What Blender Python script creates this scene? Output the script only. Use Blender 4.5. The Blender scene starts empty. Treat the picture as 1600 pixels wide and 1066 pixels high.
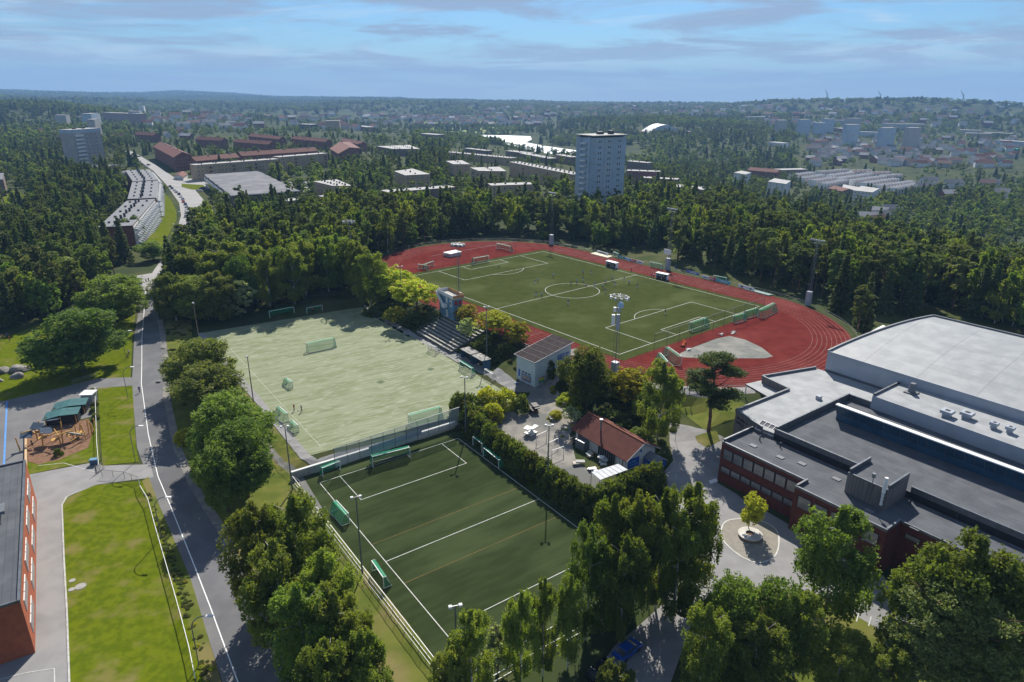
import bpy, bmesh, math, random
import numpy as np
from mathutils import Vector, Matrix
from math import sin, cos, radians, pi, atan2, hypot, sqrt

random.seed(7)
RNG = np.random.default_rng(11)
S = bpy.context.scene
COL = S.collection

# ------------------------------------------------------------------ camera
PITCH, ROLL, CAMH, FPX = 0.35075, 0.0054456, 63.2637, 1067.0
CPI, SPI, CRO, SRO = cos(PITCH), sin(PITCH), cos(ROLL), sin(ROLL)
cam = bpy.data.cameras.new('camera')
camo = bpy.data.objects.new('camera', cam)
COL.objects.link(camo)
cam.sensor_width = 36.0
cam.lens = 36.0 * FPX / 1600.0
cam.clip_start = 0.5
cam.clip_end = 60000
_rt, _up, _fw = Vector((1, 0, 0)), Vector((0, SPI, CPI)), Vector((0, CPI, -SPI))
_cr = CRO * _rt + SRO * _up
_cu = -SRO * _rt + CRO * _up
_m = Matrix(((_cr.x, _cu.x, -_fw.x), (_cr.y, _cu.y, -_fw.y), (_cr.z, _cu.z, -_fw.z)))
camo.rotation_euler = _m.to_euler()
camo.location = (0, 0, CAMH)
S.camera = camo

# ------------------------------------------------------------------ light
SUN_EL, SUN_AZ = 41.0, 4.0      # azimuth: degrees from +y towards +x
sd = bpy.data.lights.new('sun', 'SUN')
sd.energy = 4.8
sd.angle = radians(0.53)
sd.color = (1.0, 0.94, 0.84)
so = bpy.data.objects.new('sun', sd)
COL.objects.link(so)
sv = Vector((sin(radians(SUN_AZ)) * cos(radians(SUN_EL)), cos(radians(SUN_AZ)) * cos(radians(SUN_EL)), sin(radians(SUN_EL))))
so.rotation_euler = sv.to_track_quat('Z', 'Y').to_euler()
so.location = (30, 60, 120)

W = bpy.data.worlds.new('World')
S.world = W
W.use_nodes = True
nt = W.node_tree
for n in list(nt.nodes):
    nt.nodes.remove(n)
def N(t, **k):
    n = nt.nodes.new(t)
    for a, b in k.items():
        setattr(n, a, b)
    return n
wo = N('ShaderNodeOutputWorld')
bg = N('ShaderNodeBackground')
bg.inputs[1].default_value = 0.061
sky = N('ShaderNodeTexSky', sky_type='NISHITA')
sky.sun_disc = False
sky.sun_elevation = radians(SUN_EL)
sky.sun_rotation = radians(SUN_AZ)
sky.altitude = 100
sky.air_density = 1.0
sky.dust_density = 0.3
sky.ozone_density = 2.5
L_ = nt.links.new
geo = N('ShaderNodeTexCoord')
sep = N('ShaderNodeSeparateXYZ')
L_(geo.outputs['Generated'], sep.inputs[0])
mx = N('ShaderNodeMath', operation='MAXIMUM'); mx.inputs[1].default_value = 0.0
L_(sep.outputs[2], mx.inputs[0])
ad = N('ShaderNodeMath', operation='ADD'); ad.inputs[1].default_value = 0.07
L_(mx.outputs[0], ad.inputs[0])
dx = N('ShaderNodeMath', operation='DIVIDE'); dy = N('ShaderNodeMath', operation='DIVIDE')
L_(sep.outputs[0], dx.inputs[0]); L_(ad.outputs[0], dx.inputs[1])
L_(sep.outputs[1], dy.inputs[0]); L_(ad.outputs[0], dy.inputs[1])
cmb = N('ShaderNodeCombineXYZ')
L_(dx.outputs[0], cmb.inputs[0]); L_(dy.outputs[0], cmb.inputs[1])
def cloud(scale, lo, hi, off, sx, det=8, rough=.55, dist=.4):
    mp = N('ShaderNodeMapping')
    mp.inputs['Location'].default_value = off
    mp.inputs['Scale'].default_value = (sx, 1, 1)
    L_(cmb.outputs[0], mp.inputs[0])
    nz = N('ShaderNodeTexNoise')
    nz.inputs['Scale'].default_value = scale
    nz.inputs['Detail'].default_value = det
    nz.inputs['Roughness'].default_value = rough
    nz.inputs['Distortion'].default_value = dist
    L_(mp.outputs[0], nz.inputs['Vector'])
    mr = N('ShaderNodeMapRange', interpolation_type='SMOOTHSTEP')
    mr.inputs[1].default_value = lo
    mr.inputs[2].default_value = hi
    L_(nz.outputs[0], mr.inputs[0])
    return mr.outputs[0]
def scaled(sock, f):
    m = N('ShaderNodeMath', operation='MULTIPLY'); m.inputs[1].default_value = f
    L_(sock, m.inputs[0]); return m.outputs[0]
def mixc(fac, a, b):
    m = N('ShaderNodeMix', data_type='RGBA')
    L_(fac, m.inputs[0])
    L_(a, m.inputs[6])
    if isinstance(b, tuple): m.inputs[7].default_value = b
    else: L_(b, m.inputs[7])
    return m.outputs[2]
tint = N('ShaderNodeMix', data_type='RGBA', blend_type='MULTIPLY')
tint.inputs[0].default_value = 1.0
tint.inputs[7].default_value = (0.52, 0.78, 1.04, 1)
L_(sky.outputs[0], tint.inputs[6])
c0 = tint.outputs[2]
c1 = mixc(scaled(cloud(.55, .50, .68, (3.1, 6.7, 0), .6, 12, .64, .9), .75), c0, (7.6, 8.6, 9.8, 1))       # thin white veils
c2 = mixc(scaled(cloud(.62, .43, .57, (5.0, 9.2, 0), .95, 12, .62, .5), .8), c1, (3.6, 4.4, 6.0, 1))      # lilac grey banks
# towards the skyline the clouds thin out into pale blue air
hzf = N('ShaderNodeMapRange', interpolation_type='SMOOTHSTEP'); hzf.inputs[1].default_value = -.01; hzf.inputs[2].default_value = .07; hzf.inputs[3].default_value = 1.0; hzf.inputs[4].default_value = 0.0
L_(sep.outputs[2], hzf.inputs[0])
c3 = mixc(scaled(hzf.outputs[0], .75), c2, (6.4, 8.0, 9.4, 1))
L_(c3, bg.inputs[0])
L_(bg.outputs[0], wo.inputs[0])

S.view_settings.view_transform = 'Standard'
S.view_settings.look = 'None'
S.view_settings.exposure = 0.68
S.view_settings.gamma = 1.0
S.render.engine = 'CYCLES'
S.cycles.max_bounces = 4
S.cycles.diffuse_bounces = 2
S.cycles.glossy_bounces = 2
S.cycles.transmission_bounces = 2
S.cycles.transparent_max_bounces = 8
S.cycles.volume_bounces = 0
S.cycles.use_denoising = True
S.cycles.caustics_reflective = False
S.cycles.caustics_refractive = False

# ------------------------------------------------------------------ pixel -> place helpers (the photograph is 1600 x 1066)
def ray(px, py):
    dx_, dy_ = px - 800.0, py - 533.0
    a = CRO * dx_ + SRO * dy_
    b = -SRO * dx_ + CRO * dy_
    return a, FPX * CPI - b * SPI, -FPX * SPI - b * CPI
def at(px, py, z=0.0):
    x, y, d = ray(px, py)
    t = (z - CAMH) / d
    return (x * t, y * t, z)
def atd(px, py, dist):
    x, y, d = ray(px, py)
    t = dist / hypot(x, y)
    return (x * t, y * t, CAMH + d * t)
def project(x, y, z):
    z = z - CAMH
    v = y * SPI + z * CPI
    w = y * CPI - z * SPI
    X, Y = FPX * x / w, -FPX * v / w
    return 800 + CRO * X - SRO * Y, 533 + SRO * X + CRO * Y

# ------------------------------------------------------------------ terrain
PC = np.array([20.28, 222.81])                 # centre of the big pitch
PTH = -0.86892
PE = np.array([cos(PTH), sin(PTH)]); PN = np.array([-PE[1], PE[0]])
PL, PW = 100.4, 65.83
def P2(u, v):                                   # pitch frame -> world
    q = PC + u * PE + v * PN
    return (q[0], q[1])
CTRL = []
def C(px, py, z): CTRL.append(at(px, py, z))
for t in [(60,1040,-6),(200,900,-6),(320,1040,-6.3),(270,760,-6),(230,600,-5.5),(225,500,-5),(225,440,-4.7),(100,600,-6),(10,600,-6),
          (80,690,-6),(10,700,-6),(430,740,-5.9),(430,660,-5),(370,560,-4.6),(300,500,-4.6),(560,900,-6.1),(620,1040,-6.3),(350,760,-6),(400,900,-6),
          (1000,1040,-6.2),(1180,860,-5),(1100,780,-5),(1060,700,-4.5),(1080,655,-3.2),(1130,625,-1.0),(1180,610,-.6),(900,680,-5.5),(870,640,-5),(850,590,-3.8),
          (780,650,-5.5),(1300,900,-5),(1450,980,-5.5),(1600,1060,-6),(1250,1000,-5.5),(830,720,-5.7),(950,800,-6),(1000,740,-5.3),
          (1300,600,-.5),(1350,650,-1),(1600,700,-1),(1400,800,-5),(1600,900,-5),
          (650,490,-2.0),(620,462,-.6),(560,462,-2.6),(430,478,-3.6),(480,455,-2.4),(350,485,-4.2),(720,520,-1.4),(780,555,-2.2),
          (300,400,-6),(250,400,-6),(285,345,-8),(270,290,-9),(230,262,-10),(200,240,-10),(150,330,-8),(50,330,-8),(0,450,-6),(100,430,-6),
          (450,285,-9),(450,340,-6),(560,400,-2),(600,380,-2),(700,350,-4),(860,310,-7),(935,318,-10),(1050,345,-8),(1180,405,-4),(1350,462,-2.5),
          (1500,485,-2.5),(1590,500,-3),(1300,395,-13),(1450,420,-14),(1600,450,-16),(1150,350,-14),(1000,320,-10),
          (1550,400,-36),(1500,340,-42),(1400,350,-40),(1350,310,-48),(1250,322,-42),(1200,290,-46),(1350,275,-52),(1120,290,-40),(1050,290,-28),(1600,340,-42),
          (1500,270,-50),(1600,260,-45),(1450,240,-52),(1300,250,-50),(1200,255,-50),(1300,215,-50),(1400,215,-50),(1550,215,-48),
          (1100,255,-50),(1000,255,-50),(920,240,-53),(860,225,-53),(800,219,-53),(760,214,-53),(830,208,-46),(740,200,-48),(650,197,-46),
          (600,215,-22),(640,225,-20),(700,228,-30),(800,245,-22),(880,262,-18),(960,268,-20),(740,265,-12),(620,270,-10),(500,250,-10),(560,300,-8),
          (400,250,-10),(350,225,-12),(450,215,-14),(250,215,-12),(100,250,-10),(20,260,-10),(50,215,-10),(150,200,-14),(300,195,-18),(400,192,-22),
          (500,195,-26),(550,185,-40),(640,182,-48),(760,186,-48),(860,184,-40),(950,192,-22),(1040,190,-18),(1130,196,-22),(1210,205,-38),(960,215,-34),(1080,218,-34),
          (1240,190,-48),(1400,195,-48),(1550,195,-46),(1000,180,-30),(1130,180,-34)]:
    C(*t)
def CD(px, py, d):
    p = atd(px, py, d); CTRL.append(p)
for t in [(-40,165,2300),(60,163,2400),(130,172,2300),(200,180,2400),(-40,150,5200),(100,155,5200),(250,158,5600),(380,160,5600),(350,176,3300),(480,172,3400),
          (500,160,5600),(600,163,4300),(700,164,4300),(800,167,4200),(900,168,4100),(1000,169,3900),(1100,172,3600),(1200,176,3100),(1300,178,2900),(1450,182,2800),(1600,190,2500)]:
    CD(*t)
SKY = [(-160,143,9000),(-40,143,9000),(30,142.5,9000),(100,146,9000),(200,150,9200),(235,146,9300),(270,143,9500),(310,146,9300),(350,150,9000),(450,153,8600),(520,155,7600),
       (600,156,6900),(700,158,6500),(800,160,6300),(900,162,6000),(980,162,5800),(1050,163,5400),(1130,164,5000),(1200,163,4500),(1240,159,4100),(1280,157,3900),(1370,158,3800),
       (1450,160,3700),(1530,164,3500),(1600,170,3300),(1700,176,3200),(1800,178,3200)]
for t in SKY:
    CD(*t)
    p = atd(*t)
    for k, dz in ((1.5, -160), (2.3, -300)):
        CTRL.append((p[0] * k, p[1] * k, p[2] + dz - 100 * (k > 2)))
CT = np.array(CTRL)
CA = np.arctan2(CT[:, 0], CT[:, 1]) / 0.075
CB = np.log(np.hypot(CT[:, 0], CT[:, 1])) / 0.13

def seg_inside(x, y, poly):
    """signed distance: negative inside the polygon"""
    x = np.asarray(x, float); y = np.asarray(y, float)
    ins = np.zeros(x.shape, bool); best = np.full(x.shape, 1e18)
    n = len(poly)
    for i in range(n):
        x0, y0 = poly[i][0], poly[i][1]; x1, y1 = poly[(i + 1) % n][0], poly[(i + 1) % n][1]
        c = ((y0 > y) != (y1 > y)) & (x < (x1 - x0) * (y - y0) / ((y1 - y0) if y1 != y0 else 1e-9) + x0)
        ins ^= c
        ex, ey = x1 - x0, y1 - y0
        t = np.clip(((x - x0) * ex + (y - y0) * ey) / (ex * ex + ey * ey + 1e-9), 0, 1)
        best = np.minimum(best, (x - x0 - t * ex) ** 2 + (y - y0 - t * ey) ** 2)
    d = np.sqrt(best)
    return np.where(ins, -d, d)

MIDP = [at(318,520,-4.5)[:2], at(565,480,-4.5)[:2], (1.7,145.2), at(485,712,-4.5)[:2]]
SML = np.array(at(463,750,-6)[:2]); SMT = np.array(at(722,668,-6)[:2])
_sd = np.array([29.3, -40.7]); _sd /= np.linalg.norm(_sd)
SMP = [tuple(SML), tuple(SMT), tuple(SMT + 60 * _sd), tuple(SML + 60 * _sd)]
_tr = []
for k in range(48):
    a = 2 * pi * k / 48
    sgn = 1 if cos(a) >= 0 else -1
    _tr.append(P2(sgn * 43.2 + 47.5 * cos(a), 47.5 * sin(a)))
WAT = [at(px, py, -50)[:2] for px, py in ((752,211),(790,211.5),(829,213),(831,218),(822,222.5),(850,228),(893,234),(960,243),(960,252),(893,246.5),(850,240),(800,229),(765,217.5))]
SCH = [at(1100,800,-5)[:2], at(1150,700,-5)[:2], at(1215,700,-5)[:2], at(1420,790,-5)[:2], at(1700,1000,-5)[:2], at(1500,1010,-5)[:2], at(1230,900,-5)[:2]]
FLATS = [(MIDP, -4.5, 1.5, 5.0), (SMP, -6.0, .6, 3.2), (_tr, 0.0, 1.5, 6.0), (WAT, -53.0, 2, 40.0), (SCH, -5.0, 0, 8)]

STA = np.array(at(651,520,-4.4)[:2]); STB = np.array(at(714,557,-4.4)[:2]); STL = float(np.linalg.norm(STB-STA)); STU = (STB-STA)/STL
STN = np.array([-STU[1], STU[0]]); STN = STN if np.dot(STN, PC-STA) > 0 else -STN
def vnoise(x, y, s, seed=0):
    x = np.asarray(x) / s + seed * 17.3; y = np.asarray(y) / s - seed * 9.1
    xi = np.floor(x).astype(np.int64); yi = np.floor(y).astype(np.int64)
    fx = x - xi; fy = y - yi
    fx = fx * fx * (3 - 2 * fx); fy = fy * fy * (3 - 2 * fy)
    def hsh(i, j):
        h_ = (i * 374761393 + j * 668265263 + seed * 1442695) & 0xffffffff
        h_ = ((h_ ^ (h_ >> 13)) * 1274126177) & 0xffffffff
        return ((h_ ^ (h_ >> 16)) & 0xffff) / 65535.0
    return (hsh(xi, yi) * (1 - fx) + hsh(xi + 1, yi) * fx) * (1 - fy) + (hsh(xi, yi + 1) * (1 - fx) + hsh(xi + 1, yi + 1) * fx) * fy

def raw_h(x, y):
    x = np.asarray(x, float); y = np.asarray(y, float)
    sh = x.shape; x = x.ravel(); y = y.ravel()
    out = np.zeros(x.shape)
    for s in range(0, len(x), 20000):
        xs, ys = x[s:s+20000], y[s:s+20000]
        r = np.maximum(np.hypot(xs, ys), 25)
        a = np.arctan2(xs, np.maximum(ys, 1e-3)) / 0.075; b = np.log(r) / 0.13
        a = np.where(ys < 0, np.clip(np.abs(a), 0, 21) * np.sign(xs), a)
        d2 = (a[:, None] - CA) ** 2 + (b[:, None] - CB) ** 2 + .03
        w = 1 / d2 ** 1.9
        out[s:s+20000] = (w * CT[:, 2]).sum(1) / w.sum(1)
    r = np.hypot(x, y)
    amp = np.clip((r - 600) / 6000, 0, 1)
    out += amp * 26 * (vnoise(x, y, 700, 3) - .5) + np.clip((r - 1500) / 3000, 0, 1) * 12 * (vnoise(x, y, 240, 5) - .5)
    for poly, z, m, fall in FLATS:
        P = np.array(poly)
        near = (x > P[:, 0].min() - fall - 6) & (x < P[:, 0].max() + fall + 6) & (y > P[:, 1].min() - fall - 6) & (y < P[:, 1].max() + fall + 6)
        if near.any():
            d = seg_inside(x[near], y[near], poly)
            t = np.clip((d - m) / fall, 0, 1); t = t * t * (3 - 2 * t)
            out[near] = z * (1 - t) + out[near] * t
    qs, qt = (x-STA[0])*STU[0] + (y-STA[1])*STU[1], (x-STA[0])*STN[0] + (y-STA[1])*STN[1]
    k = (qs > -1.5) & (qs < STL+14) & (qt > -2) & (qt < 13.5)
    ramp = np.where(qs < STL+1.5, np.clip(-5.1 + .35*qt, -4.9, -.9), np.clip(-5.0 + .35*(qt-3.5), -4.9, -.9))
    out[k] = np.minimum(out[k], ramp[k])
    return out.reshape(sh)

def axis(lo, hi, step, far, g):
    a = list(np.arange(lo, hi + 1e-6, step)); s = step
    while a[-1] < far: s *= g; a.append(a[-1] + s)
    b = []; s = step; v = lo
    while v > -far: s *= g; v -= s; b.append(v)
    return np.array(b[::-1] + a)
STEP = 2.5
GX = axis(-200, 260, STEP, 15000, 1.035)
GY = axis(-20, 460, STEP, 15000, 1.03)
GY = GY[GY > -400]
XX, YY = np.meshgrid(GX, GY)
ZZ = raw_h(XX, YY)

def H(x, y):
    """height of the ground sheet (same triangles as the mesh)"""
    x = np.asarray(x, float); y = np.asarray(y, float)
    i = np.clip(np.searchsorted(GX, x) - 1, 0, len(GX) - 2); j = np.clip(np.searchsorted(GY, y) - 1, 0, len(GY) - 2)
    fx = (x - GX[i]) / (GX[i+1] - GX[i]); fy = (y - GY[j]) / (GY[j+1] - GY[j])
    z00, z10, z01, z11 = ZZ[j, i], ZZ[j, i+1], ZZ[j+1, i], ZZ[j+1, i+1]
    lo = z00 + (z10 - z00) * fx + (z11 - z10) * fy
    hi = z00 + (z01 - z00) * fy + (z11 - z01) * fx
    return np.where(fx >= fy, lo, hi)
def hz(x, y): return float(H(x, y))
def G(px, py, up=0.0):
    """where the sight line of this pixel comes down to `up` metres above the ground"""
    x, y, d = ray(px, py)
    hn = hypot(x, y)
    R = np.concatenate([np.arange(30, 500, 1.0), np.geomspace(500, 12000, 900)])
    zs = CAMH + d / hn * R
    g = H(x / hn * R, y / hn * R) + up
    k = np.nonzero(zs <= g)[0]
    if len(k) == 0: r = 11000.0
    else:
        k = k[0]
        if k == 0: r = R[0]
        else:
            a0, a1 = zs[k-1] - g[k-1], zs[k] - g[k]
            r = R[k-1] + (R[k] - R[k-1]) * a0 / (a0 - a1 + 1e-9)
    X, Y = x / hn * r, y / hn * r
    return (X, Y, float(H(X, Y)))

# ------------------------------------------------------------------ object helpers
def tag(o, label=None, cat=None, group=None, kind=None):
    if label: o['label'] = label
    if cat: o['category'] = cat
    if group: o['group'] = group
    if kind: o['kind'] = kind
    return o
def mesh_obj(name, verts, faces, mats, parent=None, mi=None, smooth=False, loc=None):
    me = bpy.data.meshes.new(name)
    me.from_pydata(verts, [], faces)
    for m in (mats if isinstance(mats, (list, tuple)) else [mats]): me.materials.append(m)
    if mi is not None: me.polygons.foreach_set('material_index', mi)
    if smooth: me.polygons.foreach_set('use_smooth', [True] * len(me.polygons))
    me.update()
    o = bpy.data.objects.new(name, me)
    COL.objects.link(o)
    if parent is not None: o.parent = parent
    if loc is not None: o.location = loc
    return o
def empty(name, loc, rz=0.0, label=None, cat=None, group=None):
    o = bpy.data.objects.new(name, None)
    o.empty_display_size = .5
    COL.objects.link(o)
    o.location = loc; o.rotation_euler = (0, 0, rz)
    return tag(o, label, cat, group)
class MB:
    def __init__(s): s.v = []; s.f = []; s.m = []
    def add(s, vs, fs, m=0):
        o = len(s.v); s.v += [tuple(v) for v in vs]; s.f += [tuple(i + o for i in f) for f in fs]; s.m += [m] * len(fs)
    def box(s, c, size, rz=0.0, m=0):
        cx, cy, cz = c; a, b, h = size[0] / 2, size[1] / 2, size[2] / 2
        ca, sa = cos(rz), sin(rz)
        vs = [(cx + ca * x - sa * y, cy + sa * x + ca * y, cz + z) for z in (-h, h) for x, y in ((-a, -b), (a, -b), (a, b), (-a, b))]
        s.add(vs, [(3, 2, 1, 0), (4, 5, 6, 7), (0, 1, 5, 4), (1, 2, 6, 5), (2, 3, 7, 6), (3, 0, 4, 7)], m)
    def bar(s, p, q, r, m=0, n=4, r2=None):
        p, q = Vector(p), Vector(q); d = q - p
        if d.length < 1e-6: return
        k = d.normalized(); t = Vector((0, 0, 1)) if abs(k.z) < .9 else Vector((1, 0, 0))
        a = k.cross(t).normalized(); b = k.cross(a)
        r2 = r if r2 is None else r2
        vs = [p + r * (cos(2*pi*(i+.5)/n) * a + sin(2*pi*(i+.5)/n) * b) for i in range(n)] + [q + r2 * (cos(2*pi*(i+.5)/n) * a + sin(2*pi*(i+.5)/n) * b) for i in range(n)]
        s.add(vs, [(i, (i+1) % n, n + (i+1) % n, n + i) for i in range(n)] + [tuple(range(n-1, -1, -1)), tuple(range(n, 2*n))], m)
    def prism(s, poly, z0, z1, m=0, mtop=None):
        n = len(poly)
        A = sum(poly[i][0]*poly[(i+1) % n][1] - poly[(i+1) % n][0]*poly[i][1] for i in range(n))
        if A < 0: poly = poly[::-1]
        f0 = (lambda p: z0(p)) if callable(z0) else (lambda p: z0)
        f1 = (lambda p: z1(p)) if callable(z1) else (lambda p: z1)
        vs = [(p[0], p[1], f0(p)) for p in poly] + [(p[0], p[1], f1(p)) for p in poly]
        s.add(vs, [(i, (i+1) % n, n + (i+1) % n, n + i) for i in range(n)] + [tuple(range(n-1, -1, -1))], m)
        s.add([(p[0], p[1], f1(p)) for p in poly], [tuple(range(n))], m if mtop is None else mtop)
    def build(s, name, mats, parent=None, smooth=False, loc=None):
        return mesh_obj(name, s.v, s.f, mats, parent, s.m if isinstance(mats, (list, tuple)) else None, smooth, loc)

# ------------------------------------------------------------------ materials
MATS = {}
def mat(name, c1=None, c2=None, rough=.8, scale=1.0, detail=4.0, lo=.35, hi=.65, bump=0.0, bscale=None, spec=.3, metal=0.0, c3=None, s3=.05, lo3=.45, hi3=.62, stretch=(1, 1, 1), rz=0.0):
    if name in MATS: return MATS[name]
    m = bpy.data.materials.new(name); m.use_nodes = True; MATS[name] = m
    t = m.node_tree; b = t.nodes['Principled BSDF']
    b.inputs['Roughness'].default_value = rough
    b.inputs['Metallic'].default_value = metal
    b.inputs['Specular IOR Level'].default_value = spec
    c4 = lambda c: tuple(c) + (1,) if len(c) == 3 else c
    if c2 is None:
        c2 = tuple(x * .82 for x in c1)
    tc = t.nodes.new('ShaderNodeTexCoord')
    mp = t.nodes.new('ShaderNodeMapping'); mp.vector_type = 'TEXTURE'; mp.inputs['Scale'].default_value = tuple(1/q for q in stretch); mp.inputs['Rotation'].default_value = (0, 0, rz)
    t.links.new(tc.outputs['Object'], mp.inputs[0])
    def noise(sc, de, a, bb):
        n = t.nodes.new('ShaderNodeTexNoise'); n.inputs['Scale'].default_value = sc; n.inputs['Detail'].default_value = de
        t.links.new(mp.outputs[0], n.inputs['Vector'])
        r = t.nodes.new('ShaderNodeMapRange'); r.interpolation_type = 'SMOOTHSTEP'
        r.inputs[1].default_value = a; r.inputs[2].default_value = bb
        t.links.new(n.outputs[0], r.inputs[0]); return r.outputs[0], n.outputs[0]
    f, nraw = noise(scale, detail, lo, hi)
    mix = t.nodes.new('ShaderNodeMix'); mix.data_type = 'RGBA'
    t.links.new(f, mix.inputs[0]); mix.inputs[6].default_value = c4(c1); mix.inputs[7].default_value = c4(c2)
    out = mix.outputs[2]
    if c3 is not None:
        f3, _ = noise(s3, 5.0, lo3, hi3)
        m3 = t.nodes.new('ShaderNodeMix'); m3.data_type = 'RGBA'
        t.links.new(f3, m3.inputs[0]); t.links.new(out, m3.inputs[6]); m3.inputs[7].default_value = c4(c3)
        out = m3.outputs[2]
    t.links.new(out, b.inputs['Base Color'])
    if bump:
        bp = t.nodes.new('ShaderNodeBump'); bp.inputs['Strength'].default_value = bump; bp.inputs['Distance'].default_value = .05
        if bscale:
            n2 = t.nodes.new('ShaderNodeTexNoise'); n2.inputs['Scale'].default_value = bscale; n2.inputs['Detail'].default_value = 3
            t.links.new(mp.outputs[0], n2.inputs['Vector']); nraw = n2.outputs[0]
        t.links.new(nraw, bp.inputs['Height']); t.links.new(bp.outputs[0], b.inputs['Normal'])
    return m
M_wild = mat('wild_ground', (.038, .055, .014), (.07, .075, .028), .95, .12, 8, c3=(.035, .05, .02), s3=.02, bump=.5, bscale=1.5, spec=.05)
M_lawn = mat('mown_grass', (.115, .142, .008), (.078, .108, .006), .95, .9, 12, c3=(.17, .15, .05), s3=.25, lo3=.5, hi3=.75, bump=.4, bscale=4, spec=0.0)
M_dry = mat('dry_grass', (.135, .145, .03), (.085, .11, .018), .95, .25, 8, c3=(.18, .155, .06), s3=.1, lo3=.5, hi3=.66, bump=.4, bscale=4, spec=.05)
M_asph = mat('asphalt', (.145, .142, .145), (.17, .168, .166), .9, .3, 12, c3=(.12, .12, .122), s3=.06, lo3=.5, hi3=.7, spec=.25)
M_road = mat('road_asphalt', (.115, .115, .12), (.145, .144, .148), .9, .25, 12, c3=(.095, .095, .10), s3=.06, lo3=.5, hi3=.7, spec=.25)
M_path = mat('pale_asphalt', (.225, .22, .217), (.26, .255, .25), .9, .4, 12, c3=(.185, .183, .18), s3=.07, lo3=.5, hi3=.7, spec=.25)
M_gravel = mat('gravel', (.27, .25, .22), (.19, .18, .165), .95, .5, 8, c3=(.15, .15, .14), s3=.1, lo3=.48, hi3=.6, spec=.1)
M_bark = mat('bark_mulch', (.16, .09, .055), (.22, .13, .085), .95, 1.2, 8, spec=.05)
M_rock = mat('rock', (.30, .28, .26), (.16, .155, .14), .9, .6, 8, bump=.6, spec=.2)
M_white = mat('white_paint', (.80, .80, .78), (.70, .70, .69), .5, 2.0)
M_line = mat('line_paint', (.55, .56, .53), (.42, .44, .41), .8, 1.5)
M_oline = mat('orange_line_paint', (.20, .12, .025), (.13, .09, .025), .8, 1.5)
M_turf = mat('stadium_turf', (.058, .070, .022), (.047, .060, .017), .85, .35, 8, c3=(.080, .095, .036), s3=.06, lo3=.5, hi3=.72, spec=0.0)
M_turfp = mat('worn_sheen_turf', (.215, .238, .145), (.165, .192, .10), .85, .30, 12, lo=.42, hi=.6, c3=(.265, .285, .195), s3=.9, lo3=.5, hi3=.64, spec=.15, stretch=(.35, 1.6, 1), rz=.567)  # pale base colour carries the backlit sheen; the streaks are wear
M_turfs = mat('short_pile_turf', (.036, .050, .019), (.028, .040, .015), .85, .5, 12, c3=(.052, .068, .028), s3=.12, lo3=.45, hi3=.7, spec=0.0, stretch=(.4, 1.5, 1), rz=.63)
M_track = mat('red_track', (.138, .028, .023), (.112, .022, .019), .95, .3, 12, c3=(.165, .040, .033), s3=.06, lo3=.5, hi3=.7, spec=0.0)
M_lane = mat('lane_paint', (.34, .25, .23), (.24, .15, .13), .9, .8)
M_street = mat('bright_street_asphalt', (.27, .265, .26), (.31, .30, .29), .9, .1, 8)

def seam_mat(name, c1, c2, cs, bw, rh, ms=.035, rough=.9, spec=.2):
    m = mat(name, c1, c2, rough, .35, 10, spec=spec); t = m.node_tree; b = t.nodes['Principled BSDF']
    src = b.inputs['Base Color'].links[0].from_socket
    br = t.nodes.new('ShaderNodeTexBrick'); br.inputs['Scale'].default_value = 1.0; br.inputs['Brick Width'].default_value = bw; br.inputs['Row Height'].default_value = rh
    br.inputs['Mortar Size'].default_value = ms; br.inputs['Mortar Smooth'].default_value = .2; br.inputs['Color1'].default_value = (1, 1, 1, 1); br.inputs['Color2'].default_value = (.86, .87, .88, 1); br.inputs['Mortar'].default_value = (*cs, 1)
    tc = next(n for n in t.nodes if n.type == 'TEX_COORD'); t.links.new(tc.outputs['Object'], br.inputs['Vector'])
    mx_ = t.nodes.new('ShaderNodeMix'); mx_.data_type = 'RGBA'; mx_.blend_type = 'MULTIPLY'; mx_.inputs[0].default_value = 1
    t.links.new(src, mx_.inputs[6]); t.links.new(br.outputs['Color'], mx_.inputs[7]); t.links.new(mx_.outputs[2], b.inputs['Base Color'])
    return m
# ------------------------------------------------------------------ ground sheet
nx, ny = len(GX), len(GY)
vs = np.stack([XX.ravel(), YY.ravel(), ZZ.ravel()], 1)
J, I = np.meshgrid(np.arange(ny - 1), np.arange(nx - 1), indexing='ij')
a = (J * nx + I).ravel(); b = a + 1; c = a + nx + 1; d = a + nx
tris = np.concatenate([np.stack([a, b, c], 1), np.stack([a, c, d], 1)])
me = bpy.data.meshes.new('ground')
me.vertices.add(len(vs)); me.vertices.foreach_set('co', vs.ravel())
me.loops.add(tris.size); me.loops.foreach_set('vertex_index', tris.ravel())
me.polygons.add(len(tris)); me.polygons.foreach_set('loop_start', np.arange(0, tris.size, 3))
me.update(); me.validate()
me.polygons.foreach_set('use_smooth', np.ones(len(me.polygons), bool))
me.materials.append(M_wild)
ground = bpy.data.objects.new('ground', me); COL.objects.link(ground); tag(ground, kind='structure')

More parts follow.
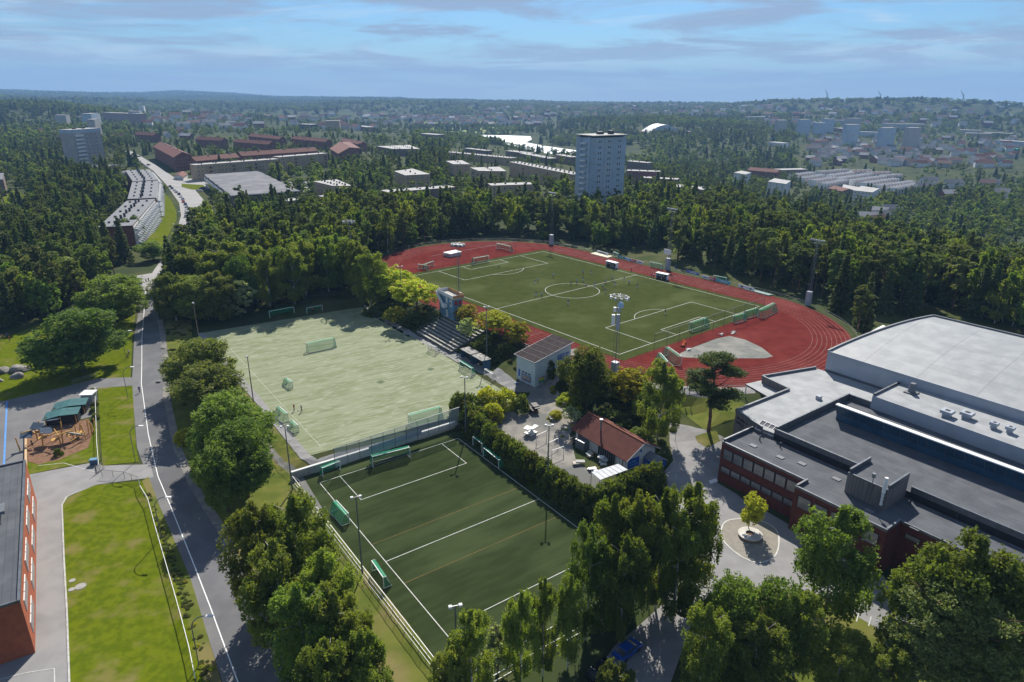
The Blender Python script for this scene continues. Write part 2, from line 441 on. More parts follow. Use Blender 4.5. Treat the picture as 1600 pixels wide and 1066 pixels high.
def drape(name, poly, m, off=.05, kind='structure', parent=None):
    """a sheet laid on the ground, cut along the same triangles as the ground"""
    bm = bmesh.new()
    vsx = [bm.verts.new((p[0], p[1], 0)) for p in poly]
    bm.faces.new(vsx)
    xs = [p[0] for p in poly]; ys = [p[1] for p in poly]
    def cut(co, no):
        bmesh.ops.bisect_plane(bm, geom=bm.verts[:] + bm.edges[:] + bm.faces[:], plane_co=co, plane_no=no, dist=1e-5)
    for gx in GX[(GX > min(xs)) & (GX < max(xs))]: cut((gx, 0, 0), (1, 0, 0))
    for gy in GY[(GY > min(ys)) & (GY < max(ys))]: cut((0, gy, 0), (0, 1, 0))
    # diagonals of the even part of the grid
    d0 = GX[np.argmin(abs(GX))] - GY[np.argmin(abs(GY))]
    lo, hi = min(xs) - max(ys), max(xs) - min(ys)
    if min(xs) >= -200 and max(xs) <= 260 and min(ys) >= -20 and max(ys) <= 460:
        k = math.ceil((lo - d0) / STEP)
        while d0 + k * STEP < hi:
            cut((d0 + k * STEP, 0, 0), (1, -1, 0)); k += 1
    bmesh.ops.triangulate(bm, faces=bm.faces[:])
    co = np.array([v.co[:] for v in bm.verts])
    z = H(co[:, 0], co[:, 1]) + off
    for v, q in zip(bm.verts, z): v.co.z = q
    bmesh.ops.recalc_face_normals(bm, faces=bm.faces[:])
    if bm.faces and sum(f.normal.z for f in bm.faces) < 0: bmesh.ops.reverse_faces(bm, faces=bm.faces[:])
    me = bpy.data.meshes.new(name); bm.to_mesh(me); bm.free(); me.materials.append(m)
    o = bpy.data.objects.new(name, me); COL.objects.link(o)
    if kind: o['kind'] = kind
    return o
def gp(*pts): return [G(px, py)[:2] for px, py in pts]
def strip(pts, w):
    """polyline -> ribbon outline"""
    L, R = [], []
    n = len(pts)
    for i in range(n):
        p0 = pts[max(0, i-1)]; p1 = pts[min(n-1, i+1)]
        tx, ty = p1[0]-p0[0], p1[1]-p0[1]; l = hypot(tx, ty) or 1
        nx_, ny_ = -ty/l*w/2, tx/l*w/2
        L.append((pts[i][0]+nx_, pts[i][1]+ny_)); R.append((pts[i][0]-nx_, pts[i][1]-ny_))
    return L + R[::-1]
def flat_lines(name, lines, w, z, m):
    mb = MB()
    for i, ln in enumerate(lines):
        for a_, b_ in zip(ln, ln[1:]):
            tx, ty = b_[0]-a_[0], b_[1]-a_[1]; l = hypot(tx, ty)
            if l < 1e-6: continue
            tx, ty = tx/l, ty/l; nx_, ny_ = -ty*w/2, tx*w/2
            zz = z + .0016 * (i % 5)
            a2 = (a_[0]-tx*w/2, a_[1]-ty*w/2)
            mb.add([(a2[0]+nx_, a2[1]+ny_, zz), (a2[0]-nx_, a2[1]-ny_, zz), (b_[0]-nx_, b_[1]-ny_, zz), (b_[0]+nx_, b_[1]+ny_, zz)], [(0, 1, 2, 3)])
    o = mb.build(name, m); o['kind'] = 'structure'; return o
# ------------------------------------------------------------------ track and pitches
def rounded(pts, k=5):
    o = []; n = len(pts)
    for i in range(n):
        p0, p1, p2, p3 = [np.array(pts[(i+j-1) % n][:2]) for j in range(4)]
        for q in range(k):
            t = q/k; o.append(tuple(.5*((2*p1)+(-p0+p2)*t+(2*p0-5*p1+4*p2-p3)*t*t+(-p0+3*p1-3*p2+p3)*t**3)))
    return o
def stadium(r, n=40, hs=43.2):
    pts = []
    for k in range(n + 1):
        a = -pi/2 + pi * k / n; pts.append(P2(hs + r*cos(a), r*sin(a)))
    for k in range(n + 1):
        a = pi/2 + pi * k / n; pts.append(P2(-hs + r*cos(a), r*sin(a)))
    return pts
def sheet(name, poly, z, m):
    o = mesh_obj(name, [(p[0], p[1], z) for p in poly], [tuple(range(len(poly)))], m)
    if o.data.polygons[0].normal.z < 0: o.data.flip_normals()
    o['kind'] = 'structure'; return o
sheet('running_track', stadium(47.0), .05, M_track)
sheet('football_pitch', [P2(-PL/2-3.2, -PW/2-2.6), P2(PL/2+3.6, -PW/2-2.6), P2(PL/2+3.6, PW/2+2.6), P2(-PL/2-3.2, PW/2+2.6)], .075, M_turf)
lanes = [stadium(36.8 + 1.22*k) + [stadium(36.8 + 1.22*k)[0]] for k in range(9)]
flat_lines('lane_lines', lanes, .06, .070, M_lane)
ex = []
for u0 in (-30, -10, 10, 30): ex.append([P2(u0, 36.8), P2(u0 + .5, 46.6)])
for u0 in (-42, -20, 0, 25, 42): ex.append([P2(u0, -36.8), P2(u0, -46.6)])
for r in (39.2, 41.7, 44.1): ex.append([P2(-43-9, r-1), P2(43, r)])
flat_lines('start_lines', ex, .08, .082, M_lane)
h2, w2 = PL/2, PW/2
def arc(u, v, r, a0, a1, n=24): return [P2(u + r*cos(a0+(a1-a0)*k/n), v + r*sin(a0+(a1-a0)*k/n)) for k in range(n+1)]
pl = [[P2(-h2,-w2), P2(h2,-w2)], [P2(h2,-w2), P2(h2,w2)], [P2(h2,w2), P2(-h2,w2)], [P2(-h2,w2), P2(-h2,-w2)], [P2(0,-w2), P2(0,w2)], arc(0,0,9.15,0,2*pi,56)]
for s in (-1, 1):
    for a_, b_ in ((16.5, 20.16), (5.5, 9.16)):
        pl += [[P2(s*h2,-b_), P2(s*(h2-a_),-b_)], [P2(s*(h2-a_),-b_), P2(s*(h2-a_),b_)], [P2(s*(h2-a_),b_), P2(s*h2,b_)]]
    a0 = math.acos(5.5/9.15)
    pl.append(arc(s*(h2-11), 0, 9.15, (pi if s > 0 else 0) - a0, (pi if s > 0 else 0) + a0))
flat_lines('pitch_lines', pl, .16, .083, M_line)
# grey semicircle field event area
sheet('gravel_apron', [at(1063,552,.06)[:2], at(1080,544,.06)[:2], at(1120,529,.06)[:2], at(1140,525,.06)[:2], at(1165,531,.06)[:2], at(1190,543,.06)[:2], at(1208,557,.06)[:2], at(1195,560,.06)[:2], at(1100,560,.06)[:2], at(1062,558,.06)[:2]], .062, mat('apron_concrete', (.17,.17,.155), (.13,.135,.12), .9, .6, 12, c3=(.21,.205,.18), s3=.2))
# middle pitch
sheet('training_pitch', MIDP, -4.45, M_turfp)
def M5(p, z=-4.41): return at(p[0], p[1], z)[:2]
u_ = np.array(MIDP[2]) - np.array(MIDP[1]); u_ /= np.linalg.norm(u_)
t_ = np.array([-u_[1], u_[0]]);
if np.dot(t_, np.array(MIDP[0]) - np.array(MIDP[1])) < 0: t_ = -t_
T0 = np.array(MIDP[1])
def TP(u, v): q = T0 + u*u_ + v*t_; return (q[0], q[1])
wid = np.linalg.norm(np.array(MIDP[0]) - T0); lng = np.linalg.norm(np.array(MIDP[2]) - T0)
LM = mat('faded_line_paint', (.46,.49,.38), (.36,.40,.27), .8, 2.0)
flat_lines('training_pitch_lines', [[TP(5,1.6), TP(lng-5,1.6)], [TP(lng-5,1.6), TP(lng-5,wid-3)], [TP(lng-5,wid-3), TP(5,wid-3)], [TP(5,wid-3), TP(5,1.6)], [TP(lng*.47,1.6), TP(lng*.47,wid-3)]], .1, -4.42, LM)
dk = mat('turf_patch', (.05,.085,.035), (.06,.10,.04), .8)
for px, py in ((595,597),(673,577)):
    q = at(px, py, -4.41)
    sheet('turf_patch', [(q[0]-1.1,q[1]-.3), (q[0]+.2,q[1]-1.1), (q[0]+1.1,q[1]+.3), (q[0]-.2,q[1]+1.1)], -4.435, dk)
# small pitch
sheet('small_pitch', SMP, -5.95, M_turfs)
def S6(*p): return [at(a_, b_, -5.93)[:2] for a_, b_ in p]
sn = np.array([-_sd[1], _sd[0]]); 
if np.dot(sn, SMT - SML) < 0: sn = -sn
SW = float(np.dot(SMT - SML, sn))
def SP(u, v): q = SML + u*_sd + v*sn; return (q[0], q[1])
def inv(px, py):
    q = np.array(at(px, py, -5.93)[:2]) - SML; return float(np.dot(q, _sd)), float(np.dot(q, sn))
uA, vA = inv(502, 762); uB, vB = inv(718, 690)
u0, v0, v1 = 3.6, 3.2, SW - 3.4
uh = (inv(603,878)[0] + inv(845,778)[0]) / 2
uo1 = (inv(625,843)[0] + inv(800,758)[0]) / 2; uo2 = (inv(633,911)[0]+inv(860,812)[0])/2
uw2 = (inv(741,965)[0] + inv(890,885)[0]) / 2
ub = (inv(562,782)[0] + inv(724,725)[0]) / 2
va, vb = v0 + 4.0, v1 - 4.0
flat_lines('small_pitch_lines', [[SP(u0,v0), SP(58,v0)], [SP(u0,v0), SP(u0,v1)], [SP(u0,v1), SP(58,v1)], [SP(uh,v0), SP(uh,v1)], [SP(u0,va), SP(ub,va)], [SP(ub,va), SP(ub,vb)], [SP(ub,vb), SP(u0,vb)], [SP(uw2,va), SP(uw2,vb)], [SP(uw2,va), SP(57.5,va)], [SP(uw2,vb), SP(57.5,vb)], [SP(57.5,v0), SP(57.5,v1)]], .12, -5.935, M_line)
flat_lines('orange_pitch_lines', [[SP(uo1,v0+.2), SP(uo1,v1-.2)], [SP(uo2,v0+.2), SP(uo2,v1-.2)]], .08, -5.934, M_oline)

# ------------------------------------------------------------------ roads, paths, lawns
RL = [(222,452),(210,525),(206,600),(214,700),(248,790),(298,905),(322,985),(350,1075)]
RC = [(228,452),(222,525),(221,600),(232,680),(247,745),(266,790),(300,875),(329,950),(375,1075)]
RR = [(241,452),(252,520),(257,570),(258,620),(275,700),(300,760),(345,830),(375,905),(415,985),(455,1075)]
drape('road', gp(*RC) + gp(*RR)[::-1], M_road, .05)
drape('cycle_path', gp(*RL) + gp(*RC)[::-1], M_asph, .045)
drape('road_edge_line', strip(gp(*RC), .15), M_white, .075)
FRL = [(222,455),(214,444),(214,432),(238,428),(258,397),(276,362),(283,338),(280,318),(262,292),(240,268),(218,252),(203,243),(194,236)]
FRR = [(243,455),(250,440),(262,420),(280,392),(303,365),(316,340),(322,318),(305,297),(275,280),(250,262),(232,252),(214,241),(203,236)]
def dense(pts, k=3):
    o = []
    for a_, b_ in zip(pts, pts[1:]):
        for i in range(k): o.append((a_[0]+(b_[0]-a_[0])*i/k, a_[1]+(b_[1]-a_[1])*i/k))
    return o + [pts[-1]]
drape('street', gp(*dense(FRL)) + gp(*dense(FRR))[::-1], M_street, .3)
drape('street_bend', gp((262,292),(305,297),(330,296),(350,288),(330,283),(300,280),(275,279),(255,283)), M_street, .38)
drape('verge_lawn', gp((257,303),(266,312),(276,330),(276,345),(268,360),(255,385),(238,392),(228,388),(236,365),(245,345),(248,320)), M_lawn, .35)
drape('corner_lawn', gp((284,288),(318,290),(322,296),(300,297),(284,293)), M_lawn, .45)
drape('school_lawn', gp((98,785),(110,775),(150,758),(195,754),(222,752),(232,775),(262,868),(290,960),(322,1075),(108,1075)), M_lawn, .06)
drape('verge', gp((222,752),(232,745),(250,792),(298,905),(322,985),(348,1072),(322,1075),(290,960),(262,868),(232,775)), M_dry, .055)
drape('school_path', gp((-30,1080),(110,1080),(98,785),(110,775),(150,758),(240,746),(236,726),(160,728),(150,722),(45,742),(-30,770)), M_path, .05)
drape('playground_asphalt', gp((-30,632),(0,628),(80,610),(150,592),(207,590),(207,603),(152,608),(148,650),(60,672),(40,682),(34,745),(-30,765)), M_asph, .052)
drape('playground_mulch', gp((42,680),(80,668),(138,655),(146,672),(138,700),(90,720),(60,726),(44,722)), M_bark, .07)
drape('playground_lawn', gp((42,722),(60,726),(90,720),(138,700),(146,672),(148,652),(152,652),(156,720),(110,728),(44,742)), M_lawn, .062)
drape('strip_lawn', gp((153,607),(207,604),(213,700),(217,722),(160,728)), M_lawn, .064)
drape('park_lawn', gp((0,628),(-40,636),(-40,540),(30,520),(80,500),(140,500),(165,508),(185,470),(215,455),(207,530),(204,590),(150,592),(80,610)), M_lawn, .058)
kerb_pts = gp((109,1080),(105,960),(100,870),(97,790),(104,778),(120,770))
mb = MB()
for a_, b_ in zip(kerb_pts, kerb_pts[1:]):
    c_ = ((a_[0]+b_[0])/2, (a_[1]+b_[1])/2); l = hypot(b_[0]-a_[0], b_[1]-a_[1])
    mb.box((c_[0], c_[1], hz(*c_)+.02), (l+.1, .22, .28), atan2(b_[1]-a_[1], b_[0]-a_[0]))
mb.build('kerb', mat('kerb_stone', (.5,.49,.46), (.36,.36,.34), .9, 2))['kind'] = 'structure'
drape('pitch_path', gp((308,521),(318,520),(485,712),(498,720),(486,728),(470,718),(400,630),(350,572)), M_path, .05)
drape('pitch_lawn', gp((300,530),(350,574),(400,632),(470,720),(484,730),(462,748),(560,868),(640,975),(720,1085),(455,1085),(415,985),(375,905),(345,830),(300,760),(275,700),(258,620),(257,570),(252,520),(262,500),(300,500)), M_dry, .04)
drape('gravel_verge', strip(gp((250,500),(254,520),(259,570),(260,620),(277,700),(303,760),(348,830),(379,905),(420,985),(460,1075)), 1.5), M_gravel, .062)
drape('pitch_end_path', gp((486,728),(500,716),(600,690),(718,655),(720,664),(600,704),(525,728),(490,738)), M_path, .06)
drape('worn_path', strip(gp((405,650),(412,690),(440,725),(466,742),(500,800)), 1.3), M_gravel, .06)
drape('pitch_side_path', gp((568,476),(640,516),(690,542),(745,567),(812,600),(800,612),(740,578),(690,554),(640,528),(570,486)), M_path, .05)
drape('school_yard', gp((1046,660),(1085,668),(1140,690),(1125,740),(1121,755),(1250,830),(1380,900),(1440,980),(1600,1090),(1500,1090),(1350,1000),(1250,950),(1150,905),(1090,945),(1040,1090),(905,1090),(960,1010),(1040,940),(1060,870),(1050,770),(1032,745),(1052,720),(1046,690)), M_path, .05)
drape('gravel_yard', gp((770,650),(812,640),(830,612),(868,605),(905,650),(890,680),(900,720),(940,752),(985,745),(1040,735),(1045,765),(930,800),(880,765),(800,705),(755,665)), M_gravel, .05)
drape('house_path', gp((800,612),(812,595),(850,600),(900,560),(880,548),(900,545),(930,575),(900,612),(868,606),(830,614)), M_gravel, .055)
drape('track_side_path', gp((880,540),(900,548),(940,575),(1010,608),(1100,622),(1180,615),(1180,598),(1100,606),(1020,597),(960,583),(905,556),(890,540)), M_path, .03)
drape('slope_lawn', gp((1062,640),(1075,622),(1150,622),(1180,640),(1150,655),(1120,665),(1100,672),(1085,660)), M_dry, .06)
drape('island_lawn', gp((1086,682),(1120,672),(1125,690),(1105,700),(1090,692)), M_dry, .07)
drape('yard_circle', rounded(gp((1130,845),(1127,828),(1135,815),(1160,811),(1190,815),(1212,828),(1217,848),(1210,870),(1185,880),(1155,868))), mat('sand_surface', (.26,.24,.20), (.22,.205,.175), .95, 1, 8), .07)
drape('parking_line_area', gp((1270,940),(1330,960),(1400,990),(1380,1000),(1300,965)), M_path, .06)
drape('birch_lawn', gp((1280,930),(1400,1000),(1500,1066),(1560,1100),(1060,1100),(1090,960),(1150,920),(1230,920)), M_dry, .065)
wat = mesh_obj('water', [(p[0], p[1], -50) for p in WAT], [tuple(range(len(WAT)))], mat('river_water', (.55,.60,.66), (.30,.38,.48), .35, .004, 6, lo=.45, hi=.6, spec=.6, stretch=(1,.4,1)))
if wat.data.polygons[0].normal.z < 0: wat.data.flip_normals()
wat['kind'] = 'structure'
for pp in [[(650,199),(760,199),(805,202),(800,208),(760,209),(700,207),(655,204)], [(640,190),(700,192),(760,191),(740,194),(650,195)]]:
    drape('meadow', gp(*dense(pp)), mat('far_meadow', (.26,.30,.07), (.18,.24,.06), .95, .02, 5), 1.2)
drape('hillside_lawn', gp((0,298),(30,300),(48,318),(48,330),(10,325)), M_lawn, .6)
# ------------------------------------------------------------------ buildings
M_brick = mat('red_brick', (.13, .036, .025), (.10, .028, .02), .85, 1.5, 6)
M_brickor = mat('orange_brick', (.36, .10, .045), (.29, .08, .04), .85, 1.2, 6)
M_felt = seam_mat('grey_roof_felt', (.112, .119, .130), (.085, .091, .102), (.62, .62, .64), 7.0, 1.0)
M_feltl = mat('light_roof_felt', (.17, .17, .18), (.14, .14, .15), .9, .2, 6, c3=(.20,.20,.21), s3=.08, spec=.15)
M_pale = seam_mat('pale_roof_membrane', (.34, .35, .36), (.27, .28, .285), (.86, .86, .86), 10.0, 2.0, .03, .75, .3)
M_coping = mat('metal_coping', (.16,.17,.19), (.12,.13,.14), .45, 1.0, metal=.5)
M_black = mat('black_cladding', (.018,.018,.02), (.025,.025,.028), .6, 1)
M_grey = mat('grey_render', (.36,.38,.40), (.30,.32,.34), .85, .5)
M_panel = mat('grey_metal_panel', (.34,.37,.42), (.30,.33,.37), .5, .3, spec=.4)
M_dpanel = mat('dark_grey_panel', (.15,.16,.175), (.12,.13,.145), .6, .3)
M_wood = mat('weathered_timber', (.20,.175,.165), (.13,.115,.11), .85, 3.0, stretch=(1,1,.05))
M_glass = mat('window_glass', (.03,.04,.05), (.05,.06,.075), .12, .4, spec=.7)
M_pglass = mat('reflecting_glass', (.22,.21,.20), (.13,.13,.13), .15, .5, spec=.7)
M_frame = mat('window_frame', (.55,.55,.55), (.5,.5,.5), .6, 1)
M_dframe = mat('dark_window_frame', (.03,.03,.035), (.04,.04,.045), .5, 1)
M_tan = mat('tan_render', (.40,.31,.20), (.36,.27,.17), .9, .15)
M_brownr = mat('brown_render', (.20,.15,.125), (.17,.125,.10), .9, .15)
M_whiter = mat('white_render', (.66,.66,.64), (.58,.58,.57), .85, .2)
M_offw = mat('cream_render', (.40,.39,.36), (.35,.34,.31), .85, .2)
M_conc = mat('blue_grey_concrete', (.38,.46,.54), (.31,.39,.46), .85, .12, c3=(.40,.44,.47), s3=.05)
M_whiteroof = mat('white_gravel_roof', (.40,.39,.38), (.34,.33,.32), .9, .15)
M_tile = mat('red_roof_tile', (.15,.045,.03), (.11,.035,.025), .85, .8, 5)
M_dtile = mat('brown_roof_tile', (.19,.10,.075), (.14,.075,.06), .85, .8, 5)
M_redb = mat('dull_red_brick', (.20,.085,.065), (.17,.07,.055), .9, .5)
M_green = mat('lime_panel', (.25,.42,.05), (.20,.36,.05), .6, .5)
M_dark = mat('dark_metal', (.05,.055,.06), (.04,.04,.045), .5, 1)
M_galv = mat('galvanised_steel', (.22,.23,.24), (.18,.19,.20), .45, 3, metal=.4)
M_blue = mat('blue_paint', (.02,.10,.45), (.02,.08,.36), .5, 1)
M_netg = None

EXCL = []     # (poly, margin) : no forest trees here
def foot(poly, m=3.0): EXCL.append(([tuple(p[:2]) for p in poly], m))
def clear_front(poly, dist, m=3.0):
    c = np.mean([p[:2] for p in poly], 0); d = -c/np.linalg.norm(c)
    for k in np.arange(10, dist+1, 9.0): EXCL.append(([(p[0]+d[0]*k, p[1]+d[1]*k) for p in poly], m))

WINM = {}
def win_mesh(w, h, fm, pm):
    k = (round(w, 2), round(h, 2), fm.name, pm.name)
    if k in WINM: return WINM[k]
    mb = MB()
    mb.box((0, 0, 0), (w, .12, h), m=0)
    mb.box((0, -.065, 0), (w - .24, .03, h - .24), m=1)
    me = bpy.data.meshes.new('window'); me.from_pydata(mb.v, [], mb.f)
    me.materials.append(fm); me.materials.append(pm); me.polygons.foreach_set('material_index', mb.m); me.update()
    WINM[k] = me
    return me
def add_window(parent, x, y, z, rz, w, h, fm=None, pm=None, name='window'):
    o = bpy.data.objects.new(name, win_mesh(w, h, fm or M_frame, pm or M_glass)); COL.objects.link(o)
    o.parent = parent; o.location = (x, y, z); o.rotation_euler = (0, 0, rz); return o
BOXM = {}
def add_box(parent, name, loc, size, m, rz=0):
    k = (name, tuple(round(s, 2) for s in size), m.name)
    if k not in BOXM:
        mb = MB(); mb.box((0, 0, size[2]/2), size)
        me = bpy.data.meshes.new(name); me.from_pydata(mb.v, [], mb.f); me.materials.append(m); me.update(); BOXM[k] = me
    o = bpy.data.objects.new(name, BOXM[k]); COL.objects.link(o); o.parent = parent; o.location = loc; o.rotation_euler = (0, 0, rz); return o

def quad_from(px, h, depth=None, zr=None):
    """roof corners seen at these pixels, h above the ground"""
    if zr is None:
        p0 = G(*px[0], up=h); zr = p0[2] + h
    P = [np.array(at(a_, b_, zr)[:2]) for a_, b_ in px]
    if depth is not None:
        d = P[1] - P[0]; n = np.array([-d[1], d[0]]) / np.linalg.norm(d)
        if np.dot(n, P[0]) < 0: n = -n
        P = [P[0], P[1], P[1] + n*depth, P[0] + n*depth]
    A = sum(P[i][0]*P[(i+1) % len(P)][1] - P[(i+1) % len(P)][0]*P[i][1] for i in range(len(P)))
    if A < 0: P = P[::-1]
    return P, zr

def block(name, label, cat, px, h, wall, roof, floors=4, depth=None, chim=0, group=None, ww=1.3, wh=1.2, bay=3.2, faces='auto', balc=None, gable=False, maxwin=80, zr=None, rise=3.5, winframe=None, chimm=None, parapet=.25, excl=6):
    P, zr = quad_from(px, h, depth, zr)
    O_ = P[0]; n = len(P)
    zb = min(float(H(p[0], p[1])) for p in P) - 1.5
    root = empty(name, (O_[0], O_[1], zr - h), 0, label, cat, group)
    loc = [(p[0]-O_[0], p[1]-O_[1]) for p in P]
    mb = MB(); z0, z1 = zb - (zr - h), h
    if gable:
        d1, d2 = hypot(*(P[1]-P[0])), hypot(*(P[2]-P[1]))
        i0 = 0 if d1 >= d2 else 1
        q = [loc[(i0+k) % 4] for k in range(4)]        # long side 0-1, short 1-2
        mb.prism(loc, z0, z1)
        m1 = ((q[1][0]+q[2][0])/2, (q[1][1]+q[2][1])/2); m0 = ((q[3][0]+q[0][0])/2, (q[3][1]+q[0][1])/2)
        mb.add([(*q[1], z1), (*q[2], z1), (*m1, z1+rise), (*q[3], z1), (*q[0], z1), (*m0, z1+rise)], [(0,1,2), (3,4,5)])
        mb.build('wall', wall, root)
        rb = MB(); ov = .5
        def ext(p, c, k): return (p[0]+(p[0]-c[0])*k, p[1]+(p[1]-c[1])*k)
        cc = ((m0[0]+m1[0])/2, (m0[1]+m1[1])/2)
        L_m = max(hypot(m1[0]-m0[0], m1[1]-m0[1]), 1)
        e0, e1 = ext(m0, cc, ov/L_m*2), ext(m1, cc, ov/L_m*2)
        s = {}
        for k, (a_, b_) in enumerate(((q[0], q[1]), (q[2], q[3]))):
            aa = ext(ext(a_, m0 if k == 0 else m1, .07), cc, .012); bb = ext(ext(b_, m1 if k == 0 else m0, .07), cc, .012)
            ra, rb_ = (e0, e1) if k == 0 else (e1, e0)
            za = z1 - .25
            rb.add([(*aa, za), (*bb, za), (*rb_, z1+rise), (*ra, z1+rise), (*aa, za+.25), (*bb, za+.25), (*rb_, z1+rise+.25), (*ra, z1+rise+.25)],
                   [(4,5,6,7), (3,2,1,0), (0,1,5,4), (1,2,6,5), (3,0,4,7)])
        rf = rb.build('roof', roof, root)
    else:
        mb.prism(loc, z0, z1 - .05)
        mb.build('wall', wall, root)
        rb = MB(); cx_, cy_ = sum(p[0] for p in loc)/n, sum(p[1] for p in loc)/n
        big = [(p[0]+(p[0]-cx_)*.012, p[1]+(p[1]-cy_)*.02) for p in loc]
        rb.prism(big, z1 - .05, z1 + parapet, 1, 0)
        rf = rb.build('roof', [roof, M_dark], root)
    # windows on the sides that face the camera
    nw = 0
    for i in range(n):
        a_, b_ = P[i], P[(i+1) % n]; e = b_ - a_; l = hypot(*e)
        nrm = np.array([e[1], -e[0]]) / l
        if np.dot(nrm, -(a_+b_)/2) <= 0.12 * hypot(*((a_+b_)/2)): continue
        if l < 9 and n == 4 and faces != 'all': 
            if faces != 'ends': continue
        elif faces == 'ends': continue
        cols = max(1, int(l / bay)); fh = h / (floors + .15)
        step = 1
        while cols // step * floors > maxwin - nw and step < 5: step += 1
        cl = max(1, cols // step)
        for r in range(floors):
            for c_ in range(cl):
                if nw >= maxwin: break
                t = (c_ + .5) / cl
                q = a_ + e*t + nrm*.04
                add_window(root, q[0]-O_[0], q[1]-O_[1], fh*(r+.55), atan2(e[1], e[0]), ww, wh, winframe); nw += 1
                if balc and c_ % balc[0] == balc[0]//2:
                    q2 = a_ + e*(t + .0/cl) + nrm*.5
                    add_box(root, 'balcony', (q2[0]-O_[0], q2[1]-O_[1], fh*r + .3), (balc[1], 1.0, 1.0), balc[2], atan2(e[1], e[0]))
    if chim:
        d1, d2 = hypot(*(P[1]-P[0])), hypot(*(P[2]-P[1])) if n > 2 else 0
        i0 = 0 if d1 >= d2 else 1
        q = [np.array(loc[(i0+k) % n]) for k in range(4)]
        for k in range(chim):
            t = (k + .5) / chim
            for lane in ((.3, .72) if chim > 4 and not gable else (.5,)):
                p = (q[0]*(1-t) + q[1]*t)*(1-lane) + (q[3]*(1-t) + q[2]*t)*lane
                add_box(root, 'chimney', (p[0], p[1], z1 + (rise-.3 if gable else 0)), (1.1, .8, 1.5 if k % 2 else 1.0), chimm or M_dark, .4)
    foot(P, excl)
    clear_front(P, 30 if hypot(*P[0]) < 1000 else 60, 2)
    return root

# ---- central tower block
def tower_block():
    b0 = G(926, 322); zg = b0[2]
    d0 = hypot(b0[0], b0[1])
    top = lambda py: CAMH + ray(926, py)[2] / hypot(*ray(926, py)[:2]) * d0
    zt = top(214)
    A = np.array(at(894, 213, zt)[:2]); B = np.array(at(926, 216, zt)[:2]); Cc = np.array(at(979, 214, zt)[:2])
    v = Cc - B; l2 = hypot(*v); v /= l2; u = np.array([-v[1], v[0]]); 
    if u[0]*0 + u[1] < 0: u = -u
    l1 = 17.0
    root = empty('tower_block', (B[0], B[1], zg), atan2(v[1], v[0]), 'tall blue grey concrete tower block with flat overhanging roof above the forest', 'tower block')
    h = zt - zg; print('tower', l2, h, np.degrees(atan2(v[1], v[0])))
    mb = MB()
    mb.box((l2/2, l1/2, h/2 - 3), (l2, l1, h + 6))
    mb.build('wall', M_conc, root)
    mb = MB(); mb.box((l2/2, l1/2, h + .6), (l2 - 3, l1 - 3, 1.2)); mb.box((l2/2, l1/2, h + 1.4), (l2 + 1, l1 + 2, .45), m=1)
    mb.build('roof', [M_dark, M_offw], root)
    add_box(root, 'roof_housing', (l2*.45, l1*.5, h+1.6), (4, 3, 1.8), M_dark); add_box(root, 'roof_housing', (l2*.72, l1*.4, h+1.6), (3, 3, 2.4), M_dark)
    fl = 12; fh = h / (fl + .4)
    for r in range(fl):
        z = fh * (r + .75)
        for c in (.22, .5, .8):
            add_window(root, l2*c - .8, -.04, z, 0, 1.0, 1.7, M_whiter); add_window(root, l2*c + .8, -.04, z, 0, 1.0, 1.7, M_whiter)
        add_window(root, l2*.065, -.04, z + .5, 0, 2.0, .55, M_whiter)
        o = add_box(root, 'balcony', (-.9, l1*.45, fh*r + .9), (1.8, 5.2, 1.1), M_whiter)
    mb = MB()
    for x in (0, l2*.36, l2*.64): mb.box((x if x else .3, -.08, h/2), (.3, .1, h))
    mb.build('facade_strip', mat('pale_joint', (.42,.46,.5)), root)
    mb = MB(); mb.box((-.35, l1*.17, h/2), (.7, 2.6, h + .8)); mb.box((-.35, l1*.72, h/2), (.5, 2.4, h)); mb.build('stair_shaft', M_conc, root)
    foot([B, Cc, Cc + u*l1, B + u*l1], 5)
tower_block()

# ---- left tower
def left_tower():
    zt = G(97, 258)[2]; b0 = G(120, 262); d0 = hypot(*b0[:2])
    zg = b0[2]; r = ray(120, 203); zt = CAMH + r[2]/hypot(r[0], r[1])*d0
    A = np.array(at(112, 204, zt)[:2]); B = np.array(at(156, 201, zt)[:2])
    v = B - A; l = hypot(*v); h = zt - zg
    root = empty('tower_block', (A[0], A[1], zg), atan2(v[1], v[0]), 'grey high rise at the left with pale band on top and white balconies', 'tower block')
    mb = MB(); mb.box((l/2, 7, h/2-3), (l, 14, h+6)); mb.build('wall', mat('warm_grey_render', (.36,.34,.33), (.31,.295,.29), .9, .2), root)
    mb = MB(); mb.box((l/2, 7, h-1.2), (l+.4, 14.4, 3.4), m=1); mb.box((l/2, 7, h+.55), (l, 14, .1), m=0); mb.build('roof', [M_whiteroof, M_conc], root)
    for x in (.3, .62): add_box(root, 'roof_housing', (l*x, 7, h+.5), (2.5, 2.5, 1.6), M_dark)
    fl = 9; fh = (h-3) / fl
    for r_ in range(fl):
        add_box(root, 'balcony', (l*.2, -.6, fh*r_+.5), (l*.28, 1.4, 1.6), M_whiter)
        for c in (.46, .64, .8): add_window(root, l*c, -.04, fh*(r_+.55), 0, 1.5, 1.3)
    P = [A, B]; u = np.array([-v[1], v[0]])/l; foot([A, B, B+u*14, A+u*14], 14)
left_tower()

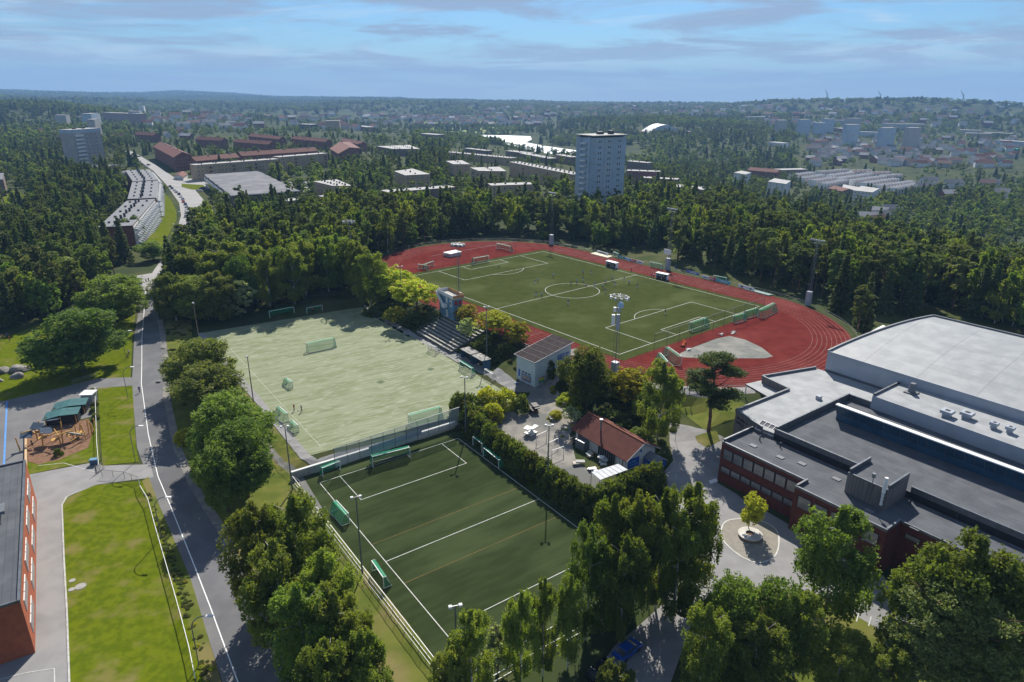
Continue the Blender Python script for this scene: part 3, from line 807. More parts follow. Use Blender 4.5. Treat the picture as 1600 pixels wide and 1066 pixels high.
# ---- three stepped blocks beside the street
def stepped(px, label, ends):
    P, zr = quad_from(px, 12.0)
    root = block('apartment_block', label, 'apartment block', px, 12.0, M_redb, mat('pale_grey_felt', (.20,.205,.215), (.17,.175,.185), .9, .3), 4, group='stepped blocks beside the street', faces='none', maxwin=0, parapet=.3, excl=3)
    O_ = P[0]
    pts = [np.array(at(a_, b_, zr)[:2]) for a_, b_ in px]
    # px order: back-left, back-right, front-right, front-left ; street side = 1-2
    a_, b_ = pts[2], pts[1]; e = b_ - a_; l = hypot(*e); nrm = np.array([e[1], -e[0]])/l
    if nrm[0] < 0: nrm = -nrm
    nb = max(3, int(l/4.6)); rz = atan2(e[1], e[0])
    me = MB(); me.add([(-2.1,0,0),(2.1,0,0),(.6,-2.9,0),(-1.9,0,1.5),(1.2,0,1.5),(-.3,-1.1,1.5)], [(2,1,0),(0,1,4,3),(1,2,5,4),(2,0,3,5)])  # balcony faces lean back so that the sun brightens them
    ms = bpy.data.meshes.new('balcony'); ms.from_pydata(me.v, [], me.f); ms.materials.append(M_whiter)
    for r in range(4):
        for k in range(nb):
            q = a_ + e*(k+.5)/nb + nrm*.05
            o = bpy.data.objects.new('balcony', ms); COL.objects.link(o); o.parent = root
            o.location = (q[0]-O_[0], q[1]-O_[1], .6+2.9*r); o.rotation_euler = (0, 0, rz if np.dot(np.array([sin(rz), -cos(rz)]), nrm) > 0 else rz+pi)
            q = a_ + e*(k+.05)/nb + nrm*.05
            add_window(root, q[0]-O_[0], q[1]-O_[1], 1.9+2.9*r, rz, 1.1, 1.3)
    add = MB(); mid = (a_+b_)/2 + nrm*.02
    c = mid - O_; add.box((c[0], c[1], 6), (l*.995, .1, 11.4), rz); add.build('street_facade', M_whiter, root)
    for lane in (.2, .45, .5, .78):
        for k in range(5):
            t = (k + (.2 if lane == .45 else .55)) / 5
            p = (pts[3]*(1-t) + pts[0]*t)*(1-lane) + (pts[2]*(1-t) + pts[1]*t)*lane - O_
            add_box(root, 'chimney', (p[0], p[1], 12.25), (1.0, 1.0, 1.9 if lane in (.45, .5) else .8), M_dark, rz)
stepped([(197.6,315),(242,312),(207.7,353),(154.5,355.5)], 'nearest stepped apartment block by the street with white triangular balconies', 0)
stepped([(206.5,285.5),(247,283),(244.5,309.5),(200,311.5)], 'middle stepped apartment block with rows of dark chimneys on its grey roof', 0)
stepped([(196,267),(234,265.5),(247,281.5),(208,284)], 'farthest of the three stepped apartment blocks along the street', 0)

block('apartment_block', 'brown apartment block end wall with white balconies at the left edge', 'apartment block', [(-60,284),(5,281),(5.5,271),(-40,272)], 12, M_brownr, M_feltl, 4, faces='none', maxwin=0)
block('shop_building', 'brown flat roofed low building beside the left high rise', 'building', [(159,262),(188,258)], 9, M_brownr, M_felt, 3, depth=26, chim=5, maxwin=10)
block('shop_building', 'long low white building behind the first stepped block', 'building', [(168,275),(205,268)], 4, M_whiter, M_feltl, 1, depth=14, maxwin=8)
block('gabled_block', 'red brick gabled block with stepped tiled roof at the street corner', 'apartment block', [(272,246),(300,243),(262,226),(240,229)], 13, M_redb, M_tile, 4, gable=True, chim=8, chimm=M_offw, maxwin=40, rise=4)
block('garage', 'small garage with hipped red roof on the street corner', 'garage', [(272,275),(286,277),(293,272),(280,269)], 3, M_whiter, M_tile, 1, gable=True, maxwin=2, rise=1.5, ww=.9)
block('apartment_block', 'long tan apartment block behind the sawtooth sports hall', 'apartment block', [(306,258.5),(435,249)], 13, M_tan, M_whiteroof, 4, depth=11, chim=6, balc=(6, 2.4, M_redb), maxwin=96, bay=3.4)
block('apartment_block', 'tan apartment block continuing the long row behind dark pines', 'apartment block', [(437,246),(512,240)], 13, M_tan, M_whiteroof, 4, depth=11, chim=4, balc=(5, 2.4, M_redb), maxwin=60, bay=3.4)
block('gabled_block', 'long red roofed block behind the tan apartment row, nearest part', 'apartment block', [(306,252),(374,246)], 11, M_redb, M_tile, 3, depth=11, gable=True, chim=4, chimm=M_offw, maxwin=30)
block('gabled_block', 'red roofed block behind the tan row, further part with chimneys', 'apartment block', [(378,244),(496,236)], 11, M_redb, M_tile, 3, depth=11, gable=True, chim=6, chimm=M_offw, maxwin=40)
redl = [([(305,218),(346,220)],'left of the red roofed quarter'),([(364,222),(420,226)],'red roofed block with a white stair bay in the middle quarter'),([(388,213),(436,218)],'red roofed block among pines behind the quarter'),
        ([(455,217),(508,222)],'red roofed block with many chimneys beyond the pines'),([(516,232),(530,240),(562,232),(545,222)],'steep gabled red brick block nearest the white flat roofs'),([(532,220),(562,226)],'red brick gabled block behind the steep one'),
        ([(210,210),(240,212)],'red roofed house row near the end of the street')]
for pp, lb in redl:
    block('gabled_block', lb if 'block' in lb or 'row' in lb else lb + ', a gabled block', 'apartment block', pp, 10, M_redb, M_tile, 3, depth=11 if len(pp) == 2 else None, gable=True, chim=5, chimm=M_offw, maxwin=18, group='gabled brick blocks')
tb = [([(616,268),(644,264),(672,272.5),(633,274.5)],'tan flat roofed block with blank end wall left of the birches',12,None,3),
      ([(698,238),(797,247.5)],'long tan block with many roof chimneys above the river side',10,11,12),
      ([(796,253.5),(894,273)],'long tan block with red balconies running towards the tower block',12,11,16),
      ([(735,262.5),(748,267.5),(791,268),(780,261)],'tan block in front of the long balcony block',11,None,4),
      ([(697,252),(708,257),(734,257),(722,251)],'small tan block behind tall trees, fourth from the river',10,None,3),
      ([(768,290.5),(834,288.5)],'tan block with round windows in front of the birches and tower',11,11,4),
      ([(606,301),(711,293)],'low white roofed block half hidden by the wood',9,11,5),
      ([(589,229),(614,233),(656,233),(640,227)],'white flat roofed pair on the hill top',9,None,6),
      ([(725,232),(760,236)],'far flat roofed block left of the river bend',9,10,4),
      ([(790,236),(823,240)],'far grey flat roofed block beside the river',9,12,3),
      ([(812,240),(856,248)],'grey flat roofed block before the river with dark wall',9,12,4),
      ([(868,242),(892,246)],'far white roofed block touching the tower block silhouette',9,10,3),
      ([(979,252),(1011,255)],'flat roofed block just right of the tower block, upper',9,10,3),
      ([(979,267),(1030,269)],'flat roofed brick block right of the tower block, middle',9,11,4),
      ([(1001,278),(1058,281)],'flat roofed brick block with balconies right of the tower block',9,11,4),
      ([(1046,291),(1098,297)],'lowest flat roofed block right of the tower block at the forest edge',9,12,4),
      ([(490,284),(520,291),(550,291),(526,281)],'white roofed tan block beyond the car park',10,None,6),
      ([(508,309),(545,305)],'pale flat roof strip showing between spruces left',6,9,0),
      ([(452,315),(472,312)],'small pale flat roof between spruces by the sports hall',5,9,0)]
for pp, lb, hh, dd, ch in tb:
    block('apartment_block', lb if 'roof' in lb or 'block' in lb else lb, 'apartment block', pp, hh, M_tan if 'tan' in lb else M_redb if 'brick' in lb else M_brownr, M_whiteroof, 3, depth=dd, chim=ch, group='flat roofed blocks of the suburb', maxwin=30, balc=(4, 2.2, M_redb) if 'balcon' in lb else None, bay=3.6)

# ---- sawtooth sports hall on the left
def saw_hall():
    P, zr = quad_from([(318,273),(402,267.5),(466,298.5),(361,306)], 9)
    pts = [np.array(at(a_, b_, zr)[:2]) for a_, b_ in [(318,273),(402,267.5),(466,298.5),(361,306)]]
    O_ = pts[3]; root = empty('sports_hall', (O_[0], O_[1], zr-9), 0, 'grey roofed sports hall with sawtooth edges and lime green end bay', 'sports hall')
    a_, b_, c_, d_ = [p - O_ for p in pts]
    poly = []
    K = 6
    for k in range(K):
        t0, t1 = k/K, (k+1)/K
        poly += [tuple(d_*(1-t0)+a_*t0), tuple((d_*(1-t1)+a_*t1) + (c_-d_)*.015 - 0*(a_-d_))]
    for k in range(K):
        t0, t1 = 1-k/K, 1-(k+1)/K
        poly += [tuple(c_*(1-t0)+b_*t0), tuple((c_*(1-t1)+b_*t1) + (c_-d_)*.03)]
    mb = MB(); mb.prism(poly, 8.6, 9.1, 1, 0); mb.build('roof', [M_feltl, M_whiter], root)
    ins = [tuple(p*(1-.03) + (a_+b_+c_+d_)/4*.03) for p in (a_, b_, c_, d_)]
    mb = MB(); mb.prism(ins, -4, 8.6); mb.build('wall', M_brownr, root)
    e = a_ - d_; l = hypot(*e); nr = np.array([e[1], -e[0]])/l
    if np.dot(nr, c_-d_) > 0: nr = -nr
    m0 = (a_+d_)/2 + nr*.3; rz = atan2(e[1], e[0])
    mb = MB(); mb.box((m0[0], m0[1], 6.5), (l*.92, .5, 2.2), rz); mb.box((m0[0], m0[1], 2.0), (l*.92, .4, .9), rz); mb.build('facade_band', M_whiter, root)
    mb = MB(); mb.box((m0[0], m0[1], 4.2), (l*.9, .3, 1.8), rz); mb.build('window', M_glass, root)
    g0 = d_*.86 + a_*.14 + nr*1.0
    mb = MB(); mb.box((g0[0], g0[1], 3.5), (6, 3, 10), rz); mb.build('entrance_tower', M_green, root)
    e2 = c_ - d_; n2 = np.array([e2[1], -e2[0]])/hypot(*e2)
    if n2[1] > 0: n2 = -n2
    for k in range(12):
        q = d_ + e2*(k+.5)/12 + n2*.02 
        add_window(root, q[0], q[1]+.6, 5.6, atan2(e2[1], e2[0]), 2.6, 3.0, M_green if k % 3 else M_whiter)
    foot(pts, 5)
saw_hall()

# ---- brick school at the left edge
def left_school():
    zt = -6 + 7.9
    A = np.array(at(41, 723, zt)[:2]); B = np.array(at(32.5, 944, zt)[:2])
    v = B - A; l = hypot(*v); rz = atan2(v[1], v[0])
    root = empty('school_building', (A[0], A[1], -6), rz, 'orange brick school with dark grey flat roof at the left edge', 'school')
    # local x from the back corner to the front corner ; building lies on the far (left) side
    sgn = -1
    w = 30
    mb = MB(); mb.box((l/2, sgn*w/2, 3.9), (l, w, 8.6)); mb.build('wall', M_brickor, root)
    mb = MB(); mb.box((l/2, sgn*(w/2+.3), 8.23), (l-.7, w, .1)); mb.build('roof', M_felt, root)
    mb = MB(); mb.box((l/2, sgn*.14, 8.3), (l, .3, .5)); mb.box((.15, sgn*w/2, 8.3), (.3, w-.7, .5)); mb.box((l-.15, sgn*w/2, 8.3), (.3, w-.7, .5)); mb.build('coping', M_coping, root)
    for fl in range(2):
        for k in range(4):
            for j in range(3):
                x = l*(.1 + .235*k) + j*2.1 + .6
                if x < l - 1.3: add_window(root, x, .05, 2.3 + fl*3.6, pi, 1.9, 1.7, M_whiter, M_pglass)
    mb = MB(); mb.box((l*.45, -5, 9.0), (3.4, 4.5, 1.4)); mb.box((l*.45, -3.5, 9.9), (2.6, 3, .5)); mb.build('roof_vent', M_dpanel, root)
    mb = MB(); mb.bar((l*.72, .12, 5), (l*.72, .12, 7), .12); mb.build('wall_lamp', M_white, root)
left_school()

# ---- school complex on the right
SO = np.array([38.67, 111.39]); SA = radians(-53.3)
SU = np.array([cos(SA), sin(SA)]); SV = np.array([-SU[1], SU[0]])
def SW_(u, v): q = SO + u*SU + v*SV; return (q[0], q[1])
def sl(px, py, z): q = np.array(at(px, py, z)[:2]) - SO; return float(q @ SU), float(q @ SV)
def school():
    root = empty('school_building', (SO[0], SO[1], -5), SA, 'large dark red brick school wings with flat grey roofs and long skylight', 'school')
    Z = lambda z: z + 5
    mb = MB(); mb.prism([(0,0),(17,0),(17,9),(0,9)], Z(-6.5), Z(2.75)); mb.build('brick_wing', M_brick, root)
    mb = MB(); mb.prism([(16.6,-3),(31.4,-3),(31.4,9.02),(16.6,9.02)], Z(-6.5), Z(2.8)); mb.build('projecting_wing', M_brick, root)
    mb = MB(); mb.prism([(31.42,1.2),(75,1.2),(75,9.04),(31.42,9.04)], Z(-6.5), Z(2.7)); mb.build('rear_wing', M_brick, root)
    mb = MB(); mb.prism([(.3,.3),(16.9,.3),(16.9,8.7),(.3,8.7)], Z(2.75), Z(2.86)); mb.prism([(16.9,-2.7),(31.1,-2.7),(31.1,8.7),(16.9,8.7)], Z(2.8), Z(2.87)); mb.prism([(31.1,1.5),(75,1.5),(75,8.7),(31.1,8.7)], Z(2.7), Z(2.88))
    mb.build('roof', M_felt, root)
    def cop(mb, a_, b_, z, hgt=.45, w=.3):
        c = ((a_[0]+b_[0])/2, (a_[1]+b_[1])/2); mb.box((c[0], c[1], Z(z)+hgt/2), (hypot(b_[0]-a_[0], b_[1]-a_[1]), w, hgt), atan2(b_[1]-a_[1], b_[0]-a_[0]))
    mb = MB()
    cop(mb, (0,.15), (16.5,.15), 2.77); cop(mb, (.15,.3), (.15,9), 2.77, .8); cop(mb, (16.6,-2.85), (31.4,-2.85), 2.82); cop(mb, (16.75,-2.7), (16.75,.4), 2.82, .6); cop(mb, (31.25,-2.7), (31.25,1.3), 2.82, .5); cop(mb, (31.5,1.35), (75,1.35), 2.72, .4)
    mb.build('coping', M_coping, root)
    # central block
    mb = MB(); mb.prism([(4.6,9.06),(75,9.06),(75,35),(4.6,35)], Z(-4), Z(3.9), 0, 1); mb.build('central_block', [M_black, M_felt], root)
    mb = MB(); cop(mb, (4.6,9.2), (22,9.2), 3.92, 1.0); cop(mb, (4.75,9.4), (4.75,35), 3.92, 1.3); cop(mb, (29,9.2), (75,9.2), 3.92, 1.0); cop(mb, (4.9,34.85), (9.5,34.85), 3.92, 1.2); mb.build('parapet', M_coping, root)
    # skylight
    mb = MB()
    x0, x1 = 7.4, 75
    vb, vr = sl(1292,646,4.3)[1], sl(1308,632,7.3)[1]
    x0 = sl(1308,632,7.3)[0]
    mb.add([(x0,vb,Z(3.92)),(x1,vb,Z(3.92)),(x1,vb,Z(4.3)),(x0,vb,Z(4.3)),(x1,vr-.4,Z(7.2)),(x0,vr-.4,Z(7.2)),(x0,vr+.5,Z(7.2)),(x1,vr+.5,Z(7.2)),(x1,vr+.5,Z(3.92)),(x0,vr+.5,Z(3.92))],
           [(0,1,2,3),(3,2,4,5),(5,4,7,6),(6,7,8,9),(0,3,5,6,9),(1,8,7,4,2)])
    sk = mb.build('skylight', mat('skylight_glass', (.03,.075,.13), (.02,.055,.10), .25, .3, spec=.5), root)
    mb = MB(); k = x0
    while k < x1: mb.bar((k,vb-.05,Z(4.32)), (k,vr-.45,Z(7.2)), .035); k += 1.5
    mb.bar((x0,vb-.05,Z(4.3)), (x1,vb-.05,Z(4.3)), .09); mb.build('glazing_bar', M_dpanel, sk)
    mb = MB(); mb.box(((x0+x1)/2, vr+.05, Z(7.32)), (x1-x0+.2, 1.0, .18)); mb.build('ridge_cap', M_white, sk)
    # entrance block with pale roof
    poly = [(-9.2,44.9),(-12.5,30.4),(-5.4,28.9),(-9.2,14.5),(-5.3,11.0),(4.5,9.1),(4.58,35.2),(9.3,35.2),(9.3,44.9)]
    poly = [sl(1275,574,4.2), sl(1191,588,4.2), sl(1233,608,4.2), sl(1150,641,4.2), (2.2,8.9), (4.56,9.1), (4.56,35.1), (9.5,35.1), (9.5,45.2), (-7.5,45.2)]
    mb = MB(); mb.prism(poly, Z(-6), Z(3.9), 0, 1); mb.build('entrance_block', [M_wood, M_pale], root)
    mb = MB()
    for a_, b_ in zip(poly[:4], poly[1:5]): cop(mb, a_, b_, 3.92, .5, .35)
    mb.build('parapet', M_coping, root)
    mb = MB(); p3, p4 = poly[3], (2.2,8.9)
    for i in range(2):
        for j in range(9 - 3*i):
            if (j*7+i) % 5 == 4: continue
            t = .10 + .045*j; q = (p3[0]*(1-t)+p4[0]*t, p3[1]*(1-t)+p4[1]*t)
            mb.box((q[0]-.05, q[1]-.06, Z(2.9 - .9*i)), (.22, .06, .42), atan2(p4[1]-p3[1], p4[0]-p3[0]))
    mb.build('wall_lettering', M_black, root)
    mb = MB(); gl = [sl(1181,664,3.4), sl(1209,676,3.4), (6.2,11.6), (2.0,12.4)]
    mb.add([(.6,9.02,Z(3.3)),(4.5,9.02,Z(3.3)),(4.5,11.2,Z(4.3)),(.6,11.2,Z(4.3)),(.6,9.02,Z(2.8)),(4.5,9.02,Z(2.8))], [(0,1,2,3),(4,5,1,0),(4,0,3)]); aw = mb.build('glass_awning', M_pglass, root)
    mb = MB()
    for i in range(5): mb.bar((.6+.975*i, 8.98, Z(3.34)), (.6+.975*i, 11.2, Z(4.36)), .07)
    mb.bar((.6,8.98,Z(3.34)), (4.5,8.98,Z(3.34)), .08); mb.bar((.6,11.2,Z(4.36)), (4.5,11.2,Z(4.36)), .08); mb.build('glazing_bar', M_white, aw)
    cn = [sl(1165,600,2.6), sl(1192,594,2.6), sl(1232,612,2.6), sl(1200,620,2.6)]
    mb = MB(); mb.prism(cn, Z(2.2), Z(2.6), 0, 1); mb.build('canopy', [M_dark, M_pale], root)
    mb = MB()
    for p in (cn[0], cn[3]): mb.bar((p[0]*.97, p[1]*.99, Z(-1.5)), (p[0]*.97, p[1]*.99, Z(2.3)), .12)
    mb.build('canopy_post', M_white, root)
    # annex strip with vents
    mb = MB(); mb.prism([(9.55,34.4),(75,32.6),(75,45.15),(9.55,45.15)], Z(0), Z(6.6), 0, 1); mb.build('annex', [M_panel, M_pale], root)
    mb = MB(); cop(mb, (9.7,34.6), (9.7,45), 6.62, .45); mb.build('parapet', M_coping, root)
    for (a_, b_, s) in ((1479,642,1.7),(1510,645,1.7),(1552,661,1.1),(1577,668,1.1)):
        p = sl(a_, b_+8, 6.6); vb = MB(); vb.box((p[0], p[1], Z(6.9)), (s*.75, s*.75, .7)); vb.box((p[0], p[1], Z(7.5)), (s*1.15, s*1.15, .55)); v_ = vb.build('roof_vent', M_panel, root)
        vb = MB(); vb.box((p[0], p[1], Z(7.79)), (s*.45, s*.45, .06)); vb.build('vent_opening', M_black, v_)
    p = sl(1424,614,6.6); mb = MB(); mb.bar((p[0],p[1],Z(6.6)), (p[0],p[1],Z(8.7)), .75, n=12, r2=.5); mb.box((p[0],p[1],Z(6.7)), (2.2,2.2,.25)); mb.build('chimney', M_dpanel, root)
    p = sl(1279,624,3.9); mb = MB(); mb.box((p[0],p[1],Z(4.3)), (.9,.9,.8)); mb.build('roof_vent', M_panel, root)
    # penthouse with aerials
    mb = MB(); mb.prism([(22,2.3),(28.4,2.3),(28.4,9.0),(22,9.0)], Z(2.8), Z(6.3), 0, 1); mb.build('penthouse', [M_wood, M_felt], root)
    mb = MB(); cop(mb, (22,2.42), (28.4,2.42), 6.32, .2); cop(mb, (22.15,2.6), (22.15,9.0), 6.32, .8); cop(mb, (28.25,2.6), (28.25,9.0), 6.32, .8); mb.build('parapet', M_coping, root)
    mb = MB(); mb.bar((26.0,2.1,Z(3.6)), (26.0,2.1,Z(7.6)), .07); mb.bar((26.0,2.1,Z(7.6)), (26.0,2.1,Z(8.3)), .28, n=8); mb.build('aerial', M_galv, root)
    mb = MB(); mb.bar((27.9,2.0,Z(5.8)), (27.9,2.0,Z(8.5)), .27, n=8); mb.bar((27.9,2.0,Z(3.6)), (27.9,2.0,Z(5.8)), .07)
    for q in range(3): mb.bar((27.9,1.95,Z(3.7+.7*q)), (27.9,1.95,Z(4.2+.7*q)), .2, n=8)
    mb.build('aerial', M_white, root)
    for a_, b_, z in ((1177,706,2.87),(1219,715,2.87),(1253,734,2.87),(1307,758,2.87),(1358,808,2.87),(1430,835,2.88)):
        p = sl(a_, b_-9, z) if a_ != 1219 else sl(a_, b_, z)
        add_box(root, 'roof_hatch', (p[0], p[1], Z(z)), (1.3, .9, .12), M_dpanel)
    for a_, b_, z in ((1187,688,2.87),(1219,699,2.87),(1422,788,2.88),(1494,812,2.88)):
        p = sl(a_, b_, z); mb = MB(); mb.bar((p[0],p[1],Z(z)), (p[0],p[1],Z(z)+1.0), .12, n=8); mb.build('roof_pipe', M_dark, root)
    # windows
    for i in range(8):
        if i < 7: add_window(root, 1.6 + 2.15*i, -.06, Z(1.0), 0, 2.0, 2.1, M_dframe, M_pglass)
        if i < 7: add_window(root, 1.5 + 2.15*i, -.06, Z(-2.2), 0, 2.0, 1.2, M_dframe, M_pglass)
    for x in (18.6, 21.4, 24.2, 29.4): add_window(root, x, -3.06, Z(.9), 0, 2.3, 2.2, M_dframe, M_pglass)
    add_window(root, 29.4, -3.06, Z(-3.2), 0, 2.6, 1.8, M_dframe, M_glass)
    for x in (33.5, 36.3, 39.1): add_window(root, x, 1.14, Z(1.2), 0, 2.2, .9, M_dframe, M_pglass)
    add_window(root, 35.5, 1.14, Z(-2.2), 0, 4, 1.2, M_dframe, M_glass)
    foot([SW_(-14,-4), SW_(60,-6), SW_(60,46), SW_(-14,46)], 1)
school()
def big_hall():
    ez = 8.6
    root = empty('sports_hall', (*SW_(-6.5, 45.4), 0), SA, 'huge pale sports hall with gently curved roof beside the running track', 'sports hall')
    L2 = 90; v0, v1 = 0.0, 36.0
    pe = sl(1458, 494, 13.2); print('hall peak', pe, sl(1308,549,ez))
    v1 = pe[1] - 45.4
    prof = [(v0 + (v1-v0)*t, ez + (13.2-ez)*sin(t*pi/2)**.9) for t in np.linspace(0, 1, 15)]
    mb = MB(); n = len(prof)
    x0 = 0; x1 = L2
    dx_ = (pe[0]+6.5)    # the gable leans towards the peak corner
    g = lambda t: x0 + dx_*t
    vs = [(g(i/(n-1)), p[0], p[1]) for i, p in enumerate(prof)] + [(x1, p[0], p[1]) for p in prof]
    mb.add(vs, [(i, n+i, n+i+1, i+1) for i in range(n-1)]); 
    rf = mb.build('roof', seam_mat('hall_roof_sheet', (.33,.345,.35), (.27,.285,.295), (.88,.88,.88), 14.0, 2.2, .04, .6, .35), root, smooth=True)
    ed = MB()
    for i in range(n-1): ed.bar((g(i/(n-1)), prof[i][0], prof[i][1]+.12), (g((i+1)/(n-1)), prof[i+1][0], prof[i+1][1]+.12), .3)
    ed.bar((g(1), v1, 13.35), (x1, v1, 13.35), .3); ed.build('roof_edge', M_dpanel, root)
    ed = MB(); ed.bar((0, -.05, ez+.02), (x1, -.05, ez+.02), .16)
    for k in range(8):
        x = 8 + 11*k
        for i in range(0, n-1): ed.bar((x, prof[i][0], prof[i][1]+.03), (x, prof[i+1][0], prof[i+1][1]+.01), .012)
    ed.build('roof_seam', M_panel, rf)
    mb = MB(); mb.box((x1/2, .1, ez-2.1), (x1, .2, 4.2)); mb.box((x1/2, .25, 1.2), (x1, .2, 6.8), m=1)
    gw = [(0.02, 0, -2), (g(1), v1, -2)] 
    mb.add([(.01, .02, -2)] + [(g(i/(n-1))+.02, p[0], p[1]-.02) for i, p in enumerate(prof)] + [(g(1), v1, -2)], [tuple(range(n+1, -1, -1))])
    mb.build('wall', [M_panel, M_dpanel], root)
    foot([SW_(-8,45), SW_(80,45), SW_(80,46+v1), SW_(-4,46+v1)], 2)
    mb = MB(); mb.bar((1.5, v1*.3, 9.5), (3.5, v1*.55, 12.0), .5); mb.build('gable_canopy', M_white, root)
big_hall()

# ---- clubhouse with red tiled roof
def clubhouse():
    zg = -5.6
    e1 = np.array(at(896, 670, zg+3)[:2]); e2 = np.array(at(979, 719, zg+3)[:2])
    v = e2 - e1; l = hypot(*v); rz = atan2(v[1], v[0])
    root = empty('clubhouse', (e1[0], e1[1], zg), rz, 'white clubhouse with red tiled gable roof and blue sign by the hedge', 'clubhouse')
    q = np.array(at(1026, 698, zg+3)[:2]) - e1; w = float(np.dot(q, np.array([-v[1], v[0]])/l)); print('clubhouse', l, w)
    w = 8.6; hr = 2.3
    mb = MB(); mb.prism([(0.3,.5),(l-.3,.5),(l-.3,w-.5),(.3,w-.5)], -1, 3.0)
    mb.add([(l-.3,.5,3),(l-.3,w-.5,3),(l-.3,w/2,3+hr-.2),(.3,w-.5,3),(.3,.5,3),(.3,w/2,3+hr-.2)], [(0,1,2),(3,4,5)])
    mb.build('wall', M_whiter, root)
    mb = MB()
    for s in (0, 1):
        y0 = -.3 if s == 0 else w+.3
        a_ = [(-.5,y0,2.75),(l+.4,y0,2.75),(l+.4,w/2,3+hr),(-.5,w/2,3+hr)]
        b_ = [(x,y,z+.16) for x, y, z in a_]
        mb.add(a_+b_, [(4,5,6,7) if s == 0 else (7,6,5,4),(3,2,1,0),(0,1,5,4),(1,2,6,5),(3,0,4,7)])
    nrow = 16
    for s in (0, 1):
        for k in range(1, nrow):
            t = k/nrow; y = (-.3 if s == 0 else w+.3)*(1-t) + w/2*t; z = 2.75*(1-t) + (3+hr)*t + .17
            mb.bar((-.5,y,z), (l+.4,y,z), .045)
    rf = mb.build('roof', M_tile, root)
    mb = MB(); mb.bar((-.5,w/2,3.2+hr), (l+.4,w/2,3.2+hr), .13, n=6); mb.build('ridge_tile', mat('ridge_tile', (.34,.12,.06), (.28,.10,.06)), rf)
    mb = MB()
    for y0 in (-.3, w+.3): mb.bar((l+.42,y0,2.85), (l+.42,w/2,3.1+hr), .11)
    mb.build('bargeboard', M_grey, rf)
    mb = MB(); p = (l*.36, w*.28); mb.bar((p[0],p[1],3.6), (p[0],p[1],6.6), .18, n=10); mb.bar((p[0],p[1],6.7), (p[0],p[1],6.85), .38, n=10); mb.build('chimney', M_galv, rf)
    o = add_window(root, l-.24, 2.2, 1.6, pi/2, 2.9, 1.9, M_blue, M_blue, 'wall_sign')
    mb = MB()
    for i, (y, z, wd, hh) in enumerate(((1.25,1.9,.5,.32),(2.3,2.05,1.1,.16),(2.3,1.8,1.0,.16),(2.2,1.25,2.4,.16))):
        mb.box((l-.15, y, z), (.03, wd, hh))
    mb.build('lettering', mat('sign_print', (.12,.35,.6), (.10,.30,.55), .6), root)
    mb = MB(); mb.box((l-.22, w*.78, 2.3), (.06, .6, .7)); mb.build('small_sign', M_blue, root)
    mb = MB(); mb.box((l-.22, w*.47, 3.6), (.06, .4, .45)); mb.build('small_sign', M_blue, root)
    # open bays with blue struts
    for k in range(8):
        add_box(root, 'strut', (l*.5 + .62*k, .1, .6), (.18, .35, 2.0), M_dark)
    add_window(root, 1.6, .46, 1.6, 0, 1.2, 1.8, M_brownr, M_brownr, 'door')
    add_window(root, l-1.8, .46, 1.5, 0, .9, 1.9, M_wood, M_whiter, 'door')
    # lean-to shed
    mb = MB(); mb.box((l+1.6, w*.72, 1.0), (3.4, 2.6, 2.4)); mb.build('shed_wall', M_blue, root)
    mb = MB(); mb.add([(l,w*.72-1.6,2.0),(l+3.7,w*.72-1.6,2.0),(l+3.7,w*.72,2.9),(l,w*.72,2.9),(l+3.7,w*.72+1.6,2.0),(l,w*.72+1.6,2.0)], [(0,1,2,3),(3,2,4,5)]); mb.build('shed_roof', M_dpanel, root)
    foot([e1, e2, e2+np.array([-v[1],v[0]])/l*w, e1+np.array([-v[1],v[0]])/l*w], 2)
    return root, e1, v/l
clubhouse()
def shelter():
    zr = -5.8 + 2.6
    P = [at(a_, b_, zr) for a_, b_ in ((924,738),(966,725),(981,734),(938,750))]
    O_ = P[0]; root = empty('open_shelter', (O_[0], O_[1], -5.8), 0, 'small shelter with white corrugated roof between clubhouse and hedge', 'shelter')
    q = [(p[0]-O_[0], p[1]-O_[1]) for p in P]
    mb = MB(); mb.prism(q, 2.5, 2.62); 
    for k in range(1, 6):
        t = k/6; mb.bar((q[0][0]*(1-t)+q[1][0]*t, q[0][1]*(1-t)+q[1][1]*t, 2.64), (q[3][0]*(1-t)+q[2][0]*t, q[3][1]*(1-t)+q[2][1]*t, 2.64), .05)
    mb.build('roof', mat('corrugated_sheet', (.42,.44,.48), (.36,.38,.42), .6, 1), root)
    for p in q:
        mb = MB(); mb.bar((p[0]*.96,p[1]*.96,-.3), (p[0]*.96,p[1]*.96,2.5), .07); mb.build('post', M_redb, root)
shelter()

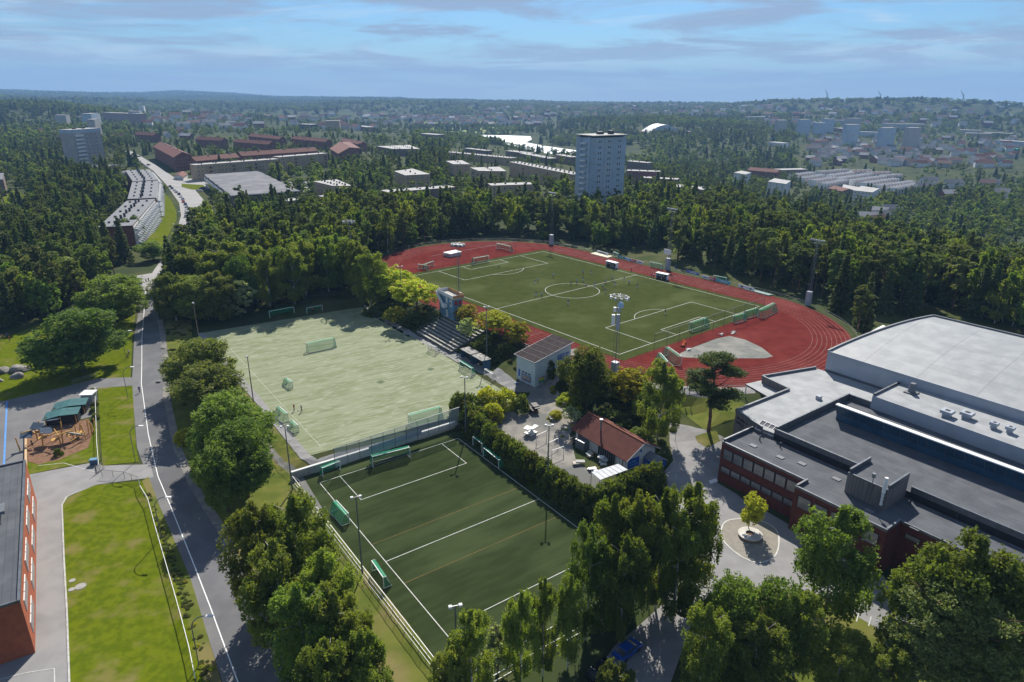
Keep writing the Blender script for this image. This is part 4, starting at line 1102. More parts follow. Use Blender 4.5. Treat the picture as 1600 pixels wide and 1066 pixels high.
# ---- pale house with black monopitch roof by the track
def white_house():
    zg = -3.4
    zl = zg + 6.2
    A = np.array(at(807.5, 553, zl)[:2]); B = np.array(at(836.5, 565, zl)[:2])
    v = B - A; l = hypot(*v); v /= l; n = np.array([-v[1], v[0]]); n = n if n[1] > 0 else -n
    Cc = np.array(at(878.5, 531, zl+1.8)[:2]); w = float(np.dot(Cc - B, n)); print('white house', l, w)
    w = min(max(w, 6), 13)
    rz = atan2(v[1], v[0])
    root = empty('track_house', (A[0], A[1], zg), rz, 'pale blue grey house with dark sloping roof between pitches and track', 'house')
    h0, h1 = 6.0, 8.0
    mb = MB(); mb.add([(0,0,-1),(l,0,-1),(l,w,-1),(0,w,-1),(0,0,h0),(l,0,h0),(l,w,h1),(0,w,h1)], [(3,2,1,0),(4,5,6,7),(0,1,5,4),(1,2,6,5),(2,3,7,6),(3,0,4,7)]); mb.build('wall', mat('pale_blue_render', (.46,.53,.56), (.40,.47,.50), .85, .3), root)
    mb = MB(); a_ = [(-.4,-.5,h0-.05),(l+.4,-.5,h0-.05),(l+.4,w+.5,h1+.12),(-.4,w+.5,h1+.12)]
    mb.add(a_ + [(x,y,z+.22) for x,y,z in a_], [(4,5,6,7),(3,2,1,0),(0,1,5,4),(1,2,6,5),(2,3,7,6),(3,0,4,7)])
    rf = mb.build('roof', mat('dark_sheet_roof', (.05,.042,.042), (.075,.062,.06), .95, 1.2, 5, spec=0.0, stretch=(3,.3,1)), root)
    mb = MB()
    for k in range(1, 6):
        t = k/6; mb.bar((-.4, -.5+(w+1)*t, h0+.2+(h1-h0+.17)*t), (l+.4, -.5+(w+1)*t, h0+.2+(h1-h0+.17)*t), .06)
    mb.build('roof_batten', M_black, rf)
    mb = MB(); mb.bar((l+.42,-.5,h0+.1), (l+.42,w+.5,h1+.25), .09); mb.bar((-.4,-.52,h0+.1), (l+.4,-.52,h0+.1), .07); mb.bar((-.42,-.5,h0+.1), (-.42,w+.5,h1+.25), .09); mb.build('roof_trim', M_frame, rf)
    add_window(root, l*.52, -.05, .9, 0, l*.5, 1.7, M_blue, M_pglass, 'garage_door')
    for k in range(3): add_window(root, l*(.36+.17*k), -.05, 2.2, 0, .7, .35, M_dframe)
    o = add_window(root, l+.05, w*.78, 4.7, pi/2, w*.33, 2.4, mat('banner_blue', (.04,.12,.32), (.05,.16,.38), .6), mat('banner_print', (.06,.14,.34), (.42,.42,.46), .6, 1.0, 4, lo=.45, hi=.6), 'banner')
    add_window(root, l+.05, w*.82, 1.9, pi/2, w*.28, 2.6, M_whiter, M_whiter, 'sliding_door')
    add_window(root, l+.12, w*.80, 2.5, pi/2, .5, .6, M_blue, M_blue, 'small_sign')
    add_window(root, l+.05, w*.18, .9, pi/2, 1.9, 1.6, mat('mural_pink', (.40,.12,.30)), mat('mural_paint', (.55,.45,.05), (.04,.3,.12), .7, .8, 2, lo=.48, hi=.52), 'mural')
    mb = MB(); mb.box((l*.15,-.06,1.6), (.5,.05,1.8)); mb.build('mural_stripe', M_blue, root)
    foot([A, B, B+n*w, A+n*w], 2)
white_house()

# ---- announcer tower
def announcer():
    zg = -.4
    def pr_h(px, py, X): r = ray(px, py); return CAMH + r[2]/hypot(r[0], r[1])*hypot(X[0], X[1])
    B = at(709, 499, zg); zt = pr_h(709, 462, B)
    Pn = PN; rz = PTH
    # base rectangle along the track direction
    root = empty('announcer_tower', (B[0], B[1], zg), 0, 'blue announcer tower with timber roof terrace above the grandstand steps', 'tower')
    A = np.array(at(687, 487, zg)[:2]) - np.array(B[:2]); ll = hypot(*A); u = A/ll
    Cc = np.array(at(719.5, 492, zg)[:2]) - np.array(B[:2]); w2 = 3.0
    n = np.array([u[1], -u[0]]); n = n if n[1] > 0 else -n
    h = zt - zg; print('announcer', ll, h)
    def q(a_, b_): p = a_*u + b_*n; return (p[0], p[1])
    mb = MB(); mb.prism([q(0,0), q(ll,0), q(ll,w2), q(0,w2)], -1.2, h-1.3); mb.build('wall', mat('teal_blue_render', (.13,.25,.36), (.11,.21,.31), .8, .5), root)
    mb = MB(); mb.prism([q(-.4,-.4), q(ll+.3,-.4), q(ll+.3,w2+.4), q(-.4,w2+.4)], h-1.3, h-1.05); mb.build('terrace_floor', M_offw, root)
    c4 = [q(-.4,-.4), q(ll+.3,-.4), q(ll+.3,w2+.4), q(-.4,w2+.4)]
    for i in range(4):
        a_, b_ = c4[i], c4[(i+1) % 4]; mb = MB()
        L3 = hypot(b_[0]-a_[0], b_[1]-a_[1]); rr = atan2(b_[1]-a_[1], b_[0]-a_[0])
        mb.box(((a_[0]+b_[0])/2, (a_[1]+b_[1])/2, h-.55), (L3-.1, .07, .95), rr)
        mb.build('railing', [M_whiter, M_whiter, mat('timber_rail', (.42,.22,.10), (.34,.17,.08)), mat('timber_rail')][i] if True else None, root)
    # outside stair
    mb = MB(); s0 = Vector((*q(ll+.2,-.9), h-1.2)); s1 = Vector((*q(ll*.55,-.9), h*.42))
    mb.bar(s0 + Vector((0,0,.6)), s1 + Vector((0,0,.6)), .32); mb.bar(s0, s1, .25)
    c = (s1 + Vector((*q(-.9,0), 0)))
    mb.box((c[0], c[1], s1.z+.3), (1.7, 1.2, 1.0), atan2(u[1], u[0])); mb.build('outside_stair', M_whiter, root)
    add_w = lambda a_, b_, z, ww, hh, f, p, nm, rr: add_window(root, *q(a_, b_), z, rr, ww, hh, f, p, nm)
    ru = atan2(u[1], u[0]) + pi; rn = atan2(n[1], n[0]) + pi
    add_w(ll*.16, -.06, h*.62, 1.3, 2.0, M_whiter, M_whiter, 'club_emblem_board', ru)
    mb = MB(); p = q(ll*.16, -.16); 
    for k in range(16):
        a0, a1 = 2*pi*k/16, 2*pi*(k+1)/16
        mb.bar((p[0]+cos(a0)*.42*u[0], p[1]+cos(a0)*.42*u[1], h*.62+.5*sin(a0)), (p[0]+cos(a1)*.42*u[0], p[1]+cos(a1)*.42*u[1], h*.62+.5*sin(a1)), .06)
    mb.box((p[0], p[1], h*.62), (.3,.08,.45), ru); mb.build('emblem', M_dark, root)
    add_w(ll*.45, -.06, h*.68, .9, 1.9, M_whiter, M_whiter, 'door', ru); add_w(ll*.45, -.06, h*.12, .9, 2.1, M_whiter, M_whiter, 'door', ru)
    RD = mat('red_shutter', (.35,.05,.03), (.28,.04,.03))
    def face0(a_, ww, z): 
        o = add_window(root, *q(-.06, a_), z, rn - pi/1 if False else rn, ww, 1.2, RD, RD, 'shutter'); return o
    for a_ in (w2*.28, w2*.75): 
        o = add_window(root, *q(-.05, a_), h*.66, atan2(n[1], n[0]), .95, 1.2, RD, RD, 'shutter')
announcer()

# ---- far quarter on the right
block('office_building', 'white five storey building with dark roof housing beyond the right forest', 'office building', [(1334,298),(1363,301),(1374,295),(1346,291)], 15, M_whiter, M_whiteroof, 5, faces='all', maxwin=40, bay=3.5)
block('office_wing', 'long low white wing left of the white five storey building', 'office building', [(1316,293),(1336,299),(1352,295),(1318,288.5)], 7, M_whiter, M_whiteroof, 2, maxwin=8)
block('gabled_block', 'two storey hall with dark red roof beside the white office wing', 'building', [(1294,294),(1316,299)], 6, M_brownr, M_tile, 2, depth=16, gable=True, maxwin=12, rise=2.5)
block('apartment_block', 'white apartment block with dark penthouse among far trees', 'apartment block', [(1200,284),(1228,288),(1236,283),(1210,279)], 14, M_whiter, M_whiteroof, 5, faces='all', maxwin=30)
block('apartment_block', 'white terraced block left of the dark penthouse block', 'apartment block', [(1147,270),(1165,273),(1174,270),(1158,267)], 12, M_whiter, M_whiteroof, 4, faces='all', maxwin=20)
block('apartment_block', 'low red brick block near the far townhouses, leftmost', 'building', [(1168,266),(1214,270)], 8, M_redb, M_tile, 3, depth=14, gable=True, maxwin=14)
block('office_wing', 'long grey school like building beyond the townhouses', 'building', [(1219,266),(1262,265)], 7, M_brownr, M_whiteroof, 2, depth=16, maxwin=10)
def row_house(px, idx):
    A = G(*px[0], up=7); zr = A[2]+7; B = at(*px[1], zr)
    v = np.array(B[:2]) - np.array(A[:2]); l = hypot(*v); rz = atan2(v[1], v[0])
    root = empty('townhouse_row', (A[0], A[1], A[2]), rz, None, 'townhouses', 'white terraced townhouse rows in the valley')
    ord_ = ['backmost', 'second', 'third', 'fourth', 'fifth', 'sixth', 'seventh', 'eighth', 'ninth', 'tenth', 'eleventh', 'twelfth', 'thirteenth', 'front']
    tag(root, 'row of white townhouses with brown roofs, ' + ord_[idx] + ' row counted from the river side')
    n = max(4, int(l/7)); mb = MB(); mb.box((l/2, 5, 2.5), (l, 9, 8)); mb.build('wall', M_whiter, root)
    for k in range(n+1): add_box(root, 'party_wall', (l*k/n, 5, 2), (.8, 10.5, 6.6), M_white)
    mb = MB(); mb.add([(-.2,-.3,6.2),(l+.2,-.3,6.2),(l+.2,5,7.9),(-.2,5,7.9),(l+.2,10.3,6.2),(-.2,10.3,6.2)], [(0,1,2,3),(3,2,4,5)]); mb.build('roof', M_dtile, root)
    for k in range(n): add_window(root, l*(k+.5)/n, .45, 3, 0, 3.6, 3.2, M_dark)
    foot([A[:2], B[:2], (B[0]-v[1]/l*10, B[1]+v[0]/l*10), (A[0]-v[1]/l*10, A[1]+v[0]/l*10)], 6)
    clear_front([A[:2], B[:2], (B[0]+.1, B[1]+3), (A[0], A[1]+3)], 30)
rows = [((1283,270),(1327,266)),((1299,276),(1335,271)),((1317,280),(1365,273)),((1336,284),(1385,277)),((1355,288),(1405,281)),((1377,292),(1430,285)),
        ((1244,275),(1274,271)),((1259,280),(1290,275)),((1277,284),(1308,279)),((1293,289),(1327,283)),((1332,268),(1362,267)),((1362,271),(1392,270)),((1385,276),(1410,274)),((1400,296),(1440,289))]
for i, r in enumerate(rows): row_house(r, i)
hr = [((1217,188),(1231,188),34,'leftmost of the far pale towers'),((1252,187),(1268,187),40,'second far tower, pale with dark stripes'),((1276,192),(1292,192),32,'third far tower, blue grey and in front'),((1290,186),(1305,186),38,'pale far tower behind the blue grey one'),
      ((1326,185),(1347,185),42,'widest pale tower on the far slope'),((1325,195),(1344,195),44,'dark striped tower below the widest pale one'),((1381,200),(1401,200),44,'dark striped tower standing alone in the valley'),((1422,200),(1441,200),44,'rightmost of the striped valley towers'),
      ((1307,188),(1322,188),14,'low pale slab between the far towers')]
for a_, b_, hh, lb in hr:
    block('high_rise', lb, 'high rise', [a_, b_], hh, M_conc if 'dark' in lb or 'blue' in lb else M_offw, M_whiteroof, 10, depth=18, maxwin=0, group='far high rises')
    r = COL.objects[-1] if False else None
slabs = [((1343,206),(1373,207),12,M_conc,'pale slab behind the lone striped towers'),((1303,200),(1326,202),10,M_redb,'low red slab left of the valley towers'),((1404,194),(1448,194),16,M_offw,'long pale slab above the rightmost tower'),((1383,193),(1402,193),14,M_offw,'short pale slab on the far slope'),
         ((1170,183),(1213,182),9,M_offw,'long low pale hall on the left far slope'),((1500,203),(1534,204),9,M_offw,'cream flat hall in the right distance'),((1535,207),(1580,209),10,M_dark,'dark flat hall in the right distance'),((1556,219),(1600,222),9,M_conc,'long blue grey warehouse at the right edge'),
         ((1510,208),(1550,209),8,M_tan,'tan warehouse in the right distance'),((1200,222),(1222,224),6,M_whiter,'small white hall near the wooded ridge'),((1560,232),(1592,233),6,mat('turquoise_sheet', (.05,.40,.33)),'turquoise roofed hall at the right edge'),
         ((135,187),(147,187),30,M_offw,'slim pale tower on the far left slope'),((84,180),(102,180),26,M_offw,'pale block before the far left hill'),((142,178),(156,177),30,M_conc,'grey slab tower on the far left slope'),((160,176),(215,178),16,mat('dusty_pink_render', (.30,.22,.20)),'long pinkish slab on the far left slope'),((200,174),(218,174),30,M_offw,'cream slab tower behind the pinkish slab'),((216,166),(224,166),22,M_whiter,'small white tower on the far left hill'),
         ((508,189),(530,189),22,M_tan,'tan square block on the middle horizon'),((466,194),(486,195),12,M_dark,'dark block left of the tan square block'),((656,209),(682,211),9,M_brownr,'brown flat block left of the river'),((555,197),(575,199),9,M_redb,'small red and white block on the middle horizon'),
         ((120,182),(140,182),14,M_offw,'pale row on the far left slope')]
for a_, b_, hh, wl, lb in slabs:
    block('far_building', lb, 'building', [a_, b_], hh, wl, wl if wl.name == 'turquoise_sheet' else M_whiteroof, 3, depth=20, maxwin=0, excl=10)
# arched arena on the wooded ridge
def arena():
    A = G(1012, 208, up=4); zb = A[2]; B = at(1066, 208, zb+4)
    v = np.array(B[:2]) - np.array(A[:2]); l = hypot(*v)
    root = empty('arena', (A[0], A[1], zb), atan2(v[1], v[0]), 'arched white roofed arena on the wooded ridge right of the tower', 'arena')
    mb = MB(); n = 14
    rise = 20
    vs = []
    for k in range(n+1):
        t = k/n; z = 3 + rise*sin(pi*t)
        vs += [(l*t, 0, z), (l*t, 70, z)]
    mb.add(vs, [(2*k, 2*k+2, 2*k+3, 2*k+1) for k in range(n)]); mb.build('roof', M_white, root, smooth=True)
    mb = MB(); mb.add([(l*k/n, .3, 3+rise*sin(pi*k/n)-.3) for k in range(n+1)] + [(l, .3, -8), (0, .3, -8)], [tuple(range(n+3))]); mb.build('front_wall', M_conc, root)
    mb = MB(); mb.box((-22, 20, 1), (44, 30, 12)); mb.box((l+20, 20, 0), (40, 30, 12)); mb.build('side_wing', M_redb, root)
    foot([A[:2], B[:2], (B[0], B[1]+70), (A[0], A[1]+70)], 30)
arena()
# scattered houses
def house_proto(wall, roof, rise=2.6):
    r = empty('house', (0,0,0))
    mb = MB(); mb.prism([(-5.5,-4),(5.5,-4),(5.5,4),(-5.5,4)], -3, 5.5)
    mb.add([(5.5,-4,5.5),(5.5,4,5.5),(5.5,0,5.5+rise),(-5.5,4,5.5),(-5.5,-4,5.5),(-5.5,0,5.5+rise)], [(0,1,2),(3,4,5)]); w = mb.build('wall', wall, r)
    mb = MB(); mb.add([(-6,-4.6,5.2),(6,-4.6,5.2),(6,0,5.8+rise),(-6,0,5.8+rise),(6,4.6,5.2),(-6,4.6,5.2)], [(0,1,2,3),(3,2,4,5)]); f = mb.build('roof', roof, r)
    return r, w, f
HP = [house_proto(M_whiter, M_feltl), house_proto(M_whiter, M_tile), house_proto(M_tan, M_feltl), house_proto(M_redb, M_whiteroof), house_proto(M_offw, M_dtile)]
HL = ['white walled house with grey roof', 'white walled house with red roof', 'tan house with grey roof', 'red brick house with pale roof', 'cream house with brown roof']
used_p = set()
HOUSES = []
def put_house(px, py, where, s=1.0):
    HOUSES.append((G(px, py), where, s))
def build_house(p, where, s):
    k = random.choice([0,0,0,1,1,2,3,4,4])
    r, w, f = HP[k]
    if k in used_p:
        r2 = r.copy(); COL.objects.link(r2)
        for ch in (w, f): c = ch.copy(); COL.objects.link(c); c.parent = r2
        r = r2
    used_p.add(k)
    r.location = p; r.rotation_euler = (0, 0, random.uniform(-.9, .9)); r.scale = (s*random.uniform(.9, 1.5), s, s)
    tag(r, HL[k] + ' ' + where[0], 'house', HL[k] + 's ' + where[1])
    a_ = r.rotation_euler.z
    foot([(p[0]-7*s, p[1]-7*s), (p[0]+7*s, p[1]-7*s), (p[0]+7*s, p[1]+7*s), (p[0]-7*s, p[1]+7*s)], 1)
    clear_front([(p[0]-6*s, p[1]-4), (p[0]+6*s, p[1]-4), (p[0]+6*s, p[1]+4), (p[0]-6*s, p[1]+4)], 30 if hypot(p[0], p[1]) < 1500 else 60, 1)
def houses(n, x0, x1, y0, y1, where, s=1.0, slope=0.0):
    for i in range(n):
        px = x0 + (x1-x0)*random.random(); py = y0 + (y1-y0)*random.random() + slope*(px-x0)
        put_house(px, py, where, s)
houses(150, 1265, 1590, 216, 262, ('among trees in the right hand valley', 'in the right hand valley'), 1.3)
houses(70, 1180, 1590, 168, 198, ('on the wooded slope below the right skyline', 'on the right far slope'), 1.7)
houses(70, 760, 1210, 166, 184, ('on the far slope behind the river', 'behind the river'), 2.0)
houses(80, 600, 850, 184, 199, ('on the plain behind the river meadow', 'behind the river meadow'), 1.8)
houses(60, 230, 600, 180, 204, ('in the far suburb left of the river', 'in the left far suburb'), 1.8)
houses(8, 20, 300, 205, 228, ('among pines behind the left high rise', 'behind the left high rise'), 1.2)
houses(7, 1440, 1595, 285, 330, ('among trees below the valley at the right edge', 'below the valley'), 1.3)
houses(5, 1340, 1420, 335, 356, ('just beyond the forest edge on the right', 'beyond the right forest edge'), 1.2)
HOUSES.sort(key=lambda h_: -h_[2]/hypot(h_[0][0], h_[0][1]))
for h_ in HOUSES[:285]: build_house(*h_)
mbs = MB()
for p, wh, s_ in HOUSES[285:]:
    w_ = s_*random.uniform(.9, 1.5); a_ = random.uniform(-.9, .9); ca, sa = cos(a_), sin(a_); k = random.choice([0, 0, 1, 2]); q = random.choice([3, 4, 4, 5])
    def tf(x, y, z): return (p[0]+ca*x*w_-sa*y*s_, p[1]+sa*x*w_+ca*y*s_, p[2]+z*s_)
    mbs.add([tf(x, y, z) for z in (-3, 5.5) for x, y in ((-5.5,-4),(5.5,-4),(5.5,4),(-5.5,4))] + [tf(5.5,0,8), tf(-5.5,0,8)], [(0,1,5,4),(1,2,6,5),(2,3,7,6),(3,0,4,7),(5,6,8),(7,4,9)], k)
    mbs.add([tf(-6,-4.6,5.2), tf(6,-4.6,5.2), tf(6,0,8.4), tf(-6,0,8.4), tf(6,4.6,5.2), tf(-6,4.6,5.2)], [(0,1,2,3),(3,2,4,5)], q)
    foot([(p[0]-7*s_, p[1]-7*s_), (p[0]+7*s_, p[1]-7*s_), (p[0]+7*s_, p[1]+7*s_), (p[0]-7*s_, p[1]+7*s_)], 1)
    clear_front([(p[0]-6*s_, p[1]-4), (p[0]+6*s_, p[1]-4), (p[0]+6*s_, p[1]+4), (p[0]-6*s_, p[1]+4)], 50, 1)
mbs.build('far_houses', [M_whiter, M_offw, M_redb, M_whiteroof, M_dtile, M_tile])['kind'] = 'stuff'
def crane(px, pyb, pyt, lb, far):
    p = atd(px, pyb, far); r = ray(px-3, pyt); zt = CAMH + r[2]/hypot(r[0], r[1])*far
    root = empty('tower_crane', p, 0, lb, 'crane')
    h = zt - p[2]
    mb = MB(); mb.bar((0,0,-20), (0,0,h*.75), 1.6); mb.build('mast', M_offw, root)
    mb = MB(); mb.bar((6,0,h*.35), (-14,0,h), 1.4); mb.build('jib', M_offw, root)
crane(1374, 160, 142, 'far luffing crane left one above the right hill', 3900)
crane(1503, 163, 142, 'far luffing crane right one above the right hill', 3700)
crane(1291, 158, 140, 'thin far mast above the wooded right hill', 4000)
# ------------------------------------------------------------------ goals
def netmat():
    m = bpy.data.materials.new('green_net'); m.use_nodes = True; t = m.node_tree; b = t.nodes['Principled BSDF']
    b.inputs['Base Color'].default_value = (.01, .34, .17, 1); b.inputs['Roughness'].default_value = .8
    b.inputs['Alpha'].default_value = .40
    return m
M_net = netmat()
M_net2 = M_net.copy(); M_net2.name = 'dense_green_net'; M_net2.node_tree.nodes['Principled BSDF'].inputs['Alpha'].default_value = .55
M_net3 = M_net.copy(); M_net3.name = 'pale_net'; M_net3.node_tree.nodes['Principled BSDF'].inputs['Alpha'].default_value = .22; M_net3.node_tree.nodes['Principled BSDF'].inputs['Base Color'].default_value = (.5,.52,.5,1)
def goal(p1, p2, side, label, z=None, h=None, depth=None, net=None, group='football goals', tip=0.0, world=False):
    """front posts stand at pixels p1, p2; side=+1 puts the net left of p1->p2, -1 right"""
    if world: A, B = np.array(p1), np.array(p2)
    else:
        zz = z; A = np.array(at(*p1, zz)[:2]); B = np.array(at(*p2, zz)[:2])
    v = B - A; w = hypot(*v); rz = atan2(v[1], v[0])
    h = h or (2.44 if w > 6.2 else 2.0 if w > 3.4 else 1.6); depth = depth or (2.0 if w > 6.2 else 1.4)
    root = empty('football_goal', (A[0], A[1], z), rz, label, 'goal', group)
    if tip: root.rotation_euler = (tip, 0, rz)
    s = side; r = .07
    mb = MB(); mb.bar((0,0,0), (0,0,h), r); mb.bar((w,0,0), (w,0,h), r); mb.bar((0,0,h), (w,0,h), r); mb.build('post_frame', M_white, root)
    mb = MB(); D = s*depth
    mb.bar((0,0,.05), (0,D,.05), .06); mb.bar((w,0,.05), (w,D,.05), .06); mb.bar((0,D,.05), (w,D,.05), .06)
    t = .45
    mb.bar((0,0,h), (0,D*t,h), .04); mb.bar((w,0,h), (w,D*t,h), .04); mb.bar((0,D*t,h), (0,D,.05), .04); mb.bar((w,D*t,h), (w,D,.05), .04); mb.build('base_frame', M_galv, root)
    mb = MB()
    mb.add([(0,0,h),(w,0,h),(w,D*t,h),(0,D*t,h),(w,D,.06),(0,D,.06),(0,0,.06),(w,0,.06)], [(0,1,2,3),(3,2,4,5),(0,3,5,6),(1,7,4,2)]); mb.build('net', net or M_net, root)
    return root
def Pg(u, v): return P2(u, v)
goal(Pg(-h2, -3.66), Pg(-h2, 3.66), 1, 'goal on the left goal line of the stadium pitch', .08, world=True, net=M_net)
goal(Pg(h2, -3.66), Pg(h2, 3.66), -1, 'goal on the right goal line of the stadium pitch', .08, world=True)
GL = [((653,421),(667,423),1,.06,'small white goal standing left on the red area behind the pitch, nearer one'),((664,421),(678,416),1,.06,'tilted small goal beside another on the left red area'),
 ((776,389),(797,394),1,.06,'goal with green net parked on the far track curve'),((1015,417),(1033,421),1,.06,'goal with green net parked on the outer lanes by the sign mast'),
 ((1114,439),(1134,443),1,.06,'goal parked in front of the turquoise advertising board'),((958,401),(965,404),1,.06,'small goal in front of the advertising boards near the long jump mat'),
 ((1184,496),(1206,485),-1,.06,'large goal at the right corner behind the stadium pitch'),((1163,496),(1180,491),-1,.06,'leaning small goal left of the large corner goal'),((1144,504),(1161,499),-1,.06,'dense netted small goal behind the right goal line'),
 ((1031,563),(1043,577),-1,.06,'left of two goals standing edge on by the grey apron'),((1043,556),(1064,571),-1,.06,'right of two goals standing edge on by the grey apron')]
for a_, b_, s, z, lb in GL: goal(a_, b_, s, lb, z, group='goals parked round the stadium pitch')
zm = -4.43
GM = [((479,549),(522,540),-1,'large goal in the middle of the pale training pitch',None),((449,600),(458,606),-1,'small goal facing right near the left side line of the training pitch',None),
 ((438,648),(451,659),-1,'upper of two goals on the left path corner of the training pitch',None),((458,667),(467,675),-1,'lower of two goals on the left path corner of the training pitch',None),
 ((638,663),(687,650),-1,'large goal by the glass fence at the near end of the training pitch',None),((669,548),(681,553),1,'open goal frame below the grandstand steps',M_net3),
 ((718,575),(737,587),1,'goal with green net in front of the dugouts',None),((757,588),(769,596),1,'small goal frame at the right side of the training pitch',M_net3),
 ((422,498),(460,491),1,'long goal in the shade at the far end of the training pitch',M_net2),((480,491),(504,486),1,'goal frame in the shade with two people behind it',None)]
for a_, b_, s, lb, nt_ in GM: goal(a_, b_, s, lb, zm, net=nt_, group='goals on the training pitch')
zs = -5.94
GS = [((583,731),(641,716),1,'large goal with dark green net at the wall of the small pitch',M_net2),((505,746),(532,735),1,'small goal in the upper left corner of the small pitch',M_net2),
 ((527,797),(546,818),-1,'white framed goal standing sideways at the left fence of the small pitch',M_net2),((739,696),(753,707),1,'small goal against the hedge in the far corner of the small pitch',M_net2),
 ((755,713),(779,733),1,'wider goal against the hedge in the far corner of the small pitch',M_net2),((582,893),(600,920),1,'folded small goals with bright net at the halfway line',M_net2)]
for a_, b_, s, lb, nt_ in GS: goal(a_, b_, s, lb, zs, net=nt_, group='goals on the small pitch', depth=1.2 if 'folded' in lb else None)

# ------------------------------------------------------------------ people
SKIN = mat('skin', (.45,.28,.20), (.42,.25,.18), .6, 3)
CLM = {}
def cl(name, c=None): 
    if name not in CLM: CLM[name] = mat(name, c, tuple(x*.85 for x in c), .85, 4)
    return CLM[name]
def body_mesh(seed, stride, arm):
    """one skinned figure, 1.78 m"""
    bm = bmesh.new(); rng = random.Random(seed)
    J = {}; lay = bm.verts.layers.skin.verify()
    def jv(n, p, r): v = bm.verts.new(p); v[lay].radius = (r, r); J[n] = v; return v
    s = stride
    jv('pel', (0,0,.95), .15); jv('chest', (0,.03,1.32), .17); jv('neck', (0,.04,1.50), .07); jv('head', (0,.06,1.66), .115)
    for k, sg in (('l', -1), ('r', 1)):
        ph = s*sg
        jv('hip'+k, (.10*sg,0,.90), .10); jv('knee'+k, (.11*sg,.20*ph+.06*abs(s),.50), .07); jv('ank'+k, (.12*sg,.34*ph-(.14*abs(s) if ph < 0 else 0),.09 + (.12*abs(s) if ph < 0 else 0)), .045); jv('toe'+k, (.12*sg,.34*ph+.18,.04 + (.1*abs(s) if ph < 0 else 0)), .04)
        jv('sh'+k, (.19*sg,.03,1.43), .065); jv('el'+k, (.27*sg,-.22*ph*arm,1.17), .045); jv('ha'+k, (.25*sg,-.22*ph*arm+.16*arm,.96+.12*arm), .038)
    E_ = [('pel','chest'),('chest','neck'),('neck','head')]
    for k in 'lr': E_ += [('pel','hip'+k),('hip'+k,'knee'+k),('knee'+k,'ank'+k),('ank'+k,'toe'+k),('chest','sh'+k),('sh'+k,'el'+k),('el'+k,'ha'+k)]
    for a_, b_ in E_: bm.edges.new((J[a_], J[b_]))
    J['pel'][lay].use_root = True
    me = bpy.data.meshes.new('tmp'); bm.to_mesh(me); bm.free()
    o = bpy.data.objects.new('tmp', me); COL.objects.link(o)
    o.modifiers.new('s', 'SKIN'); sb = o.modifiers.new('d', 'SUBSURF'); sb.levels = 1
    dg = bpy.context.evaluated_depsgraph_get(); ev = o.evaluated_get(dg); out = bpy.data.meshes.new_from_object(ev)
    bpy.data.objects.remove(o); bpy.data.meshes.remove(me)
    return out
BODY = [body_mesh(1, 1.0, .9), body_mesh(2, .45, .3), body_mesh(3, .08, .15)]
BM_ = {}
def person(x, y, z, top, shorts, socks, pose, rz, label, group=None):
    key = (top.name, shorts.name, socks.name, pose)
    if key not in BM_:
        me = BODY[pose].copy(); me.name = 'person'
        me.materials.clear()
        hair = cl('dark_hair', (.05,.035,.02))
        for m_ in (SKIN, top, shorts, socks, hair, M_black): me.materials.append(m_)
        mi = []
        for p in me.polygons:
            c = p.center
            if c.z > 1.70 or (c.z > 1.56 and c.y < .03): i = 4
            elif c.z > 1.50: i = 0
            elif c.z > 1.0: i = 1 if (abs(c.x) < .26 or c.z > 1.2) else 0
            elif abs(c.x) > .2 and c.z > .85: i = 0
            elif c.z > .62: i = 2
            elif c.z > .45: i = 0 if shorts != socks else 2
            elif c.z > .1: i = 3
            else: i = 5
            mi.append(i)
        me.polygons.foreach_set('material_index', mi); me.polygons.foreach_set('use_smooth', [True]*len(mi))
        BM_[key] = me
    o = bpy.data.objects.new('person', BM_[key]); COL.objects.link(o); o.location = (x, y, z); o.rotation_euler = (0, 0, rz)
    return tag(o, label, 'person', group)
NB, LB = cl('navy_blue_shirt', (.015,.055,.30)), cl('light_blue_shirt', (.30,.48,.78))
WS, DS, RS = cl('white_shorts', (.7,.7,.7)), cl('dark_shorts', (.03,.03,.05)), cl('claret_shorts', (.20,.03,.06))
GR, BK, RD_ = cl('green_shirt', (.03,.22,.10)), cl('black_shirt', (.02,.02,.025)), cl('red_shirt', (.45,.03,.03))
Z2 = lambda x, y: (830 + x/8.889, 380 + y/8.889)
PL_ = [(50,572,0,'beside a light blue opponent left of the centre circle'),(68,735,0,'left of the circle near the halfway line'),(512,857,0,'below the centre circle, alone'),(720,532,0,'above the centre circle top line'),(835,432,0,'farthest up in the middle of the pitch'),
 (885,602,0,'where the halfway line leaves the centre circle'),(1030,692,0,'just right of the centre circle'),(1158,597,0,'running near the ball right of the circle'),(1290,527,0,'on the halfway line near the far bench'),(1470,627,0,'farthest right in the midfield group'),
 (90,542,1,'beside a dark blue opponent left of the circle'),(148,752,1,'near the halfway line left of the circle'),(305,482,1,'alone in the left half of the pitch'),(720,436,1,'farthest up above the circle'),(632,562,1,'on the upper edge of the centre circle'),
 (758,614,1,'inside the centre circle at the halfway line'),(995,637,1,'just right of the circle with bent arms'),(1033,562,1,'on the halfway line right of the circle'),(1125,520,1,'running above the halfway line'),(1357,577,1,'right part of the midfield group')]
rp = random.Random(4)
for x, y, t_, lb in PL_:
    q = at(*Z2(x, y), .08)
    person(q[0], q[1], .08, LB if t_ else NB, RS if t_ else WS, RS if t_ else LB, rp.choice([0,0,1]), rp.uniform(0, 6.28), ('light blue shirted player ' if t_ else 'dark blue shirted player ') + lb, 'football players')
def ps(px, py, z, top, sh, so_, pose, lb, rz=None):
    q = at(px, py, z); person(q[0], q[1], z, top, sh, so_, pose, rp.uniform(0, 6.28) if rz is None else rz, lb)
ps(892, 446, .08, GR, GR, DS, 2, 'green clad player on the upper line of the centre circle')
